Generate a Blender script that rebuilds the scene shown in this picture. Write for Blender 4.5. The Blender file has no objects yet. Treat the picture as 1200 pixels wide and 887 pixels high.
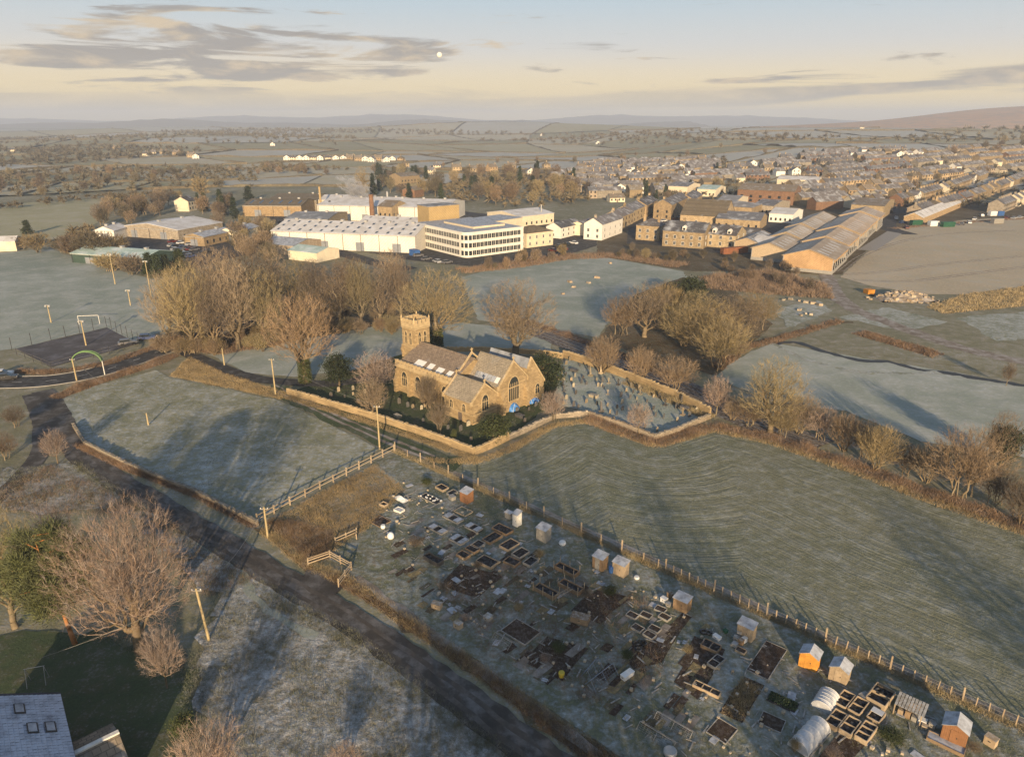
import bpy, math, random
import numpy as np
from mathutils import Matrix, Vector

SC = bpy.context.scene
COL = SC.collection
R = math.radians
random.seed(7)
RNG = np.random.default_rng(7)

# ------------------------------------------------------------------ camera
F, PITCH, H = 832.0, R(20.0), 52.0
cam_d = bpy.data.cameras.new('camera')
cam_d.sensor_width = 36.0
cam_d.lens = 36.0 * F / 1200.0
cam_d.clip_start = 0.5
cam_d.clip_end = 60000.0
cam = bpy.data.objects.new('camera', cam_d)
COL.objects.link(cam)
cam.location = (0, 0, H)
cam.rotation_euler = (math.pi / 2 - PITCH, 0, 0)
SC.camera = cam

# ------------------------------------------------------------------ light
HAZE = 0.00018
DENOISE = True
SUN_EL = R(12.5)
SUN_AZ = R(4.0)                       # the sun stands behind the camera, a little to its right
sun_dir = Vector((math.sin(SUN_AZ) * math.cos(SUN_EL), -math.cos(SUN_AZ) * math.cos(SUN_EL), math.sin(SUN_EL)))
sd = bpy.data.lights.new('sun', 'SUN')
sd.energy = 5.0
sd.angle = R(0.6)
sd.color = (1.0, 0.74, 0.45)
sun = bpy.data.objects.new('sun', sd)
COL.objects.link(sun)
sun.rotation_euler = sun_dir.to_track_quat('Z', 'Y').to_euler()

world = bpy.data.worlds.new('World')
SC.world = world
world.use_nodes = True
wn, wl = world.node_tree.nodes, world.node_tree.links
wn.clear()
w_out = wn.new('ShaderNodeOutputWorld')
w_bg = wn.new('ShaderNodeBackground')
w_bg.inputs['Strength'].default_value = 0.11
sky = wn.new('ShaderNodeTexSky')
sky.sky_type = 'NISHITA'
sky.sun_disc = False
sky.sun_elevation = SUN_EL
sky.sun_rotation = math.pi - SUN_AZ
sky.air_density = 1.0
sky.dust_density = 1.6
sky.ozone_density = 1.6
sky.altitude = 100


def wmath(op, a, b=None, c=None):
    n = wn.new('ShaderNodeMath'); n.operation = op
    for i, v in enumerate((a, b, c)):
        if v is None: continue
        if isinstance(v, (int, float)): n.inputs[i].default_value = v
        else: wl.new(v, n.inputs[i])
    return n.outputs[0]


def wramp(v, a, b, smooth=True):
    n = wn.new('ShaderNodeMapRange')
    n.interpolation_type = 'SMOOTHSTEP' if smooth else 'LINEAR'
    n.inputs['From Min'].default_value = a; n.inputs['From Max'].default_value = b
    wl.new(v, n.inputs['Value'])
    return n.outputs['Result']


# clouds: long flat banks, laid out over the whole dome by direction (azimuth, elevation)
tc = wn.new('ShaderNodeTexCoord')
sx = wn.new('ShaderNodeSeparateXYZ'); wl.new(tc.outputs['Generated'], sx.inputs[0])
elev = wmath('ARCSINE', sx.outputs['Z'])
azim = wmath('ARCTAN2', sx.outputs['X'], sx.outputs['Y'])


def cloud_noise(fx, fz, off, det, warp):
    cv = wn.new('ShaderNodeCombineXYZ')
    wl.new(wmath('MULTIPLY', azim, fx), cv.inputs[0])
    wl.new(wmath('MULTIPLY', elev, fz), cv.inputs[1])
    cv.inputs[2].default_value = off
    n = wn.new('ShaderNodeTexNoise')
    n.inputs['Scale'].default_value = 1.0
    n.inputs['Detail'].default_value = det
    n.inputs['Roughness'].default_value = 0.58
    n.inputs['Distortion'].default_value = warp
    wl.new(cv.outputs[0], n.inputs['Vector'])
    return n.outputs['Fac']


n1 = cloud_noise(6.0, 52.0, 3.7, 8.0, 0.5)          # scattered streaks
n1b = cloud_noise(1.7, 9.0, 8.1, 3.0, 0.2)           # where they gather
n2 = cloud_noise(3.0, 40.0, 1.3, 6.0, 0.25)          # low bank over the horizon
n3 = cloud_noise(9.0, 34.0, 5.9, 6.0, 0.5)           # light and dark inside
gx = wmath('DIVIDE', wmath('ADD', azim, 0.36), 0.26); gy = wmath('DIVIDE', wmath('SUBTRACT', elev, 0.075), 0.045)
blob = wmath('POWER', 2.718, wmath('MULTIPLY', wmath('ADD', wmath('MULTIPLY', gx, gx), wmath('MULTIPLY', gy, gy)), -1.0))
gather = wmath('MAXIMUM', wramp(n1b, 0.36, 0.62), blob)
leftw = wramp(azim, -0.12, -0.42)                    # more cloud to the west, the thin side of it in the east
thr = wmath('SUBTRACT', 0.60, wmath('ADD', wmath('MULTIPLY', gather, 0.055), wmath('MULTIPLY', blob, 0.19)))
m1 = wramp(wmath('SUBTRACT', n1, thr), 0.0, 0.10)
m1 = wmath('MULTIPLY', m1, wramp(elev, 0.012, 0.045))
bank_c = wmath('ADD', 0.018, wmath('MULTIPLY', wramp(azim, 0.05, 0.75), 0.030))
bank = wmath('SUBTRACT', 1.0, wmath('ABSOLUTE', wmath('DIVIDE', wmath('SUBTRACT', elev, bank_c), 0.020)))
m2 = wramp(wmath('ADD', wmath('MULTIPLY', bank, 0.42), wmath('SUBTRACT', n2, 0.62)), 0.0, 0.16)
m2 = wmath('MULTIPLY', m2, wmath('ADD', 0.4, wmath('MULTIPLY', wramp(azim, 0.1, 0.5), 0.5)))
mask = wmath('MAXIMUM', wmath('MULTIPLY', m1, 0.92), m2)
ccol = wn.new('ShaderNodeMix'); ccol.data_type = 'RGBA'
ccol.inputs['A'].default_value = (1.95, 1.8, 1.65, 1)
ccol.inputs['B'].default_value = (3.9, 3.1, 2.1, 1)
wl.new(wramp(n3, 0.44, 0.66), ccol.inputs['Factor'])
# the milky air low over the far side of the sky
veil = wn.new('ShaderNodeMix'); veil.data_type = 'RGBA'
wl.new(wmath('MULTIPLY', wramp(elev, 0.40, 0.12), 0.95), veil.inputs['Factor'])
wl.new(sky.outputs[0], veil.inputs['A'])
vcol = wn.new('ShaderNodeMix'); vcol.data_type = 'RGBA'
vcol.inputs['A'].default_value = (4.0, 3.75, 3.5, 1)
vcol.inputs['B'].default_value = (5.5, 4.25, 2.15, 1)
wl.new(wramp(elev, 0.095, 0.02), vcol.inputs['Factor'])
vtop = wn.new('ShaderNodeMix'); vtop.data_type = 'RGBA'
wl.new(wramp(elev, 0.055, 0.17), vtop.inputs['Factor'])
wl.new(vcol.outputs['Result'], vtop.inputs['A'])
vtop.inputs['B'].default_value = (2.6, 3.3, 3.8, 1)
wl.new(vtop.outputs['Result'], veil.inputs['B'])
cmix = wn.new('ShaderNodeMix'); cmix.data_type = 'RGBA'
wl.new(mask, cmix.inputs['Factor'])
wl.new(veil.outputs['Result'], cmix.inputs['A'])
wl.new(ccol.outputs['Result'], cmix.inputs['B'])
wl.new(cmix.outputs['Result'], w_bg.inputs['Color'])
wl.new(w_bg.outputs[0], w_out.inputs[0])

SC.view_settings.view_transform = 'Standard'
SC.view_settings.look = 'None'
SC.view_settings.gamma = 1.0
SC.view_settings.use_curve_mapping = False
SC.view_settings.exposure = 0.76
SC.cycles.max_bounces = 4
SC.cycles.diffuse_bounces = 1
SC.cycles.glossy_bounces = 2
SC.cycles.transparent_max_bounces = 8
SC.cycles.volume_bounces = 0
SC.cycles.use_denoising = DENOISE
SC.cycles.denoising_prefilter = 'NONE'
SC.cycles.sampling_pattern = 'BLUE_NOISE'

# ------------------------------------------------------------------ pixels of the photograph <-> ground
cP, sP = math.cos(PITCH), math.sin(PITCH)


def G(x, y, z=0.0):
    u, v = (x - 600) / F, (443.5 - y) / F
    d = (u, cP + v * sP, -sP + v * cP)
    t = (z - H) / d[2]
    return Vector((d[0] * t, d[1] * t, z))


def depth(p):
    return p[1] * cP - (p[2] - H) * sP


def top_z(p, ytop):
    """height of a vertical line standing at p that ends at photo row ytop"""
    k = (443.5 - ytop) / F
    return H + p[1] * (k * cP - sP) / (cP + k * sP)


# ------------------------------------------------------------------ mesh helpers
class MB:
    def __init__(s):
        s.v, s.f, s.M = [], [], Matrix.Identity(4)

    def at(s, loc=(0, 0, 0), rz=0.0):
        s.M = Matrix.Translation(loc) @ Matrix.Rotation(rz, 4, 'Z')
        return s

    def add(s, vs, fs):
        b = len(s.v)
        s.v += [tuple(s.M @ Vector(p)) for p in vs]
        s.f += [tuple(b + i for i in f) for f in fs]
        return s

    def box(s, x0, x1, y0, y1, z0, z1):
        return s.add([(x0, y0, z0), (x1, y0, z0), (x1, y1, z0), (x0, y1, z0), (x0, y0, z1), (x1, y0, z1), (x1, y1, z1), (x0, y1, z1)],
                     [(0, 3, 2, 1), (4, 5, 6, 7), (0, 1, 5, 4), (1, 2, 6, 5), (2, 3, 7, 6), (3, 0, 4, 7)])

    def cbox(s, c, d, rz=0.0):
        M0 = s.M
        s.M = M0 @ Matrix.Translation(c) @ Matrix.Rotation(rz, 4, 'Z')
        s.box(-d[0] / 2, d[0] / 2, -d[1] / 2, d[1] / 2, -d[2] / 2, d[2] / 2)
        s.M = M0
        return s

    def prism(s, poly, axis='z', a=0.0, b=1.0):
        """polygon swept along an axis; polygon given in the other two axes"""
        n = len(poly)
        def P(p, t):
            if axis == 'z': return (p[0], p[1], t)
            if axis == 'y': return (p[0], t, p[1])
            return (t, p[0], p[1])
        vs = [P(p, a) for p in poly] + [P(p, b) for p in poly]
        fs = [tuple(range(n))[::-1], tuple(range(n, 2 * n))]
        fs += [(i, (i + 1) % n, n + (i + 1) % n, n + i) for i in range(n)]
        return s.add(vs, fs)

    def tube(s, p0, p1, r0, r1=None, n=6, cap=True):
        r1 = r0 if r1 is None else r1
        p0, p1 = Vector(p0), Vector(p1)
        d = (p1 - p0)
        if d.length < 1e-6: return s
        d.normalize()
        a = d.cross(Vector((0, 0, 1)) if abs(d.z) < .9 else Vector((1, 0, 0))).normalized()
        b = d.cross(a)
        vs = []
        for p, r in ((p0, r0), (p1, r1)):
            for i in range(n):
                t = 2 * math.pi * i / n
                vs.append(tuple(p + a * (r * math.cos(t)) + b * (r * math.sin(t))))
        fs = [(i, (i + 1) % n, n + (i + 1) % n, n + i) for i in range(n)]
        if cap: fs += [tuple(range(n))[::-1], tuple(range(n, 2 * n))]
        return s.add(vs, fs)

    def lathe(s, prof, n=10, c=(0, 0, 0)):
        vs, fs = [], []
        for r, z in prof:
            for i in range(n):
                t = 2 * math.pi * i / n
                vs.append((c[0] + r * math.cos(t), c[1] + r * math.sin(t), c[2] + z))
        for k in range(len(prof) - 1):
            for i in range(n):
                j = (i + 1) % n
                fs.append((k * n + i, k * n + j, (k + 1) * n + j, (k + 1) * n + i))
        fs.append(tuple(range(n))[::-1])
        fs.append(tuple(range((len(prof) - 1) * n, len(prof) * n)))
        return s.add(vs, fs)

    def mesh(s, name, mat, smooth=False):
        me = bpy.data.meshes.new(name)
        me.from_pydata(s.v, [], s.f)
        if mat: me.materials.append(mat)
        if smooth:
            me.polygons.foreach_set('use_smooth', [True] * len(me.polygons))
        me.update()
        return me

    def build(s, name, mat, parent=None, smooth=False):
        return link(name, s.mesh(name, mat, smooth), parent)


def link(name, data, parent=None, loc=None, rz=None):
    o = bpy.data.objects.new(name, data)
    COL.objects.link(o)
    if parent:
        o.parent = parent
        KIDS.setdefault(parent.name, []).append(o)
    if loc is not None: o.location = loc
    if rz is not None: o.rotation_euler = (0, 0, rz)
    return o


KIDS = {}                             # children by parent name (bpy's own .children is slow in large scenes)


def tag(o, label=None, cat=None, group=None, kind=None):
    if label: o['label'] = label
    if cat: o['category'] = cat
    if group: o['group'] = group
    if kind: o['kind'] = kind
    return o


def thing(name, label, cat, group=None, loc=(0, 0, 0), rz=0.0):
    o = bpy.data.objects.new(name, None)
    o.empty_display_size = 0.5
    COL.objects.link(o)
    o.location = loc
    o.rotation_euler = (0, 0, rz)
    return tag(o, label, cat, group)


def copy_tree(o, loc=None, rz=None, scale=None, label=None, group=None, parent=None):
    c = o.copy()
    COL.objects.link(c)
    if parent: c.parent = parent
    if loc is not None: c.location = loc
    if rz is not None: c.rotation_euler = (0, 0, rz)
    if scale is not None: c.scale = scale
    if label: c['label'] = label
    if group: c['group'] = group
    for ch in KIDS.get(o.name, ()):
        copy_tree(ch, parent=c)
    return c


def polyline(pts, step):
    """resample a list of xy points"""
    out = []
    for a, b in zip(pts[:-1], pts[1:]):
        a, b = Vector(a[:2]), Vector(b[:2])
        n = max(1, int((b - a).length / step))
        out += [a.lerp(b, i / n) for i in range(n)]
    out.append(Vector(pts[-1][:2]))
    return out


def inside(poly, x, y):
    c = False
    j = len(poly) - 1
    for i in range(len(poly)):
        xi, yi = poly[i][0], poly[i][1]
        xj, yj = poly[j][0], poly[j][1]
        if (yi > y) != (yj > y) and x < (xj - xi) * (y - yi) / (yj - yi) + xi: c = not c
        j = i
    return c


# ------------------------------------------------------------------ materials
def mat(name):
    m = bpy.data.materials.new(name)
    m.use_nodes = True
    nt = m.node_tree
    b = nt.nodes['Principled BSDF']
    b.inputs['Roughness'].default_value = 0.85
    b.inputs['Specular IOR Level'].default_value = 0.25
    return m, nt, b


def N(nt, t, **kw):
    n = nt.nodes.new(t)
    for k, v in kw.items():
        if k in n.inputs: n.inputs[k].default_value = v
        else: setattr(n, k, v)
    return n


def noise(nt, vec, scale, det=4.0, rough=0.6, dist=0.0):
    n = N(nt, 'ShaderNodeTexNoise')
    n.inputs['Scale'].default_value = scale
    n.inputs['Detail'].default_value = det
    n.inputs['Roughness'].default_value = rough
    n.inputs['Distortion'].default_value = dist
    if vec is not None: nt.links.new(vec, n.inputs['Vector'])
    return n.outputs['Fac']


def remap(nt, v, a, b, c=0.0, d=1.0):
    n = N(nt, 'ShaderNodeMapRange')
    n.inputs['From Min'].default_value = a; n.inputs['From Max'].default_value = b
    n.inputs['To Min'].default_value = c; n.inputs['To Max'].default_value = d
    nt.links.new(v, n.inputs['Value'])
    return n.outputs['Result']


def mix(nt, fac, a, b, mode='MIX'):
    n = N(nt, 'ShaderNodeMix'); n.data_type = 'RGBA'; n.blend_type = mode
    for sock, v in (('Factor', fac), ('A', a), ('B', b)):
        s = [i for i in n.inputs if i.name == sock and (i.type == 'RGBA' or sock == 'Factor' and i.type == 'VALUE')][0]
        if isinstance(v, (int, float)): s.default_value = v
        elif isinstance(v, tuple): s.default_value = (*v, 1) if len(v) == 3 else v
        else: nt.links.new(v, s)
    return [o for o in n.outputs if o.type == 'RGBA'][0]


def mth(nt, op, a, b=None):
    n = N(nt, 'ShaderNodeMath'); n.operation = op
    for i, v in enumerate((a, b)):
        if v is None: continue
        if isinstance(v, (int, float)): n.inputs[i].default_value = v
        else: nt.links.new(v, n.inputs[i])
    return n.outputs[0]


def bump(nt, b, h, dist, strength=1.0):
    n = N(nt, 'ShaderNodeBump')
    n.inputs['Distance'].default_value = dist
    n.inputs['Strength'].default_value = strength
    nt.links.new(h, n.inputs['Height'])
    nt.links.new(n.outputs[0], b.inputs['Normal'])


def wpos(nt):
    return N(nt, 'ShaderNodeNewGeometry').outputs['Position']


def ground_mat(name, c1, c2, c3, frost=(0.42, 0.48, 0.54), amt=0.5, big=0.03, mid=0.35, fine=2.6, rough=0.12, tufts=0.5):
    m, nt, b = mat(name)
    p = wpos(nt)
    nb, nm, nf = noise(nt, p, big, 4, .6, .4), noise(nt, p, mid, 5, .65, .3), noise(nt, p, fine, 4, .7)
    col = mix(nt, remap(nt, nb, .35, .65), c1, c2)
    col = mix(nt, remap(nt, nm, .46, .70), col, c3)
    col = mix(nt, remap(nt, nf, .40, .60, 0.0, tufts), col, tuple(x * .34 for x in c1))
    fr = mth(nt, 'ADD', mth(nt, 'MULTIPLY', nm, .42), mth(nt, 'ADD', mth(nt, 'MULTIPLY', nb, .28), mth(nt, 'MULTIPLY', nf, .65)))
    col = mix(nt, remap(nt, fr, .80 - .3 * amt, 1.02 - .25 * amt, 0, min(.85, .25 + amt)), col, frost)
    nt.links.new(col, b.inputs['Base Color'])
    b.inputs['Roughness'].default_value = 0.95
    b.inputs['Specular IOR Level'].default_value = 0.1
    h = mth(nt, 'ADD', mth(nt, 'MULTIPLY', nf, .5), mth(nt, 'MULTIPLY', nm, 1.2))
    bump(nt, b, h, rough)
    return m


def plain(name, c, var=0.25, scale=1.5, rough=0.85, frost=0.0, frostcol=(0.55, 0.58, 0.62), obj=False, rnd=0.0, metal=0.0, bmp=0.0, streak=0.0):
    """a weathered, uneven colour; frost lies on what faces up"""
    m, nt, b = mat(name)
    if obj:
        vec = N(nt, 'ShaderNodeTexCoord').outputs['Object']
    else:
        vec = wpos(nt)
    n1, n2 = noise(nt, vec, scale, 5, .65), noise(nt, vec, scale * 7, 3, .6)
    col = mix(nt, remap(nt, n1, .3, .7), tuple(max(0, x * (1 - var)) for x in c), tuple(min(1, x * (1 + var)) for x in c))
    col = mix(nt, remap(nt, n2, .4, .75, 0, .45), col, tuple(x * .6 for x in c))
    if rnd:
        oi = N(nt, 'ShaderNodeObjectInfo').outputs['Random']
        col = mix(nt, 1.0, col, remap_col(nt, oi, rnd), 'MULTIPLY')
    if streak:
        mp = N(nt, 'ShaderNodeMapping'); mp.inputs['Scale'].default_value = (3.0, 3.0, .25)
        nt.links.new(vec, mp.inputs['Vector'])
        s_ = noise(nt, mp.outputs[0], 1.4, 4, .6)
        col = mix(nt, remap(nt, s_, .45, .75, 0, streak), col, tuple(x * .35 for x in c))
    if frost:
        nz = N(nt, 'ShaderNodeSeparateXYZ')
        nt.links.new(N(nt, 'ShaderNodeNewGeometry').outputs['Normal'], nz.inputs[0])
        up = remap(nt, nz.outputs['Z'], .25, .75)
        k = mth(nt, 'MULTIPLY', up, remap(nt, n1, .55 - frost * .4, .85 - frost * .4))
        col = mix(nt, mth(nt, 'MULTIPLY', k, min(1, .35 + frost)), col, frostcol)
    nt.links.new(col, b.inputs['Base Color'])
    b.inputs['Roughness'].default_value = rough
    b.inputs['Metallic'].default_value = metal
    if bmp: bump(nt, b, n2, bmp)
    return m


def remap_col(nt, v, amt):
    lo, hi = 1 - amt, 1 + amt
    n = N(nt, 'ShaderNodeCombineColor')
    a = remap(nt, v, 0, 1, lo, hi)
    w = N(nt, 'ShaderNodeTexWhiteNoise'); w.noise_dimensions = '1D'
    nt.links.new(v, w.inputs['W'])
    bl = mth(nt, 'MULTIPLY', a, remap(nt, w.outputs['Value'], 0, 1, 1 - amt * .5, 1 + amt * .35))
    nt.links.new(a, n.inputs[0]); nt.links.new(mth(nt, 'MULTIPLY', mth(nt, 'ADD', a, bl), .5), n.inputs[1]); nt.links.new(bl, n.inputs[2])
    return n.outputs[0]


def course_mat(name, c, mortar, bw, bh, var=0.3, frost=0.0, roof=False, rnd=0.0, bmp=.03):
    """coursed stone, brick, slate; too small in the picture to pick the pieces apart"""
    m, nt, b = mat(name)
    tcn = N(nt, 'ShaderNodeTexCoord')
    sp = N(nt, 'ShaderNodeSeparateXYZ'); nt.links.new(tcn.outputs['Object'], sp.inputs[0])
    cb = N(nt, 'ShaderNodeCombineXYZ')
    if roof:
        nt.links.new(sp.outputs['X'], cb.inputs[0]); nt.links.new(mth(nt, 'ADD', mth(nt, 'MULTIPLY', sp.outputs['Z'], 1.6), mth(nt, 'MULTIPLY', sp.outputs['Y'], .001)), cb.inputs[1])
    else:
        nt.links.new(mth(nt, 'ADD', sp.outputs['X'], sp.outputs['Y']), cb.inputs[0]); nt.links.new(sp.outputs['Z'], cb.inputs[1])
    br = N(nt, 'ShaderNodeTexBrick')
    br.inputs['Scale'].default_value = 1.0
    br.inputs['Brick Width'].default_value = bw
    br.inputs['Row Height'].default_value = bh
    br.inputs['Mortar Size'].default_value = bh * .07
    br.inputs['Color1'].default_value = (*[x * (1 - var) for x in c], 1)
    br.inputs['Color2'].default_value = (*[x * (1 + var) for x in c], 1)
    br.inputs['Mortar'].default_value = (*mortar, 1)
    nt.links.new(cb.outputs[0], br.inputs['Vector'])
    n1 = noise(nt, tcn.outputs['Object'], .28 if roof else .55, 5, .6)
    n2 = noise(nt, tcn.outputs['Object'], 3.2, 4, .65)
    col = mix(nt, remap(nt, n1, .38, .72, 0, .6), br.outputs['Color'], tuple(x * .45 for x in c))
    col = mix(nt, remap(nt, n2, .45, .75, 0, .4), col, tuple(x * 1.25 for x in c))
    if rnd:
        oi = N(nt, 'ShaderNodeObjectInfo').outputs['Random']
        col = mix(nt, 1.0, col, remap_col(nt, oi, rnd), 'MULTIPLY')
    if frost:
        k = remap(nt, n1, .62 - frost * .35, .85 - frost * .35, 0, min(.9, .3 + frost))
        col = mix(nt, k, col, (.55, .58, .62))
    nt.links.new(col, b.inputs['Base Color'])
    b.inputs['Roughness'].default_value = .8
    bump(nt, b, mth(nt, 'ADD', br.outputs['Fac'], mth(nt, 'MULTIPLY', n2, -.8)), -bmp)
    return m


def ribbed(name, c, pitch=.9, frost=0.0, var=.2, axis='X', rnd=0.0, rough=.6):
    """profiled sheet: fine ribs running down the slope"""
    m, nt, b = mat(name)
    tcn = N(nt, 'ShaderNodeTexCoord')
    wv = N(nt, 'ShaderNodeTexWave'); wv.bands_direction = axis
    wv.inputs['Scale'].default_value = .314 / pitch
    nt.links.new(tcn.outputs['Object'], wv.inputs['Vector'])
    n1, n2 = noise(nt, tcn.outputs['Object'], .22, 5, .65), noise(nt, tcn.outputs['Object'], 1.6, 4, .6)
    col = mix(nt, remap(nt, n1, .35, .7), tuple(x * (1 - var) for x in c), tuple(min(1, x * (1 + var)) for x in c))
    col = mix(nt, remap(nt, n2, .45, .8, 0, .5), col, tuple(x * .55 for x in c))
    col = mix(nt, remap(nt, wv.outputs['Fac'], .0, .35, .3, 0), col, tuple(x * .5 for x in c))
    if rnd:
        oi = N(nt, 'ShaderNodeObjectInfo').outputs['Random']
        col = mix(nt, 1.0, col, remap_col(nt, oi, rnd), 'MULTIPLY')
    if frost:
        col = mix(nt, remap(nt, n1, .62 - frost * .35, .85 - frost * .35, 0, min(.95, .3 + frost)), col, (.6, .62, .66))
    nt.links.new(col, b.inputs['Base Color'])
    b.inputs['Roughness'].default_value = rough
    bump(nt, b, wv.outputs['Fac'], .04)
    return m


def glass_mat(name, c=(.02, .025, .03), rough=.12):
    m, nt, b = mat(name)
    b.inputs['Base Color'].default_value = (*c, 1)
    b.inputs['Roughness'].default_value = rough
    b.inputs['Specular IOR Level'].default_value = .6
    return m


M = {}
FR = (0.40, 0.46, 0.52)
M['ground'] = ground_mat('frosted_turf', (.20, .20, .13), (.25, .235, .15), (.28, .24, .165), (.45, .48, .49), .45)
M['pasture'] = ground_mat('pasture_turf', (.22, .235, .16), (.28, .27, .18), (.34, .30, .19), (.52, .56, .57), .62, .035, .22, 1.1, .18, .6)
M['plough'] = None
M['frostfield'] = ground_mat('frost_white_turf', (.27, .31, .265), (.33, .36, .31), (.35, .36, .31), (.54, .57, .57), .5, .02, .12, 1.0, .10, .35)
M['rough_tan'] = ground_mat('dead_grass', (.28, .22, .11), (.36, .29, .16), (.22, .17, .09), (.46, .44, .40), .30, .08, .6, 2.6, .3, .55)
M['bramble_floor'] = ground_mat('bramble_floor', (.12, .095, .06), (.17, .13, .08), (.10, .10, .055), (.40, .41, .41), .36, .08, .5, 2.2, .3, .6)
M['scrub'] = ground_mat('frosted_scrub', (.13, .125, .09), (.20, .175, .125), (.18, .135, .10), (.60, .62, .63), .76, .05, .40, 1.4, .30, .8)
M['lawn'] = ground_mat('dark_lawn', (.06, .085, .045), (.08, .105, .055), (.09, .085, .05), (.30, .33, .32), .38, .05, .4, 3.0, .10, .4)  # dark green turf of the lawn and the grass track
M['churchgrass'] = ground_mat('churchyard_turf', (.055, .08, .04), (.075, .095, .05), (.09, .08, .05), (.30, .35, .37), .22, .08, .5, 3.0, .10, .4)
M['gravegrass'] = ground_mat('graveyard_turf', (.27, .32, .27), (.31, .36, .31), (.25, .26, .21), (.56, .60, .62), .62, .05, .30, 2.4, .12, .5)
M['allot'] = ground_mat('allotment_turf', (.14, .155, .10), (.175, .18, .115), (.19, .15, .11), (.44, .48, .48), .60, .06, .38, 1.6, .16, .75)
M['beige'] = ground_mat('grazed_field', (.47, .395, .28), (.52, .44, .315), (.38, .34, .235), (.60, .57, .53), .45, .03, .16, 1.0, .12, .4)
M['asphalt'] = plain('asphalt', (.048, .047, .046), .3, .5, .9, .12, (.24, .25, .27))
M['wetasphalt'] = plain('lane_tarmac', (.062, .056, .050), .35, .35, .85, .22, (.27, .27, .28))
M['track'] = plain('earth_track', (.22, .185, .15), .3, .4, .95, .3, (.42, .43, .44))
M['kerb'] = plain('kerb_stone', (.30, .29, .27), .2, 2)
M['paint'] = plain('road_paint', (.62, .62, .60), .15, 3)
M['soil'] = plain('dug_soil', (.060, .040, .028), .35, 2.2, .95, .14, (.26, .26, .27), bmp=.12)
M['dark_soil'] = plain('black_compost', (.022, .019, .018), .35, 2.6, .95, .20, (.22, .23, .26), bmp=.08)
M['ballast'] = plain('ballast', (.11, .095, .085), .35, 1.5, .95, .2, bmp=.1)
M['rail'] = plain('rail_steel', (.25, .22, .20), .2, 2, .4, metal=.6)
M['court'] = plain('court_surface', (.085, .08, .085), .25, .25, .95, .12, (.25, .26, .30))
M['water'] = glass_mat('stream_water', (.02, .018, .015), .6)
M['sandstone'] = course_mat('sandstone', (.36, .265, .145), (.28, .21, .12), .75, .32, .22, bmp=.025)
M['sandstone_plain'] = plain('dressed_sandstone', (.43, .33, .19), .22, 1.2, .9, .15, obj=True)
M['stone_house'] = course_mat('house_stone', (.40, .305, .185), (.26, .2, .12), .7, .3, .25, rnd=.28)
M['stone_grey'] = course_mat('grey_stone', (.33, .28, .215), (.2, .17, .13), .7, .3, .25, rnd=.25)
M['cream'] = plain('cream_render', (.66, .58, .43), .12, .5, .9, rnd=.10, streak=.15)
M['white'] = plain('white_render', (.74, .71, .64), .08, .5, .9, rnd=.06, streak=.15)
M['brick'] = course_mat('brown_brick', (.21, .115, .065), (.25, .2, .16), .45, .15, .25, rnd=.12)
M['slate'] = course_mat('slate', (.15, .145, .15), (.06, .06, .06), .5, .3, .3, .40, True, .34)
M['stone_slate'] = course_mat('stone_slate', (.24, .20, .15), (.1, .09, .07), .6, .4, .25, .28, True, .15)
M['church_slate'] = course_mat('church_roof', (.26, .205, .155), (.09, .07, .055), .5, .35, .25, .16, True)
M['church_slate2'] = course_mat('chancel_roof', (.33, .285, .215), (.12, .10, .08), .5, .35, .2, .10, True)
M['brown_roof'] = course_mat('mossy_roof', (.17, .14, .095), (.09, .075, .05), .5, .35, .25, .1, True, .1)
M['lead'] = plain('lead_sheet', (.22, .235, .26), .2, .8, .55, .5, (.5, .53, .58))
M['white_roof'] = ribbed('white_roof_sheet', (.62, .60, .57), 1.0, .45)
M['tan_roof'] = ribbed('weathered_roof_sheet', (.40, .33, .25), 1.1, .18, rnd=.22)
M['grey_roof'] = ribbed('grey_roof_sheet', (.24, .235, .23), 1.0, .35, rnd=.2)
M['green_roof'] = ribbed('pale_green_roof', (.40, .52, .48), 1.0, .45)
M['steel_wall'] = ribbed('cream_cladding', (.70, .66, .58), .7, 0, .08, 'DIAGONAL')
M['tan_wall'] = ribbed('ochre_cladding', (.40, .29, .14), .6, 0, .12, 'DIAGONAL')
M['green_wall'] = plain('green_cladding', (.045, .075, .06), .2, .5)
M['timber'] = ribbed('yorkshire_boarding', (.46, .30, .16), .45, 0, .2, 'DIAGONAL')
M['wood'] = plain('weathered_timber', (.25, .175, .105), .25, 2.5, .85, .25, rnd=.2)
M['palewood'] = plain('pale_timber', (.38, .30, .205), .2, 2.5, .85, .25, rnd=.15)
M['greywood'] = plain('silvered_timber', (.28, .265, .235), .2, 2.5, .85, .3)
M['orangewood'] = plain('orange_stained_timber', (.62, .29, .055), .15, 2.0, .75)
M['redwood'] = plain('red_brown_timber', (.25, .125, .06), .2, 2.0, .8)
M['felt'] = plain('frosted_roof_felt', (.30, .31, .33), .2, 1.5, .9, .6, (.48, .51, .56))
M['poly'] = plain('polythene', (.55, .56, .57), .12, 1.2, .45, .3)
M['whiteplastic'] = plain('white_plastic', (.72, .72, .70), .1, 3, .5)
M['whitepaint'] = plain('white_paint', (.70, .68, .62), .15, 3, .7)
M['blue_tarp'] = plain('blue_tarpaulin', (.05, .19, .50), .25, 1.6, .45, .15)
M['blueplastic'] = plain('blue_plastic', (.04, .11, .30), .2, 2, .5)
M['green_paint'] = plain('green_paint', (.15, .26, .10), .1, 2, .6)
M['dark_green'] = plain('dark_green_steel', (.02, .09, .05), .2, 1, .6)
M['orange'] = plain('orange_steel', (.45, .20, .03), .2, 1, .6)
M['rust'] = plain('rusty_steel', (.22, .09, .045), .3, 1, .8)
M['rubber'] = plain('black_rubber', (.018, .018, .018), .2, 2, .8, .25, (.3, .32, .35))
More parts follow.
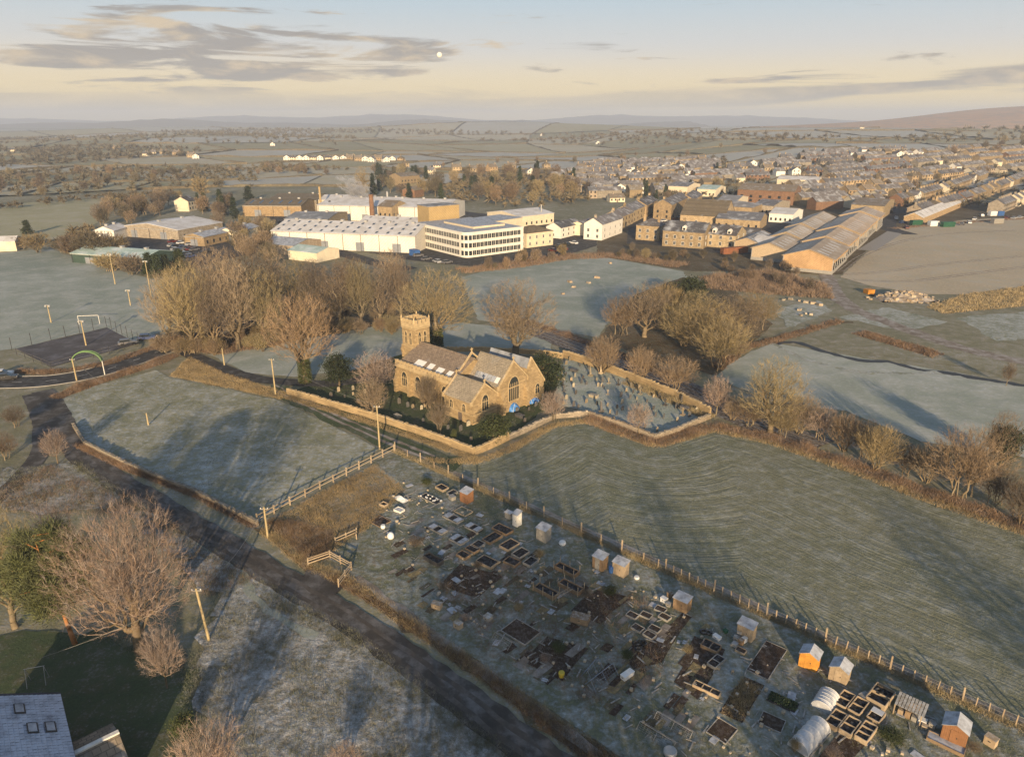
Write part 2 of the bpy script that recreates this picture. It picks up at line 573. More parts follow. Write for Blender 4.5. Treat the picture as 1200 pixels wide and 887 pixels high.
M['metal'] = plain('galvanised_steel', (.40, .40, .39), .12, 2, .5, metal=.3)
M['darkmetal'] = plain('dark_steel', (.05, .05, .052), .2, 2, .5)
M['gravestone'] = plain('lichened_gravestone', (.32, .27, .19), .3, 2.5, .9, .2, rnd=.35)
M['darkstone'] = plain('dark_gravestone', (.10, .095, .09), .3, 2.5, .8, .2, rnd=.3)
M['rubblestone'] = plain('rubble', (.38, .31, .22), .3, .8, .9, .2, rnd=.25)
M['glass'] = glass_mat('window_glass')
M['churchglass'] = glass_mat('leaded_glass', (.03, .035, .035), .3)
M['skylight'] = glass_mat('skylight_glass', (.06, .07, .08), .2)
M['whiteframe'] = plain('window_paint', (.7, .69, .66), .1, 3, .6)
M['garage'] = plain('door_paint', (.16, .13, .11), .3, 1, .7, rnd=.4)
M['pole'] = plain('creosoted_pole', (.40, .32, .18), .25, 1.5, .9)
M['wire'] = plain('overhead_wire', (.35, .34, .32), .1, 2, .5)
M['netting'] = plain('blue_netting', (.17, .21, .27), .2, 2, .8, .3)
M['yellow'] = plain('yellow_plastic', (.55, .42, .05), .1, 2, .5)
M['moon'] = plain('moon_dust', (.66, .64, .61), .1, .012, .95)

# ------------------------------------------------------------------ vegetation
def twig_mat(name, c, var=.32, frost=.25):
    m, nt, b = mat(name)
    tcn = N(nt, 'ShaderNodeTexCoord')
    n1 = noise(nt, tcn.outputs['Object'], .35, 4, .65)
    oi = N(nt, 'ShaderNodeObjectInfo').outputs['Random']
    col = mix(nt, remap(nt, n1, .35, .68), tuple(x * .65 for x in c), tuple(x * 1.25 for x in c))
    col = mix(nt, 1.0, col, remap_col(nt, oi, var), 'MULTIPLY')
    if frost:
        n2 = noise(nt, tcn.outputs['Object'], 1.1, 3, .6)
        col = mix(nt, remap(nt, n2, .45, .75, 0, frost), col, (.42, .41, .42))
    nt.links.new(col, b.inputs['Base Color'])
    b.inputs['Roughness'].default_value = .9
    return m


M['bark'] = twig_mat('bark', (.19, .15, .095), .25, .1)
M['twig_tan'] = twig_mat('tan_twigs', (.25, .185, .115))
M['twig_pink'] = twig_mat('pinkish_twigs', (.31, .23, .175), .15, .55)
M['twig_olive'] = twig_mat('olive_twigs', (.25, .20, .10))
M['twig_brown'] = twig_mat('brown_twigs', (.15, .115, .078))
M['twig_gold'] = twig_mat('golden_twigs', (.29, .23, .12), .15, .15)
M['pinebark'] = twig_mat('pine_bark', (.34, .155, .06), .1, 0)
M['needle'] = twig_mat('pine_needles', (.10, .115, .045), .2, .10)
M['yew'] = twig_mat('dark_evergreen', (.030, .042, .018), .25, .05)
M['ivy'] = twig_mat('ivy_leaves', (.06, .075, .025), .2, .05)
M['bramble'] = twig_mat('bramble_stems', (.20, .135, .085), .2, .3)
M['deadgrass'] = twig_mat('dead_grass_blades', (.32, .25, .135), .2, .2)
M['greentuft'] = twig_mat('frosted_grass_blades', (.17, .185, .115), .2, .6)
M['frosttuft'] = twig_mat('white_frosted_blades', (.24, .27, .22), .2, .7)
M['hedge'] = twig_mat('hedge_twigs', (.12, .10, .06), .2, .1)
M['leafgreen'] = twig_mat('cabbage_leaves', (.07, .105, .045), .25, .35)


def tubes_np(p0, p1, r0, r1, n):
    d = p1 - p0
    L = np.linalg.norm(d, axis=1, keepdims=True) + 1e-9
    d = d / L
    ref = np.where(np.abs(d[:, 2:3]) < .9, np.array([[0, 0, 1.]]), np.array([[1., 0, 0]]))
    a = np.cross(d, ref); a /= np.linalg.norm(a, axis=1, keepdims=True) + 1e-9
    b = np.cross(d, a)
    ang = np.arange(n) * 2 * np.pi / n
    ring = a[:, None, :] * np.cos(ang)[None, :, None] + b[:, None, :] * np.sin(ang)[None, :, None]
    v0 = p0[:, None, :] + ring * r0[:, None, None]
    v1 = p1[:, None, :] + ring * r1[:, None, None]
    V = np.concatenate([v0, v1], axis=1).reshape(-1, 3)
    base = (np.arange(len(p0)) * 2 * n)[:, None]
    i = np.arange(n); j = (i + 1) % n
    quad = np.stack([i, j, n + j, n + i], axis=1)
    Fq = (base[:, :, None] + quad[None]).reshape(-1, 4)
    return V, Fq


def np_mesh(name, parts, material, smooth=False):
    """parts: list of (verts, faces) arrays with constant face size per part"""
    vs, loops, starts, b, ls = [], [], [], 0, 0
    for V, Fc in parts:
        if len(Fc) == 0: continue
        vs.append(V)
        loops.append((Fc + b).reshape(-1))
        k = Fc.shape[1]
        starts.append(ls + np.arange(len(Fc)) * k)
        ls += Fc.size
        b += len(V)
    V = np.concatenate(vs); Lp = np.concatenate(loops); St = np.concatenate(starts)
    me = bpy.data.meshes.new(name)
    me.vertices.add(len(V)); me.vertices.foreach_set('co', V.astype(np.float32).reshape(-1))
    me.loops.add(len(Lp)); me.loops.foreach_set('vertex_index', Lp.astype(np.int32))
    me.polygons.add(len(St)); me.polygons.foreach_set('loop_start', St.astype(np.int32))
    me.update(calc_edges=True)
    if smooth: me.polygons.foreach_set('use_smooth', np.ones(len(St), bool))
    me.materials.append(material)
    me.validate()
    return me


def unit(v):
    return v / (np.linalg.norm(v, axis=-1, keepdims=True) + 1e-9)


def blades(p, d, L, w, rng):
    """thin pointed triangles: base p, direction d, length L, half width w"""
    s = unit(np.cross(d, rng.normal(size=d.shape))) * w[:, None]
    V = np.stack([p - s, p + s, p + d * L[:, None]], axis=1).reshape(-1, 3)
    return V, np.arange(len(p) * 3).reshape(-1, 3)


def leafquads(p, size, rng, up=0.0):
    n = len(p)
    nrm = unit(rng.normal(size=(n, 3)) + np.array([0, 0, up]))
    a = unit(np.cross(nrm, rng.normal(size=(n, 3))))
    b = np.cross(nrm, a)
    s = size * rng.uniform(.6, 1.3, n)[:, None]
    V = np.stack([p - a * s, p - b * s * .55, p + a * s, p + b * s * .55], axis=1).reshape(-1, 3)
    return V, np.arange(n * 4).reshape(-1, 4)


def bare_tree(name, seed, h, rad, bole, n, trunk_r, stems=1, tw=5, sub=2, tl=.85, wid=.02, k=.45, low=.15, thick=.075, flare=1.0,
              matw='twig_tan', ivy=False):
    """a leafless tree about h metres tall: stem and limbs, then the fine twigs; every target in the crown joined
    to the skeleton by the shortest way that does not stray far from the stem"""
    rng = np.random.default_rng(seed)
    zc = bole * .75 + (h - bole * .75) * .52
    rz = (h - bole * .75) * .52
    t = rng.normal(size=(n * 2, 3)); t = unit(t) * (rng.uniform(0, 1, (n * 2, 1)) ** .5)
    # lobes: pull the outline in and out
    lob = unit(rng.normal(size=(13, 3)) + np.array([0, 0, .3]))
    dots = np.max(unit(t) @ lob.T, axis=1)
    t *= (.60 + .46 * np.clip((dots - .50) / .45, 0, 1))[:, None]
    t = t[t[:, 2] > -1 + low * 2 * rng.uniform(.6, 1.2, len(t))][:n]
    n = len(t)
    tz = np.where(t[:, 2] < 0, t[:, 2] * .95, t[:, 2])
    T3 = np.stack([t[:, 0] * rad * flare, t[:, 1] * rad * flare, zc + tz * rz], axis=1)
    pos = np.zeros((n * 2 + 60, 3)); par = np.full(n * 2 + 60, -1); path = np.zeros(n * 2 + 60)
    cnt = 0
    for s in range(stems):
        off = np.zeros(3) if stems == 1 else np.array([*(rng.normal(size=2) * rad * .12), 0])
        ln = np.array([*(rng.normal(size=2) * (.02 if stems == 1 else .28)), 1.0])
        m = max(2, int(bole / 1.0) + 1) if stems == 1 else 3
        for i in range(m):
            pos[cnt] = off + ln * (bole * i / (m - 1)) + (rng.normal(size=3) * .05 * min(i, 1)) * np.array([1, 1, 0])
            par[cnt] = cnt - 1 if i else -1
            path[cnt] = bole * i / (m - 1)
            cnt += 1
    ntr = cnt
    order = np.argsort(np.linalg.norm(T3 - np.array([0, 0, bole]), axis=1))
    for q in T3[order]:
        dv = q - pos[:cnt]
        dist = np.linalg.norm(dv, axis=1)
        c = dist + k * path[:cnt] + np.where(dv[:, 2] < -.2, 1.2 * np.abs(dv[:, 2]), 0)
        if stems == 1: c[:max(1, int(ntr * .6))] += 50
        i = int(np.argmin(c))
        L = dist[i]
        mid = pos[i] * .5 + q * .5 + rng.normal(size=3) * L * .08 + np.array([0, 0, .05 * L])
        pos[cnt] = mid; par[cnt] = i; path[cnt] = path[i] + L * .5
        pos[cnt + 1] = q; par[cnt + 1] = cnt; path[cnt + 1] = path[i] + L
        cnt += 2
    rad_ = np.zeros(cnt)
    for i in range(cnt - 1, -1, -1):
        rad_[i] = max(rad_[i], 1e-9)
        if rad_[i] <= 1e-8: rad_[i] = 1.0
        else: rad_[i] = rad_[i] ** (1 / 2.2)
        if par[i] >= 0: rad_[par[i]] += rad_[i] ** 2.2
    tip = wid * .9
    rb = max(rad_[:ntr].max(), 2.0)
    rr = tip + (rad_ - 1) * (trunk_r - tip) / (rb - 1)
    if stems == 1 and rad_[0] < rad_.max(): rr *= 1
    ch = np.nonzero(par[:cnt] >= 0)[0]
    pr = par[ch]
    r1 = rr[ch]; r0 = np.minimum(rr[pr], r1 * 1.35 + .01)
    isT = ch < ntr
    r0 = np.where(isT, rr[pr] * np.where(path[pr] < .3, 1.25, 1.0), r0)
    big = (r1 > thick) | isT
    tv = [tubes_np(pos[pr][big], pos[ch][big], r0[big], r1[big], 6)]
    trunk = np_mesh('trunk', tv, M['bark'], True)
    sm = ~big
    parts = [tubes_np(pos[pr][sm], pos[ch][sm], r0[sm], r1[sm], 3)]
    tips = pos[ntr + 1:cnt:2]; tdir = unit(tips - pos[par[np.arange(ntr + 1, cnt, 2)]])
    cen = np.array([0, 0, bole * .8])
    P = np.repeat(tips, tw, axis=0)
    D = unit(.75 * np.repeat(unit(tips - cen), tw, axis=0) + .5 * np.repeat(tdir, tw, axis=0) + rng.normal(size=P.shape) * .45 + np.array([0, 0, .15]))
    P = P - np.repeat(tdir, tw, axis=0) * rng.uniform(0, .5, (len(P), 1)) * tl
    L = tl * rng.uniform(.5, 1.3, len(P))
    parts.append(blades(P, D, L, np.full(len(P), wid), rng))
    if sub:
        P2 = np.repeat(P + D * (L * .0)[:, None], sub, axis=0) + np.repeat(D * L[:, None], sub, axis=0) * rng.uniform(.15, .8, (len(P) * sub, 1))
        D2 = unit(np.repeat(D, sub, axis=0) + rng.normal(size=P2.shape) * .55)
        parts.append(blades(P2, D2, np.repeat(L, sub) * rng.uniform(.35, .7, len(P2)), np.full(len(P2), wid * .75), rng))
    crown = np_mesh('crown', parts, M[matw])
    ex = None
    if ivy:
        q = rng.uniform(0, 1, 2600)
        a = rng.uniform(0, 2 * np.pi, 2600)
        z = q * bole * 1.15
        rr2 = (trunk_r * 1.4 + .25 * (1 - .4 * q)) * rng.uniform(.7, 1.25, 2600)
        ex = np_mesh('ivy', [leafquads(np.stack([rr2 * np.cos(a), rr2 * np.sin(a), z], 1), .16, rng)], M['ivy'])
    AV = np.concatenate([q[0] for q in parts])
    return dict(name=name, h=float(np.quantile(AV[:, 2], .998)), r=float(np.quantile(np.hypot(AV[:, 0], AV[:, 1]), .985)), trunk=trunk, crown=crown, ivy=ex)


def clump_tree(name, seed, h, rad, bole, clumps, per, leaf, trunk_r, matl='yew', matb='bark', shape='oval', csize=.22, lean=0.0):
    rng = np.random.default_rng(seed)
    c = unit(rng.normal(size=(clumps, 3))) * (rng.uniform(0, 1, (clumps, 1)) ** .45)
    zc, rz = bole + (h - bole) * .5, (h - bole) * .5
    if shape == 'cone':
        u = rng.uniform(0, 1, clumps) ** 1.3
        a = rng.uniform(0, 2 * np.pi, clumps)
        rr = rad * (1 - u) * rng.uniform(.35, 1.0, clumps)
        C = np.stack([rr * np.cos(a), rr * np.sin(a), bole + u * (h - bole)], 1)
    else:
        C = np.stack([c[:, 0] * rad, c[:, 1] * rad, zc + c[:, 2] * rz], 1)
    C[:, 0] += lean * C[:, 2] / h
    off = rng.normal(size=(clumps, per, 3)) * csize * rad * np.array([1, 1, .6])
    Pq = (C[:, None, :] + off).reshape(-1, 3)
    if matl == 'needle':
        parts = [blades(Pq, unit(off.reshape(-1, 3) / (csize * rad) * .8 + rng.normal(size=Pq.shape) * .4 + np.array([0, 0, .7])), leaf * rng.uniform(.8, 1.6, len(Pq)), np.full(len(Pq), .03), rng)]
    else:
        parts = [leafquads(Pq, leaf, rng, .6)]
    crown = np_mesh('crown', parts, M[matl])
    mb = MB()
    zs = [0, bole * .5, bole, zc, h * .9]
    for i in range(len(zs) - 1):
        mb.tube((lean * zs[i] / h, 0, zs[i]), (lean * zs[i + 1] / h, 0, zs[i + 1]), trunk_r * (1.15 - .25 * i), trunk_r * (1.15 - .25 * (i + 1)), 7)
    for i in range(0, clumps, max(1, clumps // 26)):
        q = C[i]
        z = max(bole * .8, q[2] - .3 * math.hypot(q[0], q[1]))
        mb.tube((lean * z / h, 0, z), tuple(q), trunk_r * .3, trunk_r * .1, 4)
    trunk = mb.mesh('trunk', M[matb], True)
    return dict(name=name, h=h, r=rad, trunk=trunk, crown=crown, ivy=None)


TREES = {
    'broad': bare_tree('bare_tree', 11, 12.5, 6.9, 2.2, 2600, .50, tw=4, sub=2, tl=1.0, wid=.0095, matw='twig_pink', low=.08),
    'oval': bare_tree('bare_tree', 12, 17, 6.3, 2.8, 1500, .52, tw=4, sub=2, tl=1.1, wid=.016, low=.04),
    'oval2': bare_tree('bare_tree', 13, 17, 5.9, 3.0, 1300, .50, tw=4, sub=2, tl=1.1, wid=.016, low=.04, matw='twig_olive', k=.55),
    'ivied': bare_tree('bare_tree', 14, 17, 6.9, 4.2, 1600, .60, tw=4, sub=2, tl=1.05, wid=.015, ivy=True, k=.5),
    'tall': bare_tree('bare_tree', 15, 19, 4.5, 3.0, 1100, .46, tw=4, sub=2, tl=1.1, wid=.017, low=.03, matw='twig_olive', k=.3),
    'bush': bare_tree('bare_bush', 16, 4.5, 3.4, .7, 1000, .09, stems=7, tw=4, sub=2, tl=.65, wid=.010, k=.6, low=.1, thick=.045),
    'bush2': bare_tree('bare_bush', 17, 5.0, 3.0, .8, 900, .10, stems=6, tw=4, sub=2, tl=.75, wid=.010, matw='twig_gold', k=.8, low=.05, thick=.045),
    'small': bare_tree('small_bare_tree', 18, 5.5, 2.3, 1.2, 750, .11, tw=4, sub=2, tl=.65, wid=.009, matw='twig_pink', k=.6, low=.05, thick=.04),
    'small2': bare_tree('small_bare_tree', 19, 7.0, 2.4, 1.6, 750, .13, tw=4, sub=2, tl=.75, wid=.010, matw='twig_tan', k=.35, low=.05, thick=.045),
    'mid': bare_tree('bare_tree', 21, 14, 5.4, 2.2, 420, .34, tw=6, sub=2, tl=1.5, wid=.042, low=.05),
    'mid2': bare_tree('bare_tree', 22, 14, 4.8, 2.0, 360, .34, tw=6, sub=2, tl=1.5, wid=.045, low=.05, matw='twig_brown', k=.6),
    'midbush': bare_tree('bare_bush', 23, 5.5, 4.2, .8, 260, .14, stems=5, tw=6, sub=2, tl=1.1, wid=.04, k=.6, matw='twig_brown', low=.05),
    'far': bare_tree('bare_tree', 25, 12, 5.0, 2.4, 130, .38, tw=8, sub=1, tl=2.0, wid=.12, matw='twig_brown'),
    'far2': bare_tree('bare_tree', 26, 13, 4.6, 2.8, 120, .38, tw=8, sub=1, tl=2.2, wid=.13, matw='twig_tan'),
    'pine': clump_tree('pine_tree', 31, 12.5, 3.7, 3.4, 120, 330, .34, .24, 'needle', 'pinebark', csize=.15, lean=-1.2),
    'yew': clump_tree('evergreen_tree', 32, 6.0, 2.8, .7, 90, 60, .17, .25, 'yew', csize=.20),
    'holly': clump_tree('evergreen_shrub', 33, 5.0, 2.1, .5, 70, 50, .15, .14, 'ivy', csize=.22),
    'spruce': clump_tree('conifer_tree', 34, 12, 3.0, .8, 130, 26, .33, .2, 'yew', shape='cone', csize=.17),
    'farspruce': clump_tree('conifer_tree', 35, 12, 3.2, .8, 60, 12, .75, .2, 'yew', shape='cone', csize=.2),
}
TREE_I = [0]


def tree(kind, p, h, w=None, label=None, group=None, twig=None, rz=None, parts=True, cat='tree'):
    """stand one tree of a kind at p, h metres tall and w metres wide"""
    T_ = TREES[kind]
    TREE_I[0] += 1
    sz = h / T_['h']
    sxy = (w / (2 * T_['r'])) if w else sz
    rz = random.uniform(0, 6.28) if rz is None else rz
    if parts:
        o = thing(T_['name'], label, cat, group, p, rz)
        link('trunk', T_['trunk'], o)
        c = link('crown', T_['crown'], o)
        if T_['ivy']: link('ivy', T_['ivy'], o)
    else:
        o = c = link(T_['name'], T_['crown'], None, p, rz)
        tag(o, label, cat, group)
    o.scale = (sxy, sxy, sz)
    if twig:
        c.material_slots[0].link = 'OBJECT'
        c.material_slots[0].material = M[twig]
    return o


def tree_px(kind, xb, yb, ytop, wpx, label, group=None, twig=None, cat='tree', rz=None):
    p = GT(xb, yb)
    h = top_z(p, ytop) - p.z
    w = wpx * depth(p) / F
    return tree(kind, p, h, w, label, group, twig, rz, True, cat)


def tufts(name, pts, hgt, per, matw, label=None, cat=None, wid=.02, spread=.25, lean=.5, seed=1, parent=None):
    """uncountable blades: grass, bramble, undergrowth, one mesh"""
    rng = np.random.default_rng(seed)
    P = np.repeat(np.array(pts, float), per, axis=0)
    P[:, :2] += rng.normal(size=(len(P), 2)) * spread
    D = unit(np.stack([rng.normal(size=len(P)) * lean, rng.normal(size=len(P)) * lean, np.ones(len(P))], 1))
    lump = .5 + .75 * np.clip(.5 + .35 * np.sin(P[:, 0] * .9 + 2 * np.sin(P[:, 1] * .37)) + .35 * np.sin(P[:, 1] * .7 + 2 * np.sin(P[:, 0] * .31)), 0, 1.3)
    me = np_mesh(name, [blades(P, D, hgt * lump * rng.uniform(.4, 1.3, len(P)), np.full(len(P), wid), rng)], M[matw])
    o = link(name, me, parent)
    tag(o, label, cat, None, 'stuff')
    return o


def scatter(poly, n, seed, z=0.0):
    r = random.Random(seed)
    xs = [p[0] for p in poly]; ys = [p[1] for p in poly]
    out = []
    k = 0
    while len(out) < n and k < n * 30:
        k += 1
        x, y = r.uniform(min(xs), max(xs)), r.uniform(min(ys), max(ys))
        if inside(poly, x, y): out.append((x, y, z))
    return out


def along(pts, n, width, seed, z=0.0):
    r = random.Random(seed)
    pl = polyline(pts, .5)
    out = []
    for _ in range(n):
        i = r.randrange(len(pl) - 1)
        d = (pl[i + 1] - pl[i])
        if d.length < 1e-6: continue
        d.normalize()
        q = pl[i] + Vector((-d.y, d.x)) * r.uniform(-width / 2, width / 2) + d * r.uniform(-.4, .4)
        out.append((q.x, q.y, z))
    return out

# ------------------------------------------------------------------ terrain
def sstep(a, b, x):
    t = min(1.0, max(0.0, (x - a) / (b - a)))
    return t * t * (3 - 2 * t)


def T(x, y):
    d = math.hypot(x, y)
    a = sstep(620, 1900, d)
    rise = 24 * sstep(470, 1000, y) * sstep(60, 420, x) * (1 - sstep(1500, 2600, y))
    if a <= 0: return rise
    z = 9 * math.sin(x / 430 + 1.1) * math.cos(y / 560 + .5) + 6 * math.sin(x / 210 + y / 370)
    z += 34 * math.exp(-((y - 2950 + .12 * x) / 420) ** 2) * sstep(900, -400, x) * sstep(-2600, -900, x) * .9
    z += 16 * math.exp(-((y - 1700) / 330) ** 2) * math.exp(-((x - 150) / 700) ** 2)
    z += 24 * math.exp(-((y - 2600) / 500) ** 2) * math.exp(-((x - 900) / 900) ** 2)
    far = sstep(3200, 5200, d)
    return a * z * (1 - .6 * far) + rise


def GT(x, y):
    u, v = (x - 600) / F, (443.5 - y) / F
    d = Vector((u, cP + v * sP, -sP + v * cP))
    t = 20.0
    while t < 9000:                       # walk along the sight line until it meets the ground
        q = d * t
        if H + q.z <= T(q.x, q.y):
            lo, hi = t / 1.02, t
            for _ in range(14):
                m_ = (lo + hi) / 2; q = d * m_
                if H + q.z <= T(q.x, q.y): hi = m_
                else: lo = m_
            q = d * hi
            return Vector((q.x, q.y, T(q.x, q.y)))
        t *= 1.02
    q = d * 5000
    return Vector((q.x, q.y, T(q.x, q.y)))


gm = MB()
rows = [-320 + 40 * i for i in range(0, 24)] + [660 * 1.055 ** i for i in range(0, 54)]
NX = 72
for y in rows:
    for i in range(NX + 1):
        s = (i / NX * 2 - 1)
        s = s * (.55 + .45 * abs(s))
        x = s * (max(y, 0) * 1.15 + 700)
        gm.v.append((x, y, T(x, y) - .05))
for j in range(len(rows) - 1):
    for i in range(NX):
        a = j * (NX + 1) + i
        gm.f.append((a, a + 1, a + NX + 2, a + NX + 1))
ground = tag(gm.build('ground', M['ground'], smooth=True), kind='structure')


def sheet(name, px, z, m, world=False, jit=.35, parent=None):
    """a flat sheet of ground with a slightly uneven edge"""
    pts = [G(*p) for p in px] if not world else [Vector((*p, 0)) for p in px]
    pts = pts + [pts[0]]
    r = random.Random(len(name) * 31 + int(abs(pts[0].x)))
    pl = polyline([(p.x, p.y) for p in pts], 2.2)[:-1]
    vs = [(p.x + r.uniform(-jit, jit), p.y + r.uniform(-jit, jit), z) for p in pl]
    mb = MB(); mb.v = vs
    ar = sum(vs[i][0] * vs[(i + 1) % len(vs)][1] - vs[(i + 1) % len(vs)][0] * vs[i][1] for i in range(len(vs)))
    mb.f = [tuple(range(len(vs))) if ar > 0 else tuple(range(len(vs)))[::-1]]
    o = mb.build(name, m, parent)
    tag(o, kind='structure')
    return o


def smooth_line(pts, step=1.5):
    """Catmull-Rom through xy points"""
    P = [Vector(p[:2]) for p in pts]
    P = [P[0] * 2 - P[1]] + P + [P[-1] * 2 - P[-2]]
    out = []
    for i in range(1, len(P) - 2):
        n = max(2, int((P[i + 1] - P[i]).length / step))
        for k in range(n):
            t = k / n
            a, b, c, d = P[i - 1], P[i], P[i + 1], P[i + 2]
            out.append(.5 * ((2 * b) + (c - a) * t + (2 * a - 5 * b + 4 * c - d) * t * t + (3 * b - a - 3 * c + d) * t ** 3))
    out.append(P[-2])
    return out


def ribbon(name, px, width, z, m, world=False, jit=.0, off=0.0, thick=0.0, parent=None, kind='structure', seed=3):
    pts = smooth_line([G(*p) for p in px] if not world else px)
    r = random.Random(seed)
    mb = MB()
    n = len(pts)
    for i, p in enumerate(pts):
        d = (pts[min(n - 1, i + 1)] - pts[max(0, i - 1)]).normalized()
        s = Vector((-d.y, d.x))
        w0, w1 = width / 2 + r.uniform(-jit, jit), width / 2 + r.uniform(-jit, jit)
        a, b = p + s * (off + w0), p + s * (off - w1)
        mb.v += [(a.x, a.y, z), (b.x, b.y, z)]
        if thick: mb.v += [(a.x, a.y, z - thick), (b.x, b.y, z - thick)]
    k = 4 if thick else 2
    for i in range(n - 1):
        a, b = i * k, (i + 1) * k
        mb.f.append((a, a + 1, b + 1, b))
        if thick:
            mb.f.append((a + 2, a, b, b + 2)); mb.f.append((a + 1, a + 3, b + 3, b + 1))
    if thick: mb.f += [(0, 2, 3, 1), ((n - 1) * k, (n - 1) * k + 1, (n - 1) * k + 3, (n - 1) * k + 2)]
    o = mb.build(name, m, parent)
    if kind: tag(o, kind=kind)
    return o


# fields and yards
PX_PASTURE = [(72, 468), (110, 452), (182, 434), (200, 443), (250, 452), (330, 470), (400, 503), (445, 527), (440, 531), (375, 565), (303, 612), (230, 575), (150, 545), (100, 520), (82, 495)]
M['frosty_pasture'] = ground_mat('frosty_pasture', (.20, .22, .15), (.26, .26, .18), (.30, .28, .19), (.50, .54, .56), .75, .06, .3, 1.3, .16, .6)
sheet('pasture', PX_PASTURE, .02, M['pasture'])
sheet('frosted_headland', [(76, 470), (92, 466), (104, 500), (150, 543), (120, 532), (88, 507)], .04, M['frosty_pasture'], jit=.7)
PX_BANK = [(200, 441), (222, 418), (262, 438), (335, 460), (330, 468), (250, 451)]
sheet('grass_bank', PX_BANK, .03, M['rough_tan'], jit=.8)
sheet('playing_field', [(-90, 302), (60, 292), (130, 315), (190, 330), (200, 385), (150, 402), (125, 384), (20, 408), (-90, 425)], .02, M['frostfield'])
sheet('ball_court', [(18, 409), (125, 384), (162, 403), (60, 430)], .05, M['court'], jit=.05)
sheet('church_meadow', [(245, 415), (330, 395), (480, 372), (560, 380), (650, 392), (645, 415), (560, 420), (470, 420), (420, 432), (345, 442), (290, 437)], .02, M['frostfield'])
sheet('river_pasture', [(540, 325), (640, 300), (700, 300), (800, 318), (812, 335), (760, 345), (720, 365), (700, 395), (650, 388), (560, 375)], .024, M['frostfield'])
sheet('churchyard', [(337, 460), (470, 415), (640, 420), (656, 440), (650, 470), (600, 512), (557, 530), (440, 500)], .04, M['churchgrass'])
PX_GRAVE = [(655, 430), (664, 421), (735, 444), (828, 485), (768, 511), (690, 484), (650, 472)]
sheet('graveyard', PX_GRAVE, .05, M['gravegrass'])
PX_ALLOT = [(305, 613), (462, 530), (840, 700), (1215, 862), (1260, 900), (1100, 960), (900, 960), (760, 905), (640, 830), (520, 750), (415, 672), (385, 658), (360, 663)]
sheet('allotments', PX_ALLOT, .02, M['allot'])
PX_VERGE = [(300, 616), (360, 667), (408, 680), (520, 755), (640, 835), (760, 912), (730, 928), (648, 860), (548, 784), (446, 714), (352, 658)]
sheet('lane_verge', PX_VERGE, .03, M['bramble_floor'], jit=.8)
PX_SCRUB = [(-90, 560), (60, 545), (90, 540), (180, 597), (300, 675), (420, 742), (560, 848), (630, 900), (640, 980), (220, 980), (235, 860), (225, 780), (250, 700), (150, 600), (0, 600)]
sheet('scrub_field', PX_SCRUB, .024, M['scrub'], jit=1.1)
sheet('garden_lawn', [(-90, 745), (120, 738), (215, 770), (225, 860), (200, 980), (-90, 980)], .03, M['lawn'], jit=1.2)
sheet('brook_field', [(835, 440), (880, 412), (905, 402), (1000, 418), (1130, 438), (1270, 468), (1270, 550), (1180, 532), (1080, 517), (990, 482), (900, 470)], .022, M['frostfield'])
sheet('rough_meadow', [(905, 398), (985, 352), (1040, 360), (1270, 350), (1270, 462), (1130, 430), (1000, 412)], .012, M['ground'])
sheet('barn_field', [(985, 325), (1045, 268), (1130, 258), (1300, 248), (1300, 330), (1140, 345), (1080, 345), (1020, 335)], .026, M['beige'])
PX_TANBANK = [(1085, 360), (1130, 345), (1280, 325), (1280, 350), (1170, 362), (1105, 368)]
sheet('dead_grass_bank', PX_TANBANK, .034, M['rough_tan'])
sheet('wood_floor', [(183, 402), (240, 350), (300, 330), (335, 335), (480, 330), (490, 372), (400, 390), (330, 402), (250, 412)], .034, M['bramble_floor'])
sheet('factory_yard', [(285, 238), (340, 232), (440, 233), (560, 250), (700, 262), (700, 288), (650, 303), (560, 313), (480, 305), (400, 290), (330, 262)], .03, M['asphalt'])
sheet('estate_yard', [(120, 282), (200, 268), (300, 275), (330, 290), (270, 303), (215, 318), (150, 318)], .034, M['asphalt'])
fm_hill = ground_mat('hill_turf', (.33, .32, .20), (.38, .36, .23), (.40, .36, .25), (.48, .50, .50), .4, .012, .08, .8, .1, .3)
sheet('hill_pasture', [(-60, 243), (60, 236), (150, 232), (120, 258), (80, 280), (20, 282), (-60, 272)], .05, fm_hill)
sheet('grove_floor', [(700, 398), (745, 345), (800, 325), (860, 340), (905, 380), (870, 412), (840, 440), (760, 420)], .03, M['bramble_floor'])
sheet('town_ground', [(700, 262), (760, 240), (900, 222), (1200, 215), (1260, 235), (1260, 262), (1045, 266), (985, 322), (880, 318), (810, 318), (700, 300)], .012, M['bramble_floor'])
sheet('market_yard', [(735, 262), (800, 250), (900, 250), (960, 268), (905, 300), (830, 296), (740, 284)], .024, M['asphalt'])

sheet('frost_patch', [(985, 372), (1040, 360), (1110, 378), (1060, 388)], .018, M['frosty_pasture'], jit=.8)
sheet('frost_patch', [(1120, 372), (1270, 360), (1270, 392), (1170, 400)], .018, M['frosty_pasture'], jit=.8)
sheet('frost_patch', [(905, 362), (960, 352), (975, 366), (925, 384)], .018, M['frosty_pasture'], jit=.8)

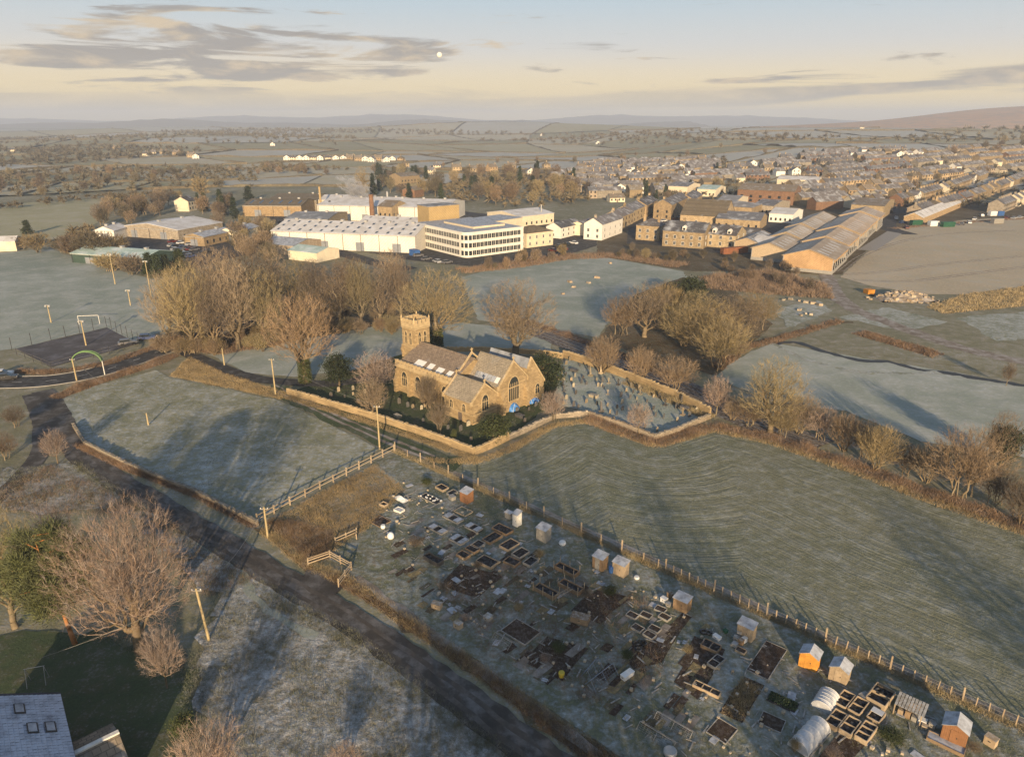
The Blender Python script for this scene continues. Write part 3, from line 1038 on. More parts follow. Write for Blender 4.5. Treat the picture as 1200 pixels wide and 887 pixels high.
# the mown field: rows follow its upper boundary
PX_TOP = [(470, 528), (520, 543), (560, 539), (600, 523), (648, 496), (690, 489), (768, 519), (834, 499), (905, 518), (1000, 551), (1100, 589), (1270, 645)]
top_pl = [(p.x, p.y) for p in (G(*q) for q in PX_TOP)]
FENCE_A, FENCE_B = G(463, 529), G(1240, 872)
field_poly = top_pl + [(G(1270, 880).x, G(1270, 880).y), (FENCE_B.x, FENCE_B.y), (FENCE_A.x, FENCE_A.y)]
seg = np.array(top_pl[2:])
xs = np.arange(min(p[0] for p in field_poly), max(p[0] for p in field_poly), .9)
ys = np.arange(min(p[1] for p in field_poly), max(p[1] for p in field_poly), .9)
XX, YY = np.meshgrid(xs, ys)
Q = np.stack([XX.ravel(), YY.ravel()], 1)
dist = np.full(len(Q), 1e9); tpar = np.zeros(len(Q)); run_ = 0.0
for a, b in zip(seg[:-1], seg[1:]):
    ab = b - a
    t = np.clip(((Q - a) @ ab) / (ab @ ab), 0, 1)
    dd_ = np.linalg.norm(Q - (a + t[:, None] * ab), axis=1)
    tpar = np.where(dd_ < dist, run_ + t * np.linalg.norm(ab), tpar)
    dist = np.minimum(dist, dd_); run_ += np.linalg.norm(ab)
keep = np.array([inside(field_poly, x + .45, y + .45) for x, y in Q]).reshape(XX.shape)
mb = MB()
nx = len(xs)
mb.v = [(x, y, .022) for x, y in Q]
mb.f = [(j * nx + i, j * nx + i + 1, (j + 1) * nx + i + 1, (j + 1) * nx + i) for j in range(len(ys) - 1) for i in range(nx - 1) if keep[j, i]]
mm, nt, b_ = mat('mown_turf')
p_ = wpos(nt)
at = N(nt, 'ShaderNodeAttribute'); at.attribute_name = 'rowd'
rowd = at.outputs['Fac']
wob = noise(nt, p_, .07, 4, .6)
at2 = N(nt, 'ShaderNodeAttribute'); at2.attribute_name = 'rowt'
cv_ = N(nt, 'ShaderNodeCombineXYZ')
nt.links.new(mth(nt, 'MULTIPLY', mth(nt, 'ADD', rowd, mth(nt, 'MULTIPLY', wob, 2.0)), 2.1), cv_.inputs[0]); nt.links.new(mth(nt, 'MULTIPLY', at2.outputs['Fac'], .055), cv_.inputs[1])
rw = remap(nt, noise(nt, cv_.outputs[0], 1.0, 4, .6), .35, .65, -1.0, 1.0)
rw2 = mth(nt, 'SINE', mth(nt, 'MULTIPLY', mth(nt, 'ADD', rowd, mth(nt, 'MULTIPLY', wob, 6.0)), .72))
nb, nm, nf = noise(nt, p_, .035, 4, .6, .5), noise(nt, p_, .5, 5, .7), noise(nt, p_, 2.6, 4, .7)
col = mix(nt, remap(nt, nb, .38, .62), (.155, .17, .115), (.205, .205, .135))
brk = mth(nt, 'MULTIPLY', remap(nt, rw, -.2, 1.0), mth(nt, 'MULTIPLY', remap(nt, nm, .40, .60), remap(nt, nb, .40, .60)))
col = mix(nt, mth(nt, 'MULTIPLY', brk, .7), col, (.33, .33, .28))
col = mix(nt, mth(nt, 'MULTIPLY', remap(nt, rw2, .75, 1.0), .35), col, (.25, .26, .23))
col = mix(nt, remap(nt, nf, .4, .68, 0, .55), col, (.055, .066, .042))
col = mix(nt, remap(nt, mth(nt, 'ADD', mth(nt, 'MULTIPLY', nm, .6), mth(nt, 'MULTIPLY', nf, .6)), .58, .78, 0, .6), col, (.40, .43, .43))
nt.links.new(col, b_.inputs['Base Color'])
b_.inputs['Roughness'].default_value = .95
bump(nt, b_, mth(nt, 'ADD', mth(nt, 'MULTIPLY', rw, .26), mth(nt, 'ADD', mth(nt, 'MULTIPLY', nm, 1.3), mth(nt, 'MULTIPLY', nf, .5))), .15)
mo = mb.build('mown_field', mm)
tag(mo, kind='structure')
a_ = mo.data.attributes.new('rowd', 'FLOAT', 'POINT')
a_.data.foreach_set('value', dist.astype(np.float32))
a_ = mo.data.attributes.new('rowt', 'FLOAT', 'POINT')
a_.data.foreach_set('value', tpar.astype(np.float32))

# roads, lanes, tracks
M['rut'] = plain('worn_tarmac', (.085, .075, .066), .35, .4, .9, .12, (.2, .2, .21))
PX_MAIN = [(-60, 455), (0, 449), (60, 446), (122, 434), (188, 411), (214, 400), (262, 384), (300, 366)]
PX_LANE = [(50, 458), (68, 485), (84, 520), (120, 553), (180, 588), (250, 630), (320, 673), (400, 720), (480, 774), (560, 833), (640, 893), (720, 950)]
PX_CHLANE = [(203, 404), (222, 415), (258, 431), (296, 443), (339, 448), (400, 449), (450, 436)]
ribbon('main_road', PX_MAIN, 7.0, .06, M['asphalt'], jit=.05)
ribbon('country_lane', PX_LANE, 3.9, .055, M['wetasphalt'], jit=.25)
ribbon('church_lane', PX_CHLANE, 3.6, .057, M['asphalt'], jit=.12)
ribbon('side_lane', [(36, 462), (46, 485), (50, 508), (46, 532), (24, 560), (-14, 592)], 3.0, .05, M['wetasphalt'], jit=.12)
ribbon('grass_track', [(318, 452), (345, 466), (400, 492), (450, 514), (505, 537), (540, 545)], 4.6, .046, M['lawn'], jit=.5)
for off, nm_ in ((-.75, 'wheel_rut'), (.75, 'wheel_rut')):
    ribbon(nm_, PX_LANE[2:], .55, .064, M['rut'], jit=.14, off=off, seed=9)
    ribbon(nm_, [(318, 452), (345, 466), (400, 492), (450, 514), (505, 537)], .5, .056, M['track'], jit=.2, off=off)
for off in (-3.62, 3.62):
    ribbon('kerb', PX_MAIN, .16, .17, M['kerb'], off=off, thick=.14)
mid = smooth_line([G(*p) for p in PX_MAIN], 1.0)
dash = MB()
for i in range(6, len(mid) - 4, 6):
    d = (mid[i + 1] - mid[i]).normalized(); s = Vector((-d.y, d.x)) * .06
    a, b = mid[i] - d * 1.0, mid[i] + d * 1.0
    dash.add([(a.x - s.x, a.y - s.y, .065), (b.x - s.x, b.y - s.y, .065), (b.x + s.x, b.y + s.y, .065), (a.x + s.x, a.y + s.y, .065)], [(0, 1, 2, 3)])
tag(dash.build('road_marking', M['paint']), kind='structure')
ribbon('farm_track', [(968, 322), (980, 345), (1000, 362), (1040, 378), (1090, 396), (1150, 414), (1280, 440)], 5.0, .05, M['track'], jit=.5)
ribbon('brook', [(905, 404), (930, 401), (965, 412), (995, 420), (1015, 423), (1040, 424), (1075, 433), (1110, 437), (1160, 446), (1280, 462)], 1.7, .04, M['water'], jit=.5)
ribbon('brook_bank', [(868, 402), (905, 397), (940, 387), (985, 378), (1000, 378)], 1.4, .04, M['bramble_floor'], jit=.3)
ribbon('ford_path', [(905, 402), (935, 418), (975, 430), (1010, 436), (1060, 438), (1100, 436)], 1.3, .047, M['frosty_pasture'], jit=.6)
ribbon('estate_road', [(300, 243), (335, 262), (365, 280), (400, 296), (440, 308), (480, 316)], 8.0, .06, M['asphalt'], jit=.05)
ribbon('high_street', [(1120, 190), (1075, 215), (1050, 232), (1044, 250), (1040, 266), (1065, 275)], 9.0, .05, M['asphalt'])
ribbon('bridge_street', [(745, 286), (748, 268), (768, 252), (800, 240), (860, 226)], 8.0, .05, M['asphalt'])
for k_, w_ in enumerate(([(985, 318), (1010, 300), (1050, 285), (1100, 275), (1190, 270)], [(990, 322), (1040, 318), (1100, 310), (1200, 300)], [(1000, 328), (1060, 330), (1130, 322), (1260, 305)])):
    for off in (-.9, .9):
        ribbon('wheel_track', w_, .5, .034, M['track'], jit=.15, off=off, seed=k_)
# the railway behind the graveyard
RAILPX = [(600, 377), (640, 391), (690, 410), (740, 430), (790, 452), (840, 474), (900, 500), (960, 524)]
ribbon('railway_ballast', RAILPX, 8.5, .075, M['ballast'], jit=.3)
for off in (-2.45, -1.0, 1.0, 2.45):
    ribbon('rail', RAILPX, .16, .24, M['rail'], off=off, thick=.15)

# far fields, each a patch between its hedges
fmats = []
for i, (c1, c2, c3, am) in enumerate([((.34, .32, .20), (.39, .36, .23), (.40, .36, .25), .35), ((.40, .37, .26), (.45, .41, .29), (.45, .41, .31), .45),
                                      ((.28, .27, .165), (.32, .30, .19), (.35, .31, .21), .25), ((.40, .39, .33), (.44, .43, .37), (.43, .41, .34), .6),
                                      ((.20, .16, .10), (.24, .19, .12), (.17, .15, .09), .25)]):
    fmats.append(ground_mat('far_turf_%d' % i, c1, c2, c3, (.40, .44, .47), am, .008, .05, .4, .1, .3))
drows = [640, 730, 840, 970, 1130, 1330, 1580, 1900, 2350, 2950, 3800, 5000]
HEDGES = []
rf = random.Random(41)
corner = {}
for j, d in enumerate(drows):
    for i in range(-9, 10):
        a = (i + (.5 if j % 2 else 0) + rf.uniform(-.28, .28)) * R(5.6)
        dd = d * (1 + rf.uniform(-.045, .045))
        corner[j, i] = Vector((math.sin(a) * dd * 1.02, math.cos(a) * dd))
for j in range(len(drows) - 1):
    for i in range(-9, 9):
        c = [corner[j, i], corner[j, i + 1], corner[j + 1, i + 1], corner[j + 1, i]]
        n = 5
        mb = MB()
        for q in range(n + 1):
            for p in range(n + 1):
                u, v = .015 + .97 * p / n, .02 + .96 * q / n
                w = c[0].lerp(c[1], u).lerp(c[3].lerp(c[2], u), v)
                mb.v.append((w.x, w.y, T(w.x, w.y) + .25 + drows[j] * .0009))
        mb.f = [(q * (n + 1) + p, q * (n + 1) + p + 1, (q + 1) * (n + 1) + p + 1, (q + 1) * (n + 1) + p) for q in range(n) for p in range(n)]
        o = mb.build('field', rf.choice(fmats[:4] if rf.random() < .8 else fmats), ground, True)
        if rf.random() < .92: HEDGES.append((c[0], c[1], j))
        if rf.random() < .75: HEDGES.append((c[0], c[3], j))
# distant fells
def fell(name, y0, x0, x1, prof, depth_, m, n=60, rough=1.0):
    mb = MB(); nd = 10
    for j in range(nd + 1):
        v = j / nd
        prv = math.sin(v * math.pi * .5) ** .8
        for i in range(n + 1):
            u = i / n
            x = x0 + (x1 - x0) * u
            h = prof(u)
            r_ = 1 + rough * (.10 * math.sin(i * 1.7 + j * 2.1) + .08 * math.sin(i * .6 - j))
            mb.v.append((x, y0 + depth_ * v, -6 + (h + 6) * prv * (r_ if 0 < j < nd else 1)))
    mb.f = [(j * (n + 1) + i, j * (n + 1) + i + 1, (j + 1) * (n + 1) + i + 1, (j + 1) * (n + 1) + i) for j in range(nd) for i in range(n)]
    return tag(mb.build(name, m, smooth=True), kind='structure')


M['moor'] = ground_mat('moorland', (.42, .22, .085), (.48, .27, .11), (.22, .16, .09), (.4, .38, .36), .12, .003, .02, .2, .1, .3)
M['farhill'] = ground_mat('far_hill', (.17, .15, .10), (.22, .19, .13), (.14, .13, .10), (.4, .41, .42), .2, .002, .012, .1, .1, .3)
fell('moor_fell', 3050, 1250, 4600, lambda u: 18 + 118 * sstep(.0, .55, u) + 3 * math.sin(u * 23), 900, M['moor'], rough=.35)
fell('far_hills', 8200, -8600, 8200, lambda u: 66 + 22 * math.sin(u * 21 + .5) + 12 * math.sin(u * 47) + 40 * math.exp(-((u - .44) / .045) ** 2) + 22 * math.exp(-((u - .60) / .06) ** 2), 1200, M['farhill'], 120)
fell('valley_side', 5600, -5200, 1500, lambda u: 34 + 16 * math.sin(u * 17 + 2) + 8 * math.sin(u * 41), 900, M['farhill'], 90)

# ------------------------------------------------------------------ church
def pointed(w, h, sp, n=6):
    """outline of a pointed window, base centre at the origin: width w, spring line sp, apex h"""
    pts = [(-w / 2, 0), (w / 2, 0), (w / 2, sp)]
    for i in range(1, n):
        t = i / n
        pts.append((w / 2 * math.cos(t * math.pi / 2) ** .9, sp + (h - sp) * math.sin(t * math.pi / 2)))
    pts.append((0, h))
    for i in range(n - 1, 0, -1):
        t = i / n
        pts.append((-w / 2 * math.cos(t * math.pi / 2) ** .9, sp + (h - sp) * math.sin(t * math.pi / 2)))
    pts.append((-w / 2, sp))
    return pts


def wall_frame(mb, face, x0, x1, y0, y1, s, z):
    """put mb's frame on a wall of a box: x along the wall, -y outwards, z up; s metres along it"""
    if face == 's': mb.at((x0 + s, y0, z), 0)
    elif face == 'n': mb.at((x1 - s, y1, z), math.pi)
    elif face == 'e': mb.at((x1, y0 + s, z), math.pi / 2)
    else: mb.at((x0, y1 - s, z), -math.pi / 2)
    return mb


def church_window(par, face, box, s, z, w, h, lights=2):
    x0, x1, y0, y1 = box
    f = wall_frame(MB(), face, x0, x1, y0, y1, s, z)
    o_, i_ = pointed(w, h, h * .55), pointed(w - .3, h - .25, h * .55 - .02)
    n = len(o_)
    # stone surround as a ring
    vs = [(p[0], -.10, p[1]) for p in o_] + [(p[0], -.10, p[1] + .08) for p in i_] + [(p[0], .02, p[1]) for p in o_] + [(p[0], .02, p[1] + .08) for p in i_]
    fs = []
    for k in range(n):
        j = (k + 1) % n
        fs += [(k, j, n + j, n + k), (k, 2 * n + k, 2 * n + j, j), (n + k, n + j, 3 * n + j, 3 * n + k)]
    f.add(vs, fs)
    win = f.build('window', M['sandstone_plain'], par)
    g = wall_frame(MB(), face, x0, x1, y0, y1, s, z)
    g.prism([(p[0], p[1] + .08) for p in i_], 'y', -.02, .02)
    g.build('pane', M['churchglass'], win)
    m_ = wall_frame(MB(), face, x0, x1, y0, y1, s, z)
    for k in range(1, lights):
        x = -w / 2 + .15 + (w - .3) * k / lights
        m_.box(x - .05, x + .05, -.07, -.025, .08, h * .72)
    m_.box(-w / 2 + .15, w / 2 - .15, -.06, -.03, h * .53, h * .57)
    m_.build('tracery', M['sandstone_plain'], win)
    return win


CH_A = R(-43)
ch_o = G(466, 457)
CHURCH = thing('stone_church', 'sandstone church with square battlemented tower and slate roofs inside the churchyard', 'church', None, (ch_o.x, ch_o.y, 0), CH_A)


def gable_walls(par, name, x0, x1, y0, y1, h, ridge, m, e_coping=True):
    """walls of a block whose ridge runs along x"""
    w = MB()
    w.prism([(y0, 0), (y1, 0), (y1, h), ((y0 + y1) / 2, ridge), (y0, h)], 'x', x0, x1)
    return w.build(name, m, par)


def gable_roof(par, name, x0, x1, y0, y1, h, ridge, m, over=.25, t=.16):
    rf_ = MB()
    yc = (y0 + y1) / 2
    sl = (ridge - h) / (yc - y0)
    lo = h - over * sl
    for a, b in ((y0 - over, yc), (y1 + over, yc)):
        rf_.prism([(a, lo), (b, ridge), (b, ridge + t), (a, lo + t)] if a < b else [(b, ridge), (a, lo), (a, lo + t), (b, ridge + t)], 'x', x0, x1)
    rf_.box(x0, x1, yc - .14, yc + .14, ridge + t - .04, ridge + t + .10)
    return rf_.build(name, m, par)


def coping(par, x, y0, y1, h, ridge, wd=.32, up=.38):
    yc = (y0 + y1) / 2
    c = MB()
    for a in (y0, y1):
        s_ = -1 if a < yc else 1
        c.prism([(a + s_ * .25, h - .15), (yc, ridge), (yc, ridge + up), (a + s_ * .25, h - .15 + up)][::s_], 'x', x - wd / 2, x + wd / 2)
    c.box(x - wd / 2 - .04, x + wd / 2 + .04, y0 - .45, y0 - .02, h - .55, h + .3)
    c.box(x - wd / 2 - .04, x + wd / 2 + .04, y1 + .02, y1 + .45, h - .55, h + .3)
    o = c.build('gable_coping', M['sandstone_plain'], par)
    f = MB()
    f.box(x - .09, x + .09, yc - .09, yc + .09, ridge + up - .1, ridge + up + .75)
    f.box(x - .08, x + .08, yc - .32, yc + .32, ridge + up + .38, ridge + up + .54)
    f.build('cross', M['sandstone_plain'], o)
    return o


def battlement(par, name, pts, z, hgt, mw, gap, th, m):
    """merlons with coping along a closed or open run of points"""
    b = MB()
    for a, c in zip(pts[:-1], pts[1:]):
        a, c = Vector(a), Vector(c)
        L = (c - a).length
        ang = math.atan2(c.y - a.y, c.x - a.x)
        b.at((a.x, a.y, z), ang)
        n = max(1, round((L - mw) / (mw + gap)))
        pitch = (L - mw) / n
        for k in range(n + 1):
            x = k * pitch
            b.box(x, x + mw, -th / 2, th / 2, 0, hgt)
            b.box(x - .05, x + mw + .05, -th / 2 - .06, th / 2 + .06, hgt, hgt + .10)
    o = b.build(name, m, par)
    o['kind'] = 'stuff'
    return o


# blocks in the church's own metres: x runs from the tower to the east gables, y away from the photographer
NX0, NX1, NY0, NY1, NH, NR = 0.0, 16.4, 0.0, 12.4, 6.0, 8.9
nave = gable_walls(CHURCH, 'nave_wall', NX0, NX1, NY0, NY1, NH - .4, NR - .1, M['sandstone'])
gable_roof(CHURCH, 'nave_roof', NX0 + .35, NX1, NY0 + .45, NY1 - .45, NH - .30, NR, M['church_slate'], over=-.05)
par_ = MB(); par_.box(NX0 - .02, NX1 + .1, -.28, .24, NH - .7, NH + .1); par_.build('parapet', M['sandstone_plain'], CHURCH)
battlement(CHURCH, 'battlement', [(NX0, -.02), (NX1, -.02)], NH + .1, .55, .62, .48, .42, M['sandstone_plain'])
battlement(CHURCH, 'battlement', [(NX0 + .05, NY1), (NX0 + .05, 9.9)], NH - .3, .55, .62, .48, .42, M['sandstone_plain'])
for x in (.35, 4.6, 8.8, 12.9):
    b = MB(); b.box(x - .35, x + .35, -.95, -.01, 0, 2.6); b.prism([(-.95, 2.6), (-.01, 2.6), (-.01, 4.9), (-.35, 4.6), (-.5, 3.4)], 'x', x - .33, x + .33)
    b.build('buttress', M['sandstone'], CHURCH)
NB = (NX0, NX1, NY0, NY1)
for s in (2.5, 6.7, 10.9, 14.6):
    church_window(CHURCH, 's', NB, s, 1.5, 1.9, 3.2, 3)
for x, a, b_, z0 in ((4.2, 2.6, 1.7, .1), (7.9, 1.5, 1.7, .1), (10.6, 1.8, 1.5, .1), (13.6, 1.3, 1.5, .1)):
    sl = (NR - NH + .3) / 5.8
    q = MB()
    y0, y1 = .75, .75 + b_
    zz = lambda y: NH - .30 + (y - .45) * sl + .18
    q.add([(x, y0, zz(y0)), (x + a, y0, zz(y0)), (x + a, y1, zz(y1)), (x, y1, zz(y1)), (x, y0, zz(y0) + .05), (x + a, y0, zz(y0) + .05), (x + a, y1, zz(y1) + .05), (x, y1, zz(y1) + .05)],
          [(4, 5, 6, 7), (0, 1, 5, 4), (1, 2, 6, 5), (2, 3, 7, 6), (3, 0, 4, 7)])
    q.build('roof_sheet', M['whiteplastic'], CHURCH)
q = MB(); sl = (NR - NH + .3) / 5.8
for k in range(13):
    x = .9 + k * 1.15
    q.add([(x, .28, NH - .12), (x + 1.0, .28, NH - .12), (x + 1.0, .72, NH + .02), (x, .72, NH + .02)], [(0, 1, 2, 3)])
q.build('lead_gutter', M['lead'], CHURCH)

# chancel and its gable
CX0, CX1, CY0, CY1, CHh, CR = 15.6, 24.6, 4.6, 12.3, 5.6, 9.6
gable_walls(CHURCH, 'chancel_wall', CX0, CX1, CY0, CY1, CHh, CR, M['sandstone'])
gable_roof(CHURCH, 'chancel_roof', CX0 + .2, CX1 - .2, CY0, CY1, CHh, CR, M['church_slate2'], over=.2)
coping(CHURCH, CX1 - .05, CY0, CY1, CHh, CR)
coping(CHURCH, CX0 + .1, NY0 + 3.2, NY1 - 3.2, NH + 1.2, CR + .3)
church_window(CHURCH, 'e', (CX0, CX1, CY0, CY1), (CY1 - CY0) / 2, 2.0, 3.1, 4.9, 5)
for y in (CY0 + .5, CY1 - .5):
    b = MB(); b.box(CX1 + .01, CX1 + .8, y - .35, y + .35, 0, 3.0); b.prism([(CX1 + .01, 3.0), (CX1 + .8, 3.0), (CX1 + .4, 4.0), (CX1 + .01, 4.8)], 'y', y - .33, y + .33)
    b.build('buttress', M['sandstone'], CHURCH)
sl = (CR - CHh) / ((CY1 - CY0) / 2)
for k in range(6):
    x = CX0 + 2.0 + k * 1.05
    y0, y1 = CY0 + .3, CY0 + 1.15
    q = MB(); zz = lambda y: CHh + (y - CY0) * sl + .20
    q.add([(x, y0, zz(y0)), (x + .95, y0, zz(y0)), (x + .95, y1, zz(y1)), (x, y1, zz(y1)), (x, y0, zz(y0) - .08), (x + .95, y0, zz(y0) - .08), (x + .95, y1, zz(y1) - .08), (x, y1, zz(y1) - .08)],
          [(0, 1, 2, 3), (4, 5, 1, 0), (5, 6, 2, 1), (6, 7, 3, 2), (7, 4, 0, 3)])
    q.build('roof_sheet', M['lead'] if k < 5 else M['whiteplastic'], CHURCH)

# vestry in front
VX0, VX1, VY0, VY1, VH, VR = 16.6, 24.2, -2.0, 4.4, 4.3, 7.0
gable_walls(CHURCH, 'vestry_wall', VX0, VX1, VY0, VY1, VH, VR, M['sandstone'])
gable_roof(CHURCH, 'vestry_roof', VX0 + .2, VX1 - .2, VY0, VY1, VH, VR, M['church_slate2'], over=.2)
coping(CHURCH, VX1 - .05, VY0, VY1, VH, VR)
coping(CHURCH, VX0 + .1, VY0, VY1, VH, VR)
VB = (VX0, VX1, VY0, VY1)
for s in (2.0, 5.4):
    church_window(CHURCH, 's', VB, s, 2.0, 1.15, 1.7, 2)
church_window(CHURCH, 'e', VB, 3.2, 2.0, 1.9, 3.2, 3)
d_ = wall_frame(MB(), 's', *VB, 4.3, 0); d_.prism(pointed(1.0, 1.9, 1.3), 'y', -.05, .02); d_.build('door', M['garage'], CHURCH)
st = MB()
for (x, y, ax) in ((VX0, VY0, 'x'),):
    st.box(VX0 - .06, VX1 + .1, VY0 - .12, VY0 - .004, 1.75, 1.92)
    st.box(VX1 + .004, VX1 + .12, VY0 - .12, VY1, 1.75, 1.92)
st.build('string_course', M['sandstone_plain'], CHURCH)

# north chapel, leaded slope and tall coping
AX0, AX1, AY0, AY1 = 14.0, 24.8, 12.4, 17.0
w = MB(); w.prism([(AY0, 0), (AY1, 0), (AY1, 3.7), (AY0 + .8, 9.0), (AY0, 7.4)], 'x', AX0, AX1)
w.build('chapel_wall', M['sandstone'], CHURCH)
q = MB()
q.add([(AX0, AY1 + .2, 3.65), (AX1 - .2, AY1 + .2, 3.65), (AX1 - .2, AY0 + .75, 9.15), (AX0, AY0 + .75, 9.15), (AX0, AY1 + .2, 3.5), (AX1 - .2, AY1 + .2, 3.5), (AX1 - .2, AY0 + .75, 9.0), (AX0, AY0 + .75, 9.0)],
      [(0, 1, 2, 3)[::-1], (4, 5, 6, 7), (0, 4, 5, 1), (1, 5, 6, 2), (2, 6, 7, 3), (3, 7, 4, 0)])
q.add([(AX0, AY0 - .05, 7.3), (AX1 - .2, AY0 - .05, 7.3), (AX1 - .2, AY0 + .75, 9.15), (AX0, AY0 + .75, 9.15)], [(0, 1, 2, 3)])
q.build('chapel_roof', M['lead'], CHURCH)
c = MB()
c.prism([(AY1 + .25, 3.5), (AY1 + .25, 4.0), (AY0 + .8, 9.6), (AY0 + .8, 9.1)], 'x', AX1 - .25, AX1 + .1)
c.prism([(AY0 + .8, 9.1), (AY0 + .8, 9.6), (AY0 - .1, 7.8), (AY0 - .1, 7.3)], 'x', AX1 - .25, AX1 + .1)
c.build('gable_coping', M['sandstone_plain'], CHURCH)
church_window(CHURCH, 'e', (AX0, AX1, AY0, AY1), 2.6, 1.6, 1.5, 2.2, 2)

# tower
TX0, TX1, TY0, TY1, TH = -3.4, .6, 4.6, 8.6, 13.0
tw_ = MB(); tw_.box(TX0, TX1, TY0, TY1, 0, TH - .9)
tower = tw_.build('tower', M['sandstone'], CHURCH)
pr_ = MB()
for a in ((TX0 - .12, TX1 + .12, TY0 - .12, TY0 + .30), (TX0 - .12, TX1 + .12, TY1 - .30, TY1 + .12), (TX0 - .12, TX0 + .30, TY0 + .30, TY1 - .30), (TX1 - .30, TX1 + .12, TY0 + .30, TY1 - .30)):
    pr_.box(*a, TH - .9, TH)
pr_.build('parapet', M['sandstone_plain'], tower)
battlement(tower, 'battlement', [(TX0, TY0 + .1), (TX1, TY0 + .1), (TX1 - .0, TY1 - .1), (TX0, TY1 - .1), (TX0 + .0, TY0 + .1)], TH, .75, .62, .5, .4, M['sandstone_plain'])
for z in (8.0, 11.85):
    sc_ = MB(); sc_.box(TX0 - .14, TX1 + .14, TY0 - .14, TY1 + .14, z, z + .18)
    sc_.build('string_course', M['sandstone_plain'], tower)
for (x, y) in ((TX0, TY0), (TX1, TY0), (TX0, TY1), (TX1, TY1)):
    b = MB()
    b.box(x - .2, x + .2, y - .2, y + .2, 0, 8.0)
    b.build('buttress', M['sandstone'], tower)
    b = MB(); b.lathe([(.22, TH + .1), (.2, TH + 1.0), (.03, TH + 1.5)], 4, (x, y, 0)); b.build('pinnacle', M['sandstone_plain'], tower)
for face in 'snew':
    for s in (1.3, 2.7):
        church_window(tower, face, (TX0, TX1, TY0, TY1), s, 8.5, 1.0, 2.8, 2)
rl = MB(); rl.add([(TX0 + .3, TY0 + .3, TH - .6), (TX1 - .3, TY0 + .3, TH - .6), (TX1 - .3, TY1 - .3, TH - .6), (TX0 + .3, TY1 - .3, TH - .6), ((TX0 + TX1) / 2, (TY0 + TY1) / 2, TH - .1)], [(0, 1, 4), (1, 2, 4), (2, 3, 4), (3, 0, 4)])
rl.build('tower_roof', M['lead'], tower)

# tarpaulins on the ground by the east gables
def tarpaulin(px, L, W, Hh, rz, label):
    p = G(*px)
    b = MB(); n, m_ = 8, 6
    r = random.Random(int(px[0]))
    for i in range(m_ + 1):
        u = i / m_
        e = math.sin(math.pi * (.12 + .76 * u)) ** .5
        for k in range(n + 1):
            a = math.pi * k / n
            b.v.append(((u - .5) * L + r.uniform(-.08, .08), math.cos(a) * W / 2 * e * r.uniform(.93, 1.07), max(0, math.sin(a)) * Hh * e * r.uniform(.88, 1.08)))
    for i in range(m_):
        for k in range(n):
            q_ = i * (n + 1) + k
            b.f.append((q_, q_ + 1, q_ + n + 2, q_ + n + 1))
    b.f += [tuple(range(n + 1)), tuple(range(m_ * (n + 1), (m_ + 1) * (n + 1)))[::-1]]
    o = thing('tarpaulin', label, 'tarpaulin', None, (p.x, p.y, .04), rz)
    b.build('cover', M['blue_tarp'], o)
    for u in (-.3, .3):
        rp = MB()
        for k in range(10):
            a, c_ = math.pi * k / 10, math.pi * (k + 1) / 10
            rp.tube((u * L, math.cos(a) * W / 2 * 1.0, math.sin(a) * Hh * 1.03), (u * L, math.cos(c_) * W / 2 * 1.0, math.sin(c_) * Hh * 1.03), .03, n=4)
        rp.build('rope', M['whiteplastic'], o)


tarpaulin((599, 480), 2.9, 2.3, 1.5, CH_A + .4, 'large blue tarpaulin over a heap beside the chancel gable')
tarpaulin((624, 471), 2.6, 1.8, .9, CH_A + 1.4, 'low blue tarpaulin beside the leaded chapel end')


# churchyard walls
def stone_wall(label, px, hgt=1.15, th=.42, name='stone_wall', group=None, world=False, m='sandstone'):
    pts = polyline([(G(*p).x, G(*p).y) for p in px] if not world else px, 2.5)
    o = thing(name, label, 'wall', group, (pts[0].x, pts[0].y, 0))
    b, c = MB(), MB()
    o0 = Vector((pts[0].x, pts[0].y))
    r = random.Random(int(pts[0].x * 7))
    for a, d in zip(pts[:-1], pts[1:]):
        L = (d - a).length
        ang = math.atan2(d.y - a.y, d.x - a.x)
        hh = hgt * r.uniform(.95, 1.05)
        b.at((a.x - o0.x, a.y - o0.y, 0), ang).prism([(-th / 2, -.1), (th / 2, -.1), (th / 2 * .8, hh), (-th / 2 * .8, hh)], 'x', -.03, L + .03)
        c.at((a.x - o0.x, a.y - o0.y, 0), ang)
        x = 0
        while x < L - .1:
            w_ = min(r.uniform(.3, .6), L - x)
            c.box(x + .02, x + w_ - .02, -th / 2 - .03, th / 2 + .03, hh + .002, hh + r.uniform(.12, .34))
            x += w_
    b.build('wall_face', M[m], o)
    k = c.build('coping', M['sandstone_plain' if m == 'sandstone' else m], o)
    k['kind'] = 'stuff'
    return o


stone_wall('long stone wall with upright coping along the grass track below the church', [(337, 462), (365, 470), (400, 480), (440, 492), (500, 512), (556, 533)])
stone_wall('short corner of stone wall returning towards the tarpaulins', [(556, 533), (575, 525), (596, 515)])
stone_wall('low stone wall climbing beside the church to the graveyard', [(596, 515), (625, 502), (650, 490), (690, 487)], .75, m='stone_grey')
stone_wall('stone wall along the lower edge of the graveyard', [(690, 487), (730, 500), (768, 515)], .7, m='stone_grey')
stone_wall('stone wall across the far right end of the graveyard', [(768, 515), (800, 504), (832, 490)], .8, m='stone_grey')
stone_wall('sunlit stone wall between graveyard and railway', [(660, 418), (700, 431), (735, 444), (790, 466), (832, 487)], 1.5)
stone_wall('stone wall on the far side of the churchyard', [(470, 412), (560, 412), (640, 416), (660, 420)], 1.0)

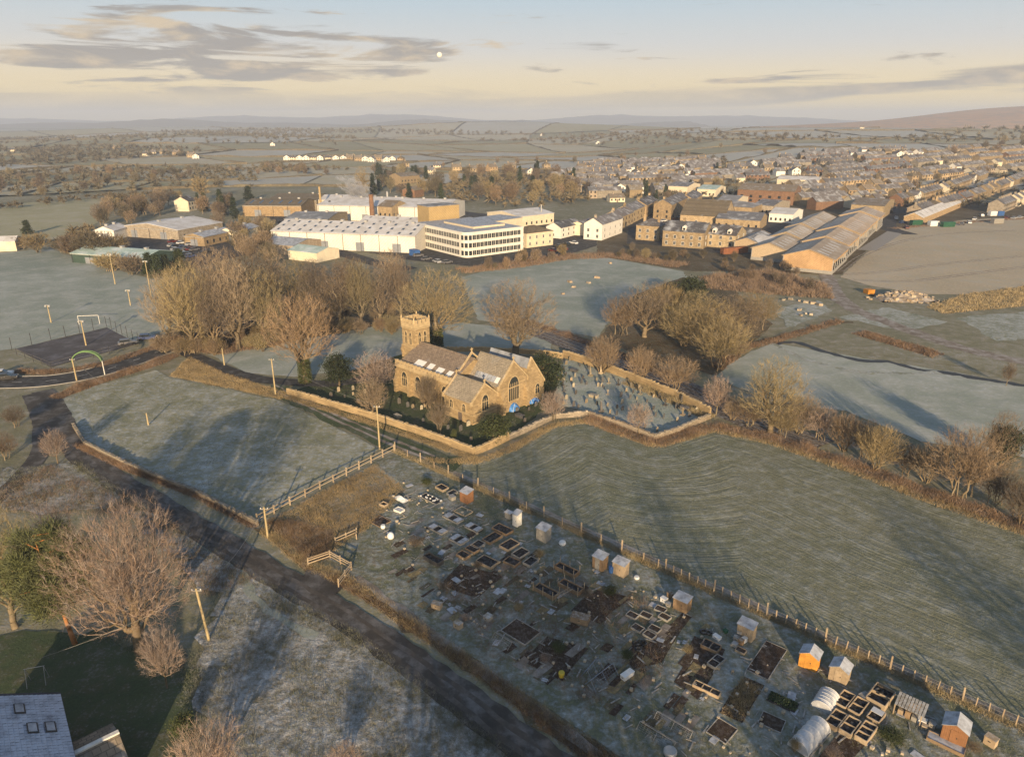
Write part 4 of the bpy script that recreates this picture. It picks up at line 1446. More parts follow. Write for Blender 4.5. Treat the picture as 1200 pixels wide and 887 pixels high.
# gravestones: each its own stone
def stone_mesh(w, h, t, round_):
    pts = [(-w / 2, -.1), (w / 2, -.1), (w / 2, h * (1 - .35 * round_))]
    if round_:
        for i in range(1, 6):
            a = math.pi * i / 6
            pts.append((w / 2 * math.cos(a), h * .65 + h * .35 * math.sin(a)))
    else:
        pts[-1] = (w / 2, h * .85); pts.append((0, h))
    pts.append((-w / 2, h * (1 - .35 * round_) if round_ else h * .85))
    return MB().prism(pts, 'y', -t / 2, t / 2)


gs = [stone_mesh(.75, 1.25, .14, 1), stone_mesh(.65, 1.0, .13, 0), stone_mesh(.9, 1.1, .16, 1)]
cr = MB(); cr.box(-.12, .12, -.1, .1, .25, 1.7); cr.box(-.42, .42, -.09, .09, 1.1, 1.32); cr.box(-.4, .4, -.35, .35, -.1, .26)
ob = MB(); ob.box(-.45, .45, -.45, .45, -.1, .45); ob.lathe([(.36, .45), (.24, 2.2), (.02, 2.6)], 4)
tb = MB(); tb.box(-.5, .5, -.95, .95, -.1, .55); tb.box(-.6, .6, -1.05, 1.05, .552, .68)
GM = [[b.mesh('gravestone', M[m_]) for m_ in ('gravestone', 'darkstone')] for b in gs + [cr, ob, tb]]
GN = ['gravestone', 'gravestone', 'gravestone', 'grave_cross', 'obelisk', 'table_tomb']
rg = random.Random(5)


def grave(p, k, dark, label, group, rz=None):
    o = link(GN[k], GM[k][dark], None, (p[0], p[1], .04), CH_A + math.pi / 2 + rg.uniform(-.15, .15) if rz is None else rz)
    o.rotation_euler.x = rg.uniform(-.10, .10)
    s = rg.uniform(.62, .98)
    o.scale = (s, s, s)
    tag(o, label, 'gravestone', group)


GL = {(0, 0): 'pale upright round-topped gravestone', (0, 1): 'dark upright round-topped gravestone', (1, 0): 'pale pointed gravestone', (1, 1): 'dark pointed gravestone',
      (2, 0): 'wide pale gravestone', (2, 1): 'wide dark gravestone', (3, 0): 'pale stone cross grave marker', (3, 1): 'dark stone cross grave marker', (4, 0): 'pale tapering obelisk monument', (4, 1): 'dark tapering obelisk monument',
      (5, 0): 'pale table tomb', (5, 1): 'dark table tomb'}
gp = [(G(*p).x, G(*p).y) for p in PX_GRAVE]
gax = Vector((math.cos(R(-30)), math.sin(R(-30)))); gay = Vector((-gax.y, gax.x))
c0 = Vector((G(740, 475).x, G(740, 475).y))
for i in range(-14, 15):
    for j in range(-9, 10):
        q = c0 + gax * (i * 2.0 + rg.uniform(-.6, .6)) + gay * (j * 3.1 + rg.uniform(-.3, .3))
        if not inside(gp, q.x, q.y) or rg.random() < .28: continue
        k = rg.choices([0, 1, 2, 3, 4, 5], [5, 3, 4, 1.5, .5, .8])[0]
        dk = int(rg.random() < .62)
        grave((q.x, q.y), k, dk, GL[k, dk] + ' in the frosted graveyard beyond the church', 'gravestones in the frosted graveyard')
for px, k in (((692, 441), 4), ((704, 438), 4), ((701, 453), 2), ((705, 453), 2)):
    p = G(*px); 
    grave((p.x, p.y), k, 0, 'tall pale monument near the sunlit graveyard wall' if k == 4 else 'wide pale gravestone in front of the tall monuments', 'tall graveyard monuments' if k == 4 else 'pale stones before the monuments')
for px, k, dk in (((397, 459), 0, 0), ((414, 457), 0, 0), ((414, 463), 1, 0), ((428, 461), 0, 0), ((430, 456), 0, 0), ((468, 473), 0, 1), ((478, 477), 0, 1), ((484, 478), 2, 0), ((494, 480), 0, 0), ((498, 477), 1, 0), ((549, 499), 2, 0),
                  ((552, 517), 1, 1), ((404, 466), 1, 1), ((466, 489), 5, 0), ((496, 495), 1, 1), ((540, 505), 0, 1), ((525, 503), 1, 1), ((609, 489), 5, 1), ((620, 481), 1, 1), ((606, 483), 2, 1), ((636, 468), 0, 0), ((640, 464), 1, 0), ((615, 495), 1, 1),
                  ((450, 470), 1, 1), ((437, 474), 0, 1), ((512, 515), 0, 1), ((573, 508), 2, 1), ((590, 500), 0, 1), ((628, 476), 2, 1), ((420, 472), 2, 1), ((388, 466), 0, 1)):
    p = G(*px)
    grave((p.x, p.y), k, dk, GL[k, dk] + ' on the dark grass around the church', 'gravestones around the church')
cy = G(532, 518)
tree('holly', (cy.x, cy.y, 0), 2.6, 1.0, 'slim clipped evergreen column by the churchyard wall', cat='shrub')

# ------------------------------------------------------------------ trees and scrub near the camera
tree_px('broad', 165, 764, 592, 142, 'large leafless tree with a dense rounded crown on the garden edge', rz=1.0)
tree_px('pine', 88, 754, 617, 84, 'dark green pine with an orange trunk beside the large leafless tree', rz=.4)
tree_px('oval2', 18, 735, 596, 84, 'bare olive-brown tree behind the pine', twig='twig_gold')
tree_px('small2', 76, 672, 590, 46, 'slender frosted bare tree beyond the pine', twig='twig_pink')
tree_px('small', 196, 806, 735, 48, 'small pinkish bare tree on the lawn edge')
tree_px('bush', 250, 925, 852, 92, 'frosted pink-brown shrub beside the garden wall', twig='twig_pink', cat='shrub')
tree_px('bush', 405, 910, 876, 46, 'low frosted shrub in the scrub field', twig='twig_pink', cat='shrub')
tree_px('bush', 6, 538, 508, 34, 'dark bare bush beside the curved side lane', twig='twig_brown', cat='shrub')
tree_px('small', 68, 543, 503, 30, 'frosted bare sapling at the bend of the lanes', twig='twig_pink')
tree_px('bush', 18, 500, 476, 28, 'reddish bare bush in the fork of the lanes', twig='twig_brown', cat='shrub')
tree_px('holly', 215, 862, 838, 26, 'small evergreen bush on the dark lawn', cat='shrub')
# the wood beside the main road
G1 = 'bare trees of the roadside wood'
WOODL = ('edge of the roadside wood nearest the court', 'roadside wood beside the bend of the church lane', 'middle of the roadside wood')
for i, a in enumerate(((200, 407, 318, 52, 'oval', 'twig_tan'), (226, 413, 306, 62, 'oval2', 'twig_olive'), (254, 415, 322, 50, 'oval', 'twig_brown'), (280, 410, 302, 62, 'oval2', 'twig_tan'), (312, 404, 314, 54, 'oval', 'twig_olive'), (238, 390, 300, 60, 'oval', 'twig_brown'),
          (290, 378, 288, 64, 'oval2', 'twig_brown'), (322, 368, 290, 52, 'oval', 'twig_tan'), (212, 388, 314, 44, 'tall', 'twig_gold'), (260, 365, 290, 60, 'oval2', 'twig_tan'))):
    tree_px(a[4], *a[:4], 'tall %s bare tree in the %s' % ({'twig_tan': 'tan', 'twig_olive': 'olive-brown', 'twig_brown': 'dark brown', 'twig_gold': 'golden'}[a[5]], WOODL[0 if a[0] < 230 else 1 if a[0] > 275 else 2]), G1, a[5])
G2 = 'bare trees between the wood and the church'
for a in ((350, 374, 304, 40, 'tall', 'twig_olive'), (374, 380, 308, 44, 'oval2', 'twig_brown'), (400, 384, 306, 44, 'tall', 'twig_tan'), (424, 384, 304, 42, 'oval2', 'twig_olive'), (446, 380, 308, 38, 'tall', 'twig_brown'), (470, 372, 300, 34, 'oval2', 'twig_brown'),
          (366, 350, 304, 46, 'oval', 'twig_brown'), (412, 350, 300, 46, 'oval2', 'twig_brown'), (458, 345, 292, 38, 'tall', 'twig_tan')):
    tree_px(a[4], *a[:4], 'tall %s bare tree in the belt %s' % ({'twig_tan': 'tan', 'twig_olive': 'olive-brown', 'twig_brown': 'dark brown'}[a[5]], 'directly below the factory yard' if a[1] < 360 else 'between church meadow and factory'), G2, a[5])
tree_px('ivied', 358, 448, 344, 84, 'bare rounded tree with an ivy-clad trunk beside the church lane', rz=2.0)
tree_px('yew', 398, 452, 416, 32, 'dark round yew inside the churchyard wall')
tree_px('small', 442, 460, 413, 52, 'spreading pinkish bare tree beside the nave', twig='twig_pink')
tree_px('ivied', 511, 410, 316, 98, 'broad golden-brown bare tree behind the church tower', twig='twig_gold', rz=.6)
tree_px('oval', 605, 420, 328, 96, 'broad pale bare tree behind the chancel', twig='twig_tan', rz=2.5)
tree_px('yew', 637, 458, 418, 46, 'dark evergreen beside the leaded chapel roof')
tree_px('small', 438, 490, 443, 38, 'bare frosted sapling by the churchyard wall', twig='twig_tan')
tree_px('bush2', 502, 478, 440, 34, 'bare shrub against the nave wall', twig='twig_tan', cat='shrub')
tree_px('bush', 514, 508, 470, 28, 'round bare shrub before the vestry', twig='twig_tan', cat='shrub')
tree_px('holly', 578, 519, 484, 34, 'olive-leaved shrub at the corner of the churchyard', cat='shrub')
tree_px('bush', 648, 492, 458, 32, 'pale bare bush by the graveyard gate', twig='twig_pink', cat='shrub')
tree_px('small', 748, 508, 472, 32, 'pale bare sapling on the graveyard wall', twig='twig_pink')
tree_px('bush2', 705, 437, 393, 46, 'bushy bare tree on the railway side of the graveyard', twig='twig_tan')
tree_px('bush2', 752, 446, 406, 40, 'upright bare bush beside the railway', twig='twig_tan')
tree_px('bush', 793, 458, 418, 58, 'wide rounded bare bush beside the railway', twig='twig_tan')
tree_px('small', 839, 486, 440, 34, 'slim pale bare tree at the end of the graveyard')
G3 = 'bare trees of the riverside grove'
for a in ((728, 392, 346, 50, 'bush'), (755, 395, 332, 66, 'oval2'), (778, 382, 330, 54, 'bush2'), (800, 405, 352, 60, 'bush2'), (828, 418, 348, 86, 'oval'), (862, 402, 346, 82, 'oval2'), (812, 385, 340, 60, 'oval'), (885, 386, 342, 56, 'bush'), (845, 432, 372, 74, 'bush')):
    tree_px(a[4], *a[:4], 'leafless %s in the tangled grove beyond the graveyard' % ('bushy tree' if a[4].startswith('bush') else 'tall tree'), G3, random.choice(['twig_tan', 'twig_olive', 'twig_gold']))
tree_px('yew', 806, 362, 326, 40, 'dark evergreen at the back of the grove')
tree_px('oval2', 902, 508, 420, 82, 'tall pale bare tree in the field hedge', twig='twig_gold', rz=1.2)
G4 = 'bare bushes along the mown field hedge'
for a in ((936, 508, 462, 52, 'bush2', 'twig_tan'), (962, 515, 476, 46, 'bush', 'twig_pink'), (988, 528, 484, 44, 'bush2', 'twig_tan'), (1010, 536, 492, 40, 'bush', 'twig_brown'), (880, 500, 470, 44, 'bush', 'twig_tan'), (858, 492, 464, 30, 'bush2', 'twig_tan'),
          (1062, 556, 520, 44, 'bush', 'twig_brown'), (1085, 565, 520, 50, 'bush2', 'twig_tan'), (915, 512, 478, 40, 'bush', 'twig_olive')):
    tree_px(a[4], *a[:4], '%s leafless bush in the hedge between mown field and brook field' % {'twig_tan': 'tan', 'twig_pink': 'pinkish', 'twig_brown': 'dark brown', 'twig_olive': 'olive'}[a[5]], G4, a[5], cat='shrub')
tree_px('bush2', 1026, 550, 498, 56, 'bright yellow-green bare bush in the field hedge', twig='twig_gold', cat='shrub')
tree_px('bush', 1128, 584, 503, 96, 'large spreading bare tree in the field hedge', twig='twig_tan')
tree_px('yew', 1172, 545, 500, 34, 'dark evergreen beyond the field hedge')
tree_px('oval', 1165, 545, 482, 46, 'small rounded bare tree standing in the brook field', twig='twig_tan')
tree_px('bush2', 1194, 614, 562, 50, 'dense bare bush at the end of the field hedge', twig='twig_brown', cat='shrub')
tree_px('small', 1179, 452, 424, 16, 'small dark leafless bush beside the brook', twig='twig_brown', cat='shrub')
for a in ((1135, 560, 520, 40, 'bush2'), (1165, 590, 548, 50, 'bush')):
    tree_px(a[4], *a[:4], 'dark brown leafless bush in the hedge between mown field and brook field', G4, 'twig_brown', cat='shrub')

# tall trees added out of view to cast long shadows over the plots
for x, y, h, k in ((-3, 10, 20, 'oval2'), (8, 14, 22, 'oval'), (14, 4, 21, 'oval2'), (26, 16, 18, 'oval'), (60, 8, 19, 'oval2'), (3, -6, 23, 'oval')):
    tree(k, (x, y, 0), h, h * .72, 'unseen tall bare tree added to shade the allotments', 'unseen shade-casting trees', 'twig_brown')

# uncountable undergrowth
W = lambda px: [(G(*p).x, G(*p).y) for p in px]
tufts('pasture_grass', scatter(W(PX_PASTURE), 9000, 51), .20, 7, 'greentuft', 'frosted grass tussocks over the left pasture', 'grass', .02, .25, .9)
tufts('mown_grass', scatter(field_poly, 15000, 52), .16, 6, 'greentuft', 'frosted grass tussocks over the mown field', 'grass', .018, .25, .9)
tufts('church_grass', scatter(W([(337, 462), (470, 418), (640, 422), (650, 470), (600, 510), (557, 528)]), 2200, 53), .25, 6, 'greentuft', 'grass tussocks in the churchyard', 'grass', .02, .25, .8)
tufts('grave_grass', scatter(W(PX_GRAVE), 2600, 54), .22, 6, 'frosttuft', 'frosted grass tussocks in the graveyard', 'grass', .02, .25, .8)
tufts('hedge_brambles', along(W([(690, 492), (768, 520), (834, 500), (905, 514), (1000, 546), (1100, 583), (1270, 640)]), 5200, 3.2, 3), .95, 6, 'bramble', 'tangled brown brambles along the mown field hedge', 'brambles', .022, .28, .7)
tufts('hedge_grass', along(W([(500, 540), (560, 541), (600, 526), (648, 499), (690, 494), (768, 523), (834, 504), (905, 519), (1000, 553), (1100, 591), (1270, 648)]), 4200, 1.8, 4), .6, 6, 'deadgrass', 'tan dead grass along the foot of the walls and hedge', 'grass', .018, .2, .6)
tufts('railway_brambles', along(W([(735, 448), (790, 470), (832, 490)]), 1800, 3.0, 5), .8, 6, 'deadgrass', 'tan scrub between graveyard wall and railway', 'scrub', .03, .3, .7)
tufts('verge_brambles', scatter(W(PX_VERGE), 7000, 6), .42, 6, 'bramble', 'brown brambles on the verge between lane and allotments', 'brambles', .014, .22, .8)
tufts('verge_grass', along(W([(310, 620), (358, 660), (412, 684), (524, 760), (644, 842), (744, 915)]), 3600, 1.6, 7), .5, 6, 'deadgrass', 'tan dead grass on the lane verge', 'grass', .013, .2, .7)
tufts('lane_edge_grass', along(W([(92, 548), (180, 608), (300, 691), (420, 760), (560, 868), (640, 920)]), 2600, 1.3, 8), .4, 6, 'greentuft', 'frosted grass along the lower edge of the lane', 'grass', .013, .2, .7)
tufts('scrub_grass', [p for p in scatter(W(PX_SCRUB), 15000, 9)], .42, 6, 'greentuft', 'frosted rough grass tussocks in the scrub field', 'grass', .013, .22, .8)
tufts('scrub_stems', scatter(W([(60, 545), (180, 600), (300, 680), (240, 700), (150, 605), (0, 600), (0, 570)]), 2600, 19), .6, 6, 'bramble', 'reddish brown stems in the scrub field', 'scrub', .014, .25, .7)
tufts('bank_grass', scatter(W(PX_BANK), 5200, 10), .5, 5, 'deadgrass', 'tan dead grass on the bank above the church lane', 'grass', .02, .2, .6)
tufts('tan_bank_grass', scatter(W(PX_TANBANK), 3800, 11), .8, 5, 'deadgrass', 'tan dead grass on the bank below the barn field', 'grass', .05, .35, .6)
tufts('wall_grass', along(W([(337, 466), (400, 485), (500, 517), (556, 538)]), 2600, 1.6, 12), .5, 5, 'deadgrass', 'dead grass between the grass track and the churchyard wall', 'grass', .018, .2, .6)
tufts('rough_plot', scatter(W([(312, 612), (375, 578), (440, 545), (475, 575), (430, 620), (385, 650), (362, 658)]), 7600, 13), .5, 6, 'deadgrass', 'uncut tan grass in the corner of the allotments', 'grass', .014, .2, .7)
tufts('rough_plot_stems', scatter(W([(312, 613), (340, 610), (390, 625), (385, 655), (362, 660)]), 1900, 23), .8, 6, 'bramble', 'brown bramble stems in the corner of the allotments', 'brambles', .014, .2, .7)
tufts('allotment_weeds', scatter(W(PX_ALLOT), 9000, 14), .3, 5, 'greentuft', 'frosted weeds and grass between the allotment beds', 'grass', .014, .2, .9)
tufts('allotment_stalks', scatter(W([(500, 680), (600, 660), (760, 700), (780, 790), (700, 830), (560, 760)]), 3600, 24), .5, 5, 'bramble', 'dead brown stalks on neglected allotment plots', 'stalks', .014, .25, .7)
tufts('wood_undergrowth', scatter(W([(190, 408), (240, 395), (320, 392), (330, 404), (260, 416)]), 2600, 15), 1.3, 6, 'bramble', 'brown undergrowth on the edge of the roadside wood', 'undergrowth', .03, .4, .6)
tufts('roadside_scrub', along(W([(20, 436), (60, 437), (120, 428), (180, 408), (205, 396)]), 2400, 2.4, 16), .7, 6, 'bramble', 'brown scrub between court and main road', 'scrub', .03, .3, .7)
tufts('pasture_hedge', along(W([(66, 466), (120, 446), (184, 426), (205, 416)]), 4200, 2.4, 17), 1.0, 6, 'bramble', 'brown hedge between main road and pasture', 'hedge', .028, .25, .5)
tufts('lane_hedge', along(W([(92, 522), (150, 549), (230, 580), (302, 618)]), 3200, 1.2, 18), .7, 6, 'bramble', 'thin brown hedge between lane and pasture', 'hedge', .016, .2, .6)
tufts('railway_bank', along(W([(600, 372), (690, 402), (740, 422), (790, 444)]), 1500, 3.5, 26), .9, 6, 'bramble', 'brown scrub on the railway bank', 'scrub', .035, .3, .7)
tufts('brook_scrub', along(W([(840, 432), (870, 408), (905, 400), (985, 376)]), 1300, 3.0, 27), .8, 6, 'bramble', 'brown scrub along the ditch', 'scrub', .04, .3, .7)
tufts('embankment_scrub', along(W([(1008, 390), (1050, 402), (1100, 417)]), 1500, 5.0, 61), .7, 6, 'bramble', 'dark bramble embankment below the farm track', 'brambles', .045, .35, .7)
tufts('lawn_edge', along(W([(120, 740), (215, 772), (228, 800), (230, 870), (215, 930)]), 1600, 2.2, 62), .45, 6, 'greentuft', 'rough grass along the lawn edge', 'grass', .012, .25, .8)
tufts('field_edge_scrub', along(W([(1045, 268), (1070, 266), (1130, 261), (1260, 252)]), 1300, 4.0, 63), .8, 6, 'bramble', 'scrub along the town edge of the barn field', 'scrub', .07, .5, .7)
tufts('barn_scrub', scatter(W([(820, 325), (905, 318), (968, 335), (975, 350), (900, 345), (830, 338)]), 3200, 28), 1.8, 7, 'bramble', 'dark bushy scrub below the barns', 'scrub', .07, .5, .6)
tufts('river_scrub', along(W([(540, 318), (600, 312), (660, 302), (720, 300), (800, 312)]), 2400, 9, 29), 1.5, 6, 'bramble', 'brown scrub along the river below the office building', 'scrub', .06, .5, .6)

# poles and wires
def utility_pole(px, ytop, label, tilt=0.0, arm=True):
    p = GT(*px)
    h = top_z(p, ytop) - p.z
    o = thing('utility_pole', label, 'pole', None, p)
    o.rotation_euler = (0, tilt, 0)
    b = MB(); b.tube((0, 0, -.1), (0, 0, h), .15, .11, 8); b.build('pole_shaft', M['pole'], o)
    if arm:
        b = MB(); b.box(-.55, .55, -.05, .05, h - .35, h - .25); b.build('crossarm', M['greywood'], o)
        for x in (-.45, .45):
            b = MB(); b.lathe([(.04, h - .25), (.05, h - .12), (.02, h - .08)], 6, (x, 0, 0)); b.build('insulator', M['whiteplastic'], o)
    return Vector((p.x, p.y, p.z + h - .1))


P1 = utility_pole((445, 526), 475, 'tall sunlit wooden pole beside the white rail fence')
P2 = utility_pole((323, 462), 420, 'wooden pole at the start of the churchyard wall')
P3 = utility_pole((314, 630), 594, 'wooden pole in the allotment corner by the lane')
P4 = utility_pole((245, 750), 689, 'leaning yellowish pole beside the large leafless tree', -.06)
P5 = utility_pole((174, 498), 484, 'short pale post standing alone in the pasture', 0, False)
P6 = utility_pole((263, 428), 408, 'pale post on the frosted meadow beside the church lane', 0, False)
P7 = utility_pole((90, 446), 420, 'pale pole beside the main road hedge', 0, True)


def wire(a, b, sag, label):
    o = MB(); n = 14
    o0 = Vector(a)
    pts = [Vector(a).lerp(Vector(b), i / n) - Vector((0, 0, sag * 4 * (i / n) * (1 - i / n))) for i in range(n + 1)]
    for p, q in zip(pts[:-1], pts[1:]): o.tube(p, q, .012, n=3, cap=False)
    k = o.build('overhead_wire', M['wire'])
    tag(k, label, 'wire')


wire(P7, P5, .8, 'overhead wire from the roadside pole to the post in the pasture')
wire(P5, P3, 1.0, 'overhead wire from the pasture post to the allotment corner pole')
wire(P2, P1, .8, 'overhead wire from the churchyard wall pole to the sunlit pole')
wire(P4, (G(62, 815).x, G(62, 815).y, 4.6), .5, 'overhead wire from the leaning pole down to the frosted roof')
wire(P4, P3, 1.2, 'overhead wire from the leaning pole to the allotment corner pole')

# ------------------------------------------------------------------ fences
AL = math.atan2((FENCE_B - FENCE_A).y, (FENCE_B - FENCE_A).x)       # the allotments' own direction


def rail_fence(label, px, h, rails, spacing, m, mp=None, name='rail_fence', pr=.06, group=None, rw=.05):
    pts = [G(*p) for p in px]
    o = thing(name, label, 'fence', group, pts[0])
    o0 = pts[0]
    pm = MB().prism([(-pr, -pr), (pr, -pr), (pr, pr), (-pr, pr)], 'z', -.15, h).mesh('post', M[mp or m])
    r = random.Random(int(abs(pts[0].x) * 13))
    for a, b in zip(pts[:-1], pts[1:]):
        L = (b - a).length
        n = max(1, round(L / spacing))
        ang = math.atan2(b.y - a.y, b.x - a.x)
        for i in range(n + (b is pts[-1])):
            q = a.lerp(b, i / n)
            po = link('post', pm, o, (q.x - o0.x, q.y - o0.y, 0), ang)
            po.rotation_euler.y = r.uniform(-.04, .04)
            po.scale = (1, 1, r.uniform(.95, 1.08))
        for z in rails:
            rb = MB().at((a.x - o0.x, a.y - o0.y, 0), ang)
            if rw > .03: rb.box(-.04, L + .04, -pr - rw, -pr - .003, z - .06, z + .06)
            else: rb.tube((0, 0, z), (L, 0, z), .012, n=3)
            rb.build('rail' if rw > .03 else 'strand', M[m] if rw > .03 else M['wire'], o)
    return o


rail_fence('pale two-rail timber fence between pasture and allotments', [(302, 612), (375, 573), (462, 529)], 1.35, (.55, 1.15), 2.6, 'palewood', pr=.08)
rail_fence('pale timber fence beside the allotment entrance nearer the rough plot', [(361, 663), (387, 654), (412, 668)], 1.2, (.4, .8, 1.1), 2.0, 'palewood')
rail_fence('pale timber fence closing the allotment entrance on the lane side', [(397, 688), (412, 668)], 1.2, (.4, .8, 1.1), 2.0, 'palewood')
rail_fence('low timber compost fence on the rough plot', [(393, 636), (418, 625), (418, 632)], .9, (.3, .7), 1.5, 'palewood')
# long boundary fence: tall pale posts, wire between
fa, fb = FENCE_A, FENCE_B
bf = thing('wire_fence', 'long post and wire fence between allotments and mown field', 'fence', None, fa)
L = (fb - fa).length
pm = MB().prism([(-.05, -.05), (.05, -.05), (.05, .05), (-.05, .05)], 'z', -.15, 1.25).mesh('post', M['palewood'])
pt = MB().prism([(-.07, -.07), (.07, -.07), (.07, .07), (-.07, .07)], 'z', -.15, 1.75).mesh('post', M['palewood'])
n = int(L / 1.05)
for i in range(n + 1):
    q = fa.lerp(fb, i / n)
    u = i / n
    if u < .55 and i % 3: continue
    o = link('post', pt if i % 6 == 0 else pm, bf, (q.x - fa.x, q.y - fa.y, 0), AL)
    o.rotation_euler.y = random.uniform(-.05, .05)
for z in (.35, .75, 1.12):
    s = MB(); s.at((0, 0, 0), AL).tube((0, 0, z), (L, 0, z), .012, n=3); s.build('strand', M['wire'], bf)
tufts('fence_grass', along([(fa.x, fa.y), (fb.x, fb.y)], 5200, 1.0, 31), .55, 6, 'deadgrass', 'tan dead grass along the foot of the post and wire fence', 'grass', .013, .18, .6)
g0, g1 = G(470, 527), G(1240, 862)
ribbon('field_edge_path', [(470, 527), (700, 627), (960, 742), (1240, 864)], .9, .03, M['track'], jit=.2)
stone_wall('low frosted stone wall between country lane and pasture', [(86, 500), (100, 522), (150, 547), (230, 579), (302, 616)], .6, .35, m='stone_grey')
ribbon('frosted_verge', [(92, 543), (180, 600), (250, 643), (284, 664), (292, 690), (322, 722), (350, 738), (372, 745)], .9, .05, M['frostfield'], jit=.3)
ribbon('frosted_path', [(418, 676), (450, 700), (500, 738), (560, 782), (620, 826), (700, 885), (760, 925)], 1.1, .05, M['track'], jit=.25)
sheet('entrance_apron', [(362, 668), (398, 672), (412, 676), (398, 694), (378, 700), (352, 684)], .052, M['wetasphalt'])
sheet('pond_path', [(437, 547), (442, 546), (470, 566), (464, 568)], .05, M['frostfield'])


# ------------------------------------------------------------------ allotment things
def shed(px, w, d, h, rh, wall, roofm, label, rz=None, mono=False, doorface=True, group=None, trim=None):
    p = G(*px)
    o = thing('garden_shed', label, 'shed', group, p, AL if rz is None else rz)
    o.scale = (.88, .88, .92)
    W = MB()
    if mono:
        W.prism([(-d / 2, 0), (d / 2, 0), (d / 2, h + rh), (-d / 2, h)], 'x', -w / 2, w / 2)
    else:
        W.prism([(-w / 2, 0), (w / 2, 0), (w / 2, h), (0, h + rh), (-w / 2, h)], 'y', -d / 2, d / 2)
    wl_ = W.build('wall', M[wall], o)
    # board battens
    bt = MB()
    nb_ = max(4, int(w / .18))
    for i in range(nb_):
        x = -w / 2 + w * (i + .5) / nb_
        top = h + rh * (1 - abs(x) / (w / 2)) - .02 if not mono else h - .02
        bt.box(x - .02, x + .02, -d / 2 - .015, -d / 2 - .002, .02, top)
    nd = max(4, int(d / .18))
    for i in range(nd):
        y = -d / 2 + d * (i + .5) / nd
        top = h + (rh * (y + d / 2) / d if mono else 0) - .02
        bt.box(-w / 2 - .015, -w / 2 - .002, y - .02, y + .02, .02, top)
        bt.box(w / 2 + .002, w / 2 + .015, y - .02, y + .02, .02, top)
    k = bt.build('batten', M[wall], o); k['kind'] = 'stuff'
    Rf = MB()
    if mono:
        Rf.prism([(-d / 2 - .12, h + .01 - .12 * rh / d), (d / 2 + .12, h + rh + .01 + .12 * rh / d), (d / 2 + .12, h + rh + .08 + .12 * rh / d), (-d / 2 - .12, h + .08 - .12 * rh / d)], 'x', -w / 2 - .1, w / 2 + .1)
    else:
        s = rh / (w / 2)
        for sg in (-1, 1):
            a = sg * (w / 2 + .12)
            pl = [(a, h - .12 * s + .01), (0, h + rh + .01), (0, h + rh + .07), (a, h - .12 * s + .07)]
            Rf.prism(pl if sg < 0 else pl[::-1], 'y', -d / 2 - .12, d / 2 + .12)
    Rf.build('roof', M[roofm], o)
    D = MB()
    D.box(-.36, .36, -d / 2 - .045, -d / 2 - .017, .05, min(1.75, h - .06)); dr = D.build('door', M[trim or wall], o)
    hd = MB(); hd.box(.22, .30, -d / 2 - .075, -d / 2 - .046, .9, 1.05); hd.build('handle', M['darkmetal'], dr)
    wn_ = MB(); wn_.box(-w / 2 - .04, -w / 2 - .017, -.3, .3, 1.0, 1.45); wi = wn_.build('window', M['glass'], o)
    return o


shed((547, 587), 1.7, 1.5, 1.75, .25, 'redwood', 'felt', 'brown shed with frosted flat roof near the boundary fence corner', mono=True)
shed((596, 607), 1.1, .6, 1.0, .08, 'greywood', 'felt', 'low white cupboard beside the narrow pale shed', mono=True)
shed((606, 615), 1.0, 1.1, 2.0, .22, 'whitepaint', 'felt', 'narrow pale tool shed beside the low cupboard', mono=True)
shed((637, 632), 1.8, 1.4, 1.95, .25, 'greywood', 'felt', 'pale grey shed standing on blocks', mono=True)
shed((703, 665), 1.7, 1.4, 1.85, .25, 'wood', 'felt', 'brown timber shed with white roof, one of a close pair', mono=True, trim='greywood')
shed((727, 672), 1.9, 1.3, 1.8, .25, 'palewood', 'felt', 'pale timber shed with a blue barrel at its door', mono=True)
shed((799, 713), 1.9, 1.4, 1.6, .18, 'wood', 'felt', 'low brown shed with blue-grey sheet roof above the tyre heap', mono=True)
shed((874, 746), 1.9, 1.3, 1.8, .22, 'palewood', 'felt', 'cream shed with white roof and a heap of junk at its door', mono=True)
shed((948, 779), 2.0, 1.7, 1.75, .5, 'orangewood', 'felt', 'bright orange shed with frosted gable roof', rz=AL + R(4))
shed((983, 795), 1.9, 1.8, 1.75, .5, 'palewood', 'felt', 'natural timber shed with gable roof beside the orange shed', rz=AL + R(2))
shed((1117, 865), 2.2, 2.0, 1.9, .55, 'redwood', 'felt', 'red-brown shed with frosted gable roof by the boundary fence', rz=AL + R(3))
# open pallet lean-to
p = G(1064, 838)
o = thing('pallet_shelter', 'open shelter made of pallets next to the planter boxes', 'shelter', None, p, AL)
for x in (-1.1, 1.1):
    for y in (-.7, .7):
        b = MB(); b.box(x - .05, x + .05, y - .05, y + .05, 0, 1.5 if y > 0 else 1.25); b.build('post', M['palewood'], o)
for i in range(9):
    b = MB(); x = -1.15 + i * .28; b.prism([(-.85, 1.24), (.85, 1.5), (.85, 1.54), (-.85, 1.28)], 'x', x, x + .22); b.build('roof_slat', M['greywood'], o)
for i in range(4):
    b = MB(); b.box(-1.15, 1.15, .76, .80, .1 + i * .33, .30 + i * .33); b.build('back_board', M['wood'], o)
for i, (x, hh) in enumerate(((-.6, .6), (0, .8), (.55, .5))):
    b = MB(); b.box(x - .22, x + .22, -.5, .2, 0.02, hh)
    k = b.build('storage_crate', M[('palewood', 'wood', 'greywood')[i]])
    k.location = (p.x, p.y, 0); k.rotation_euler.z = AL
    tag(k, ('pale', 'brown', 'grey')[i] + ' wooden crate stored under the pallet shelter', 'crate')


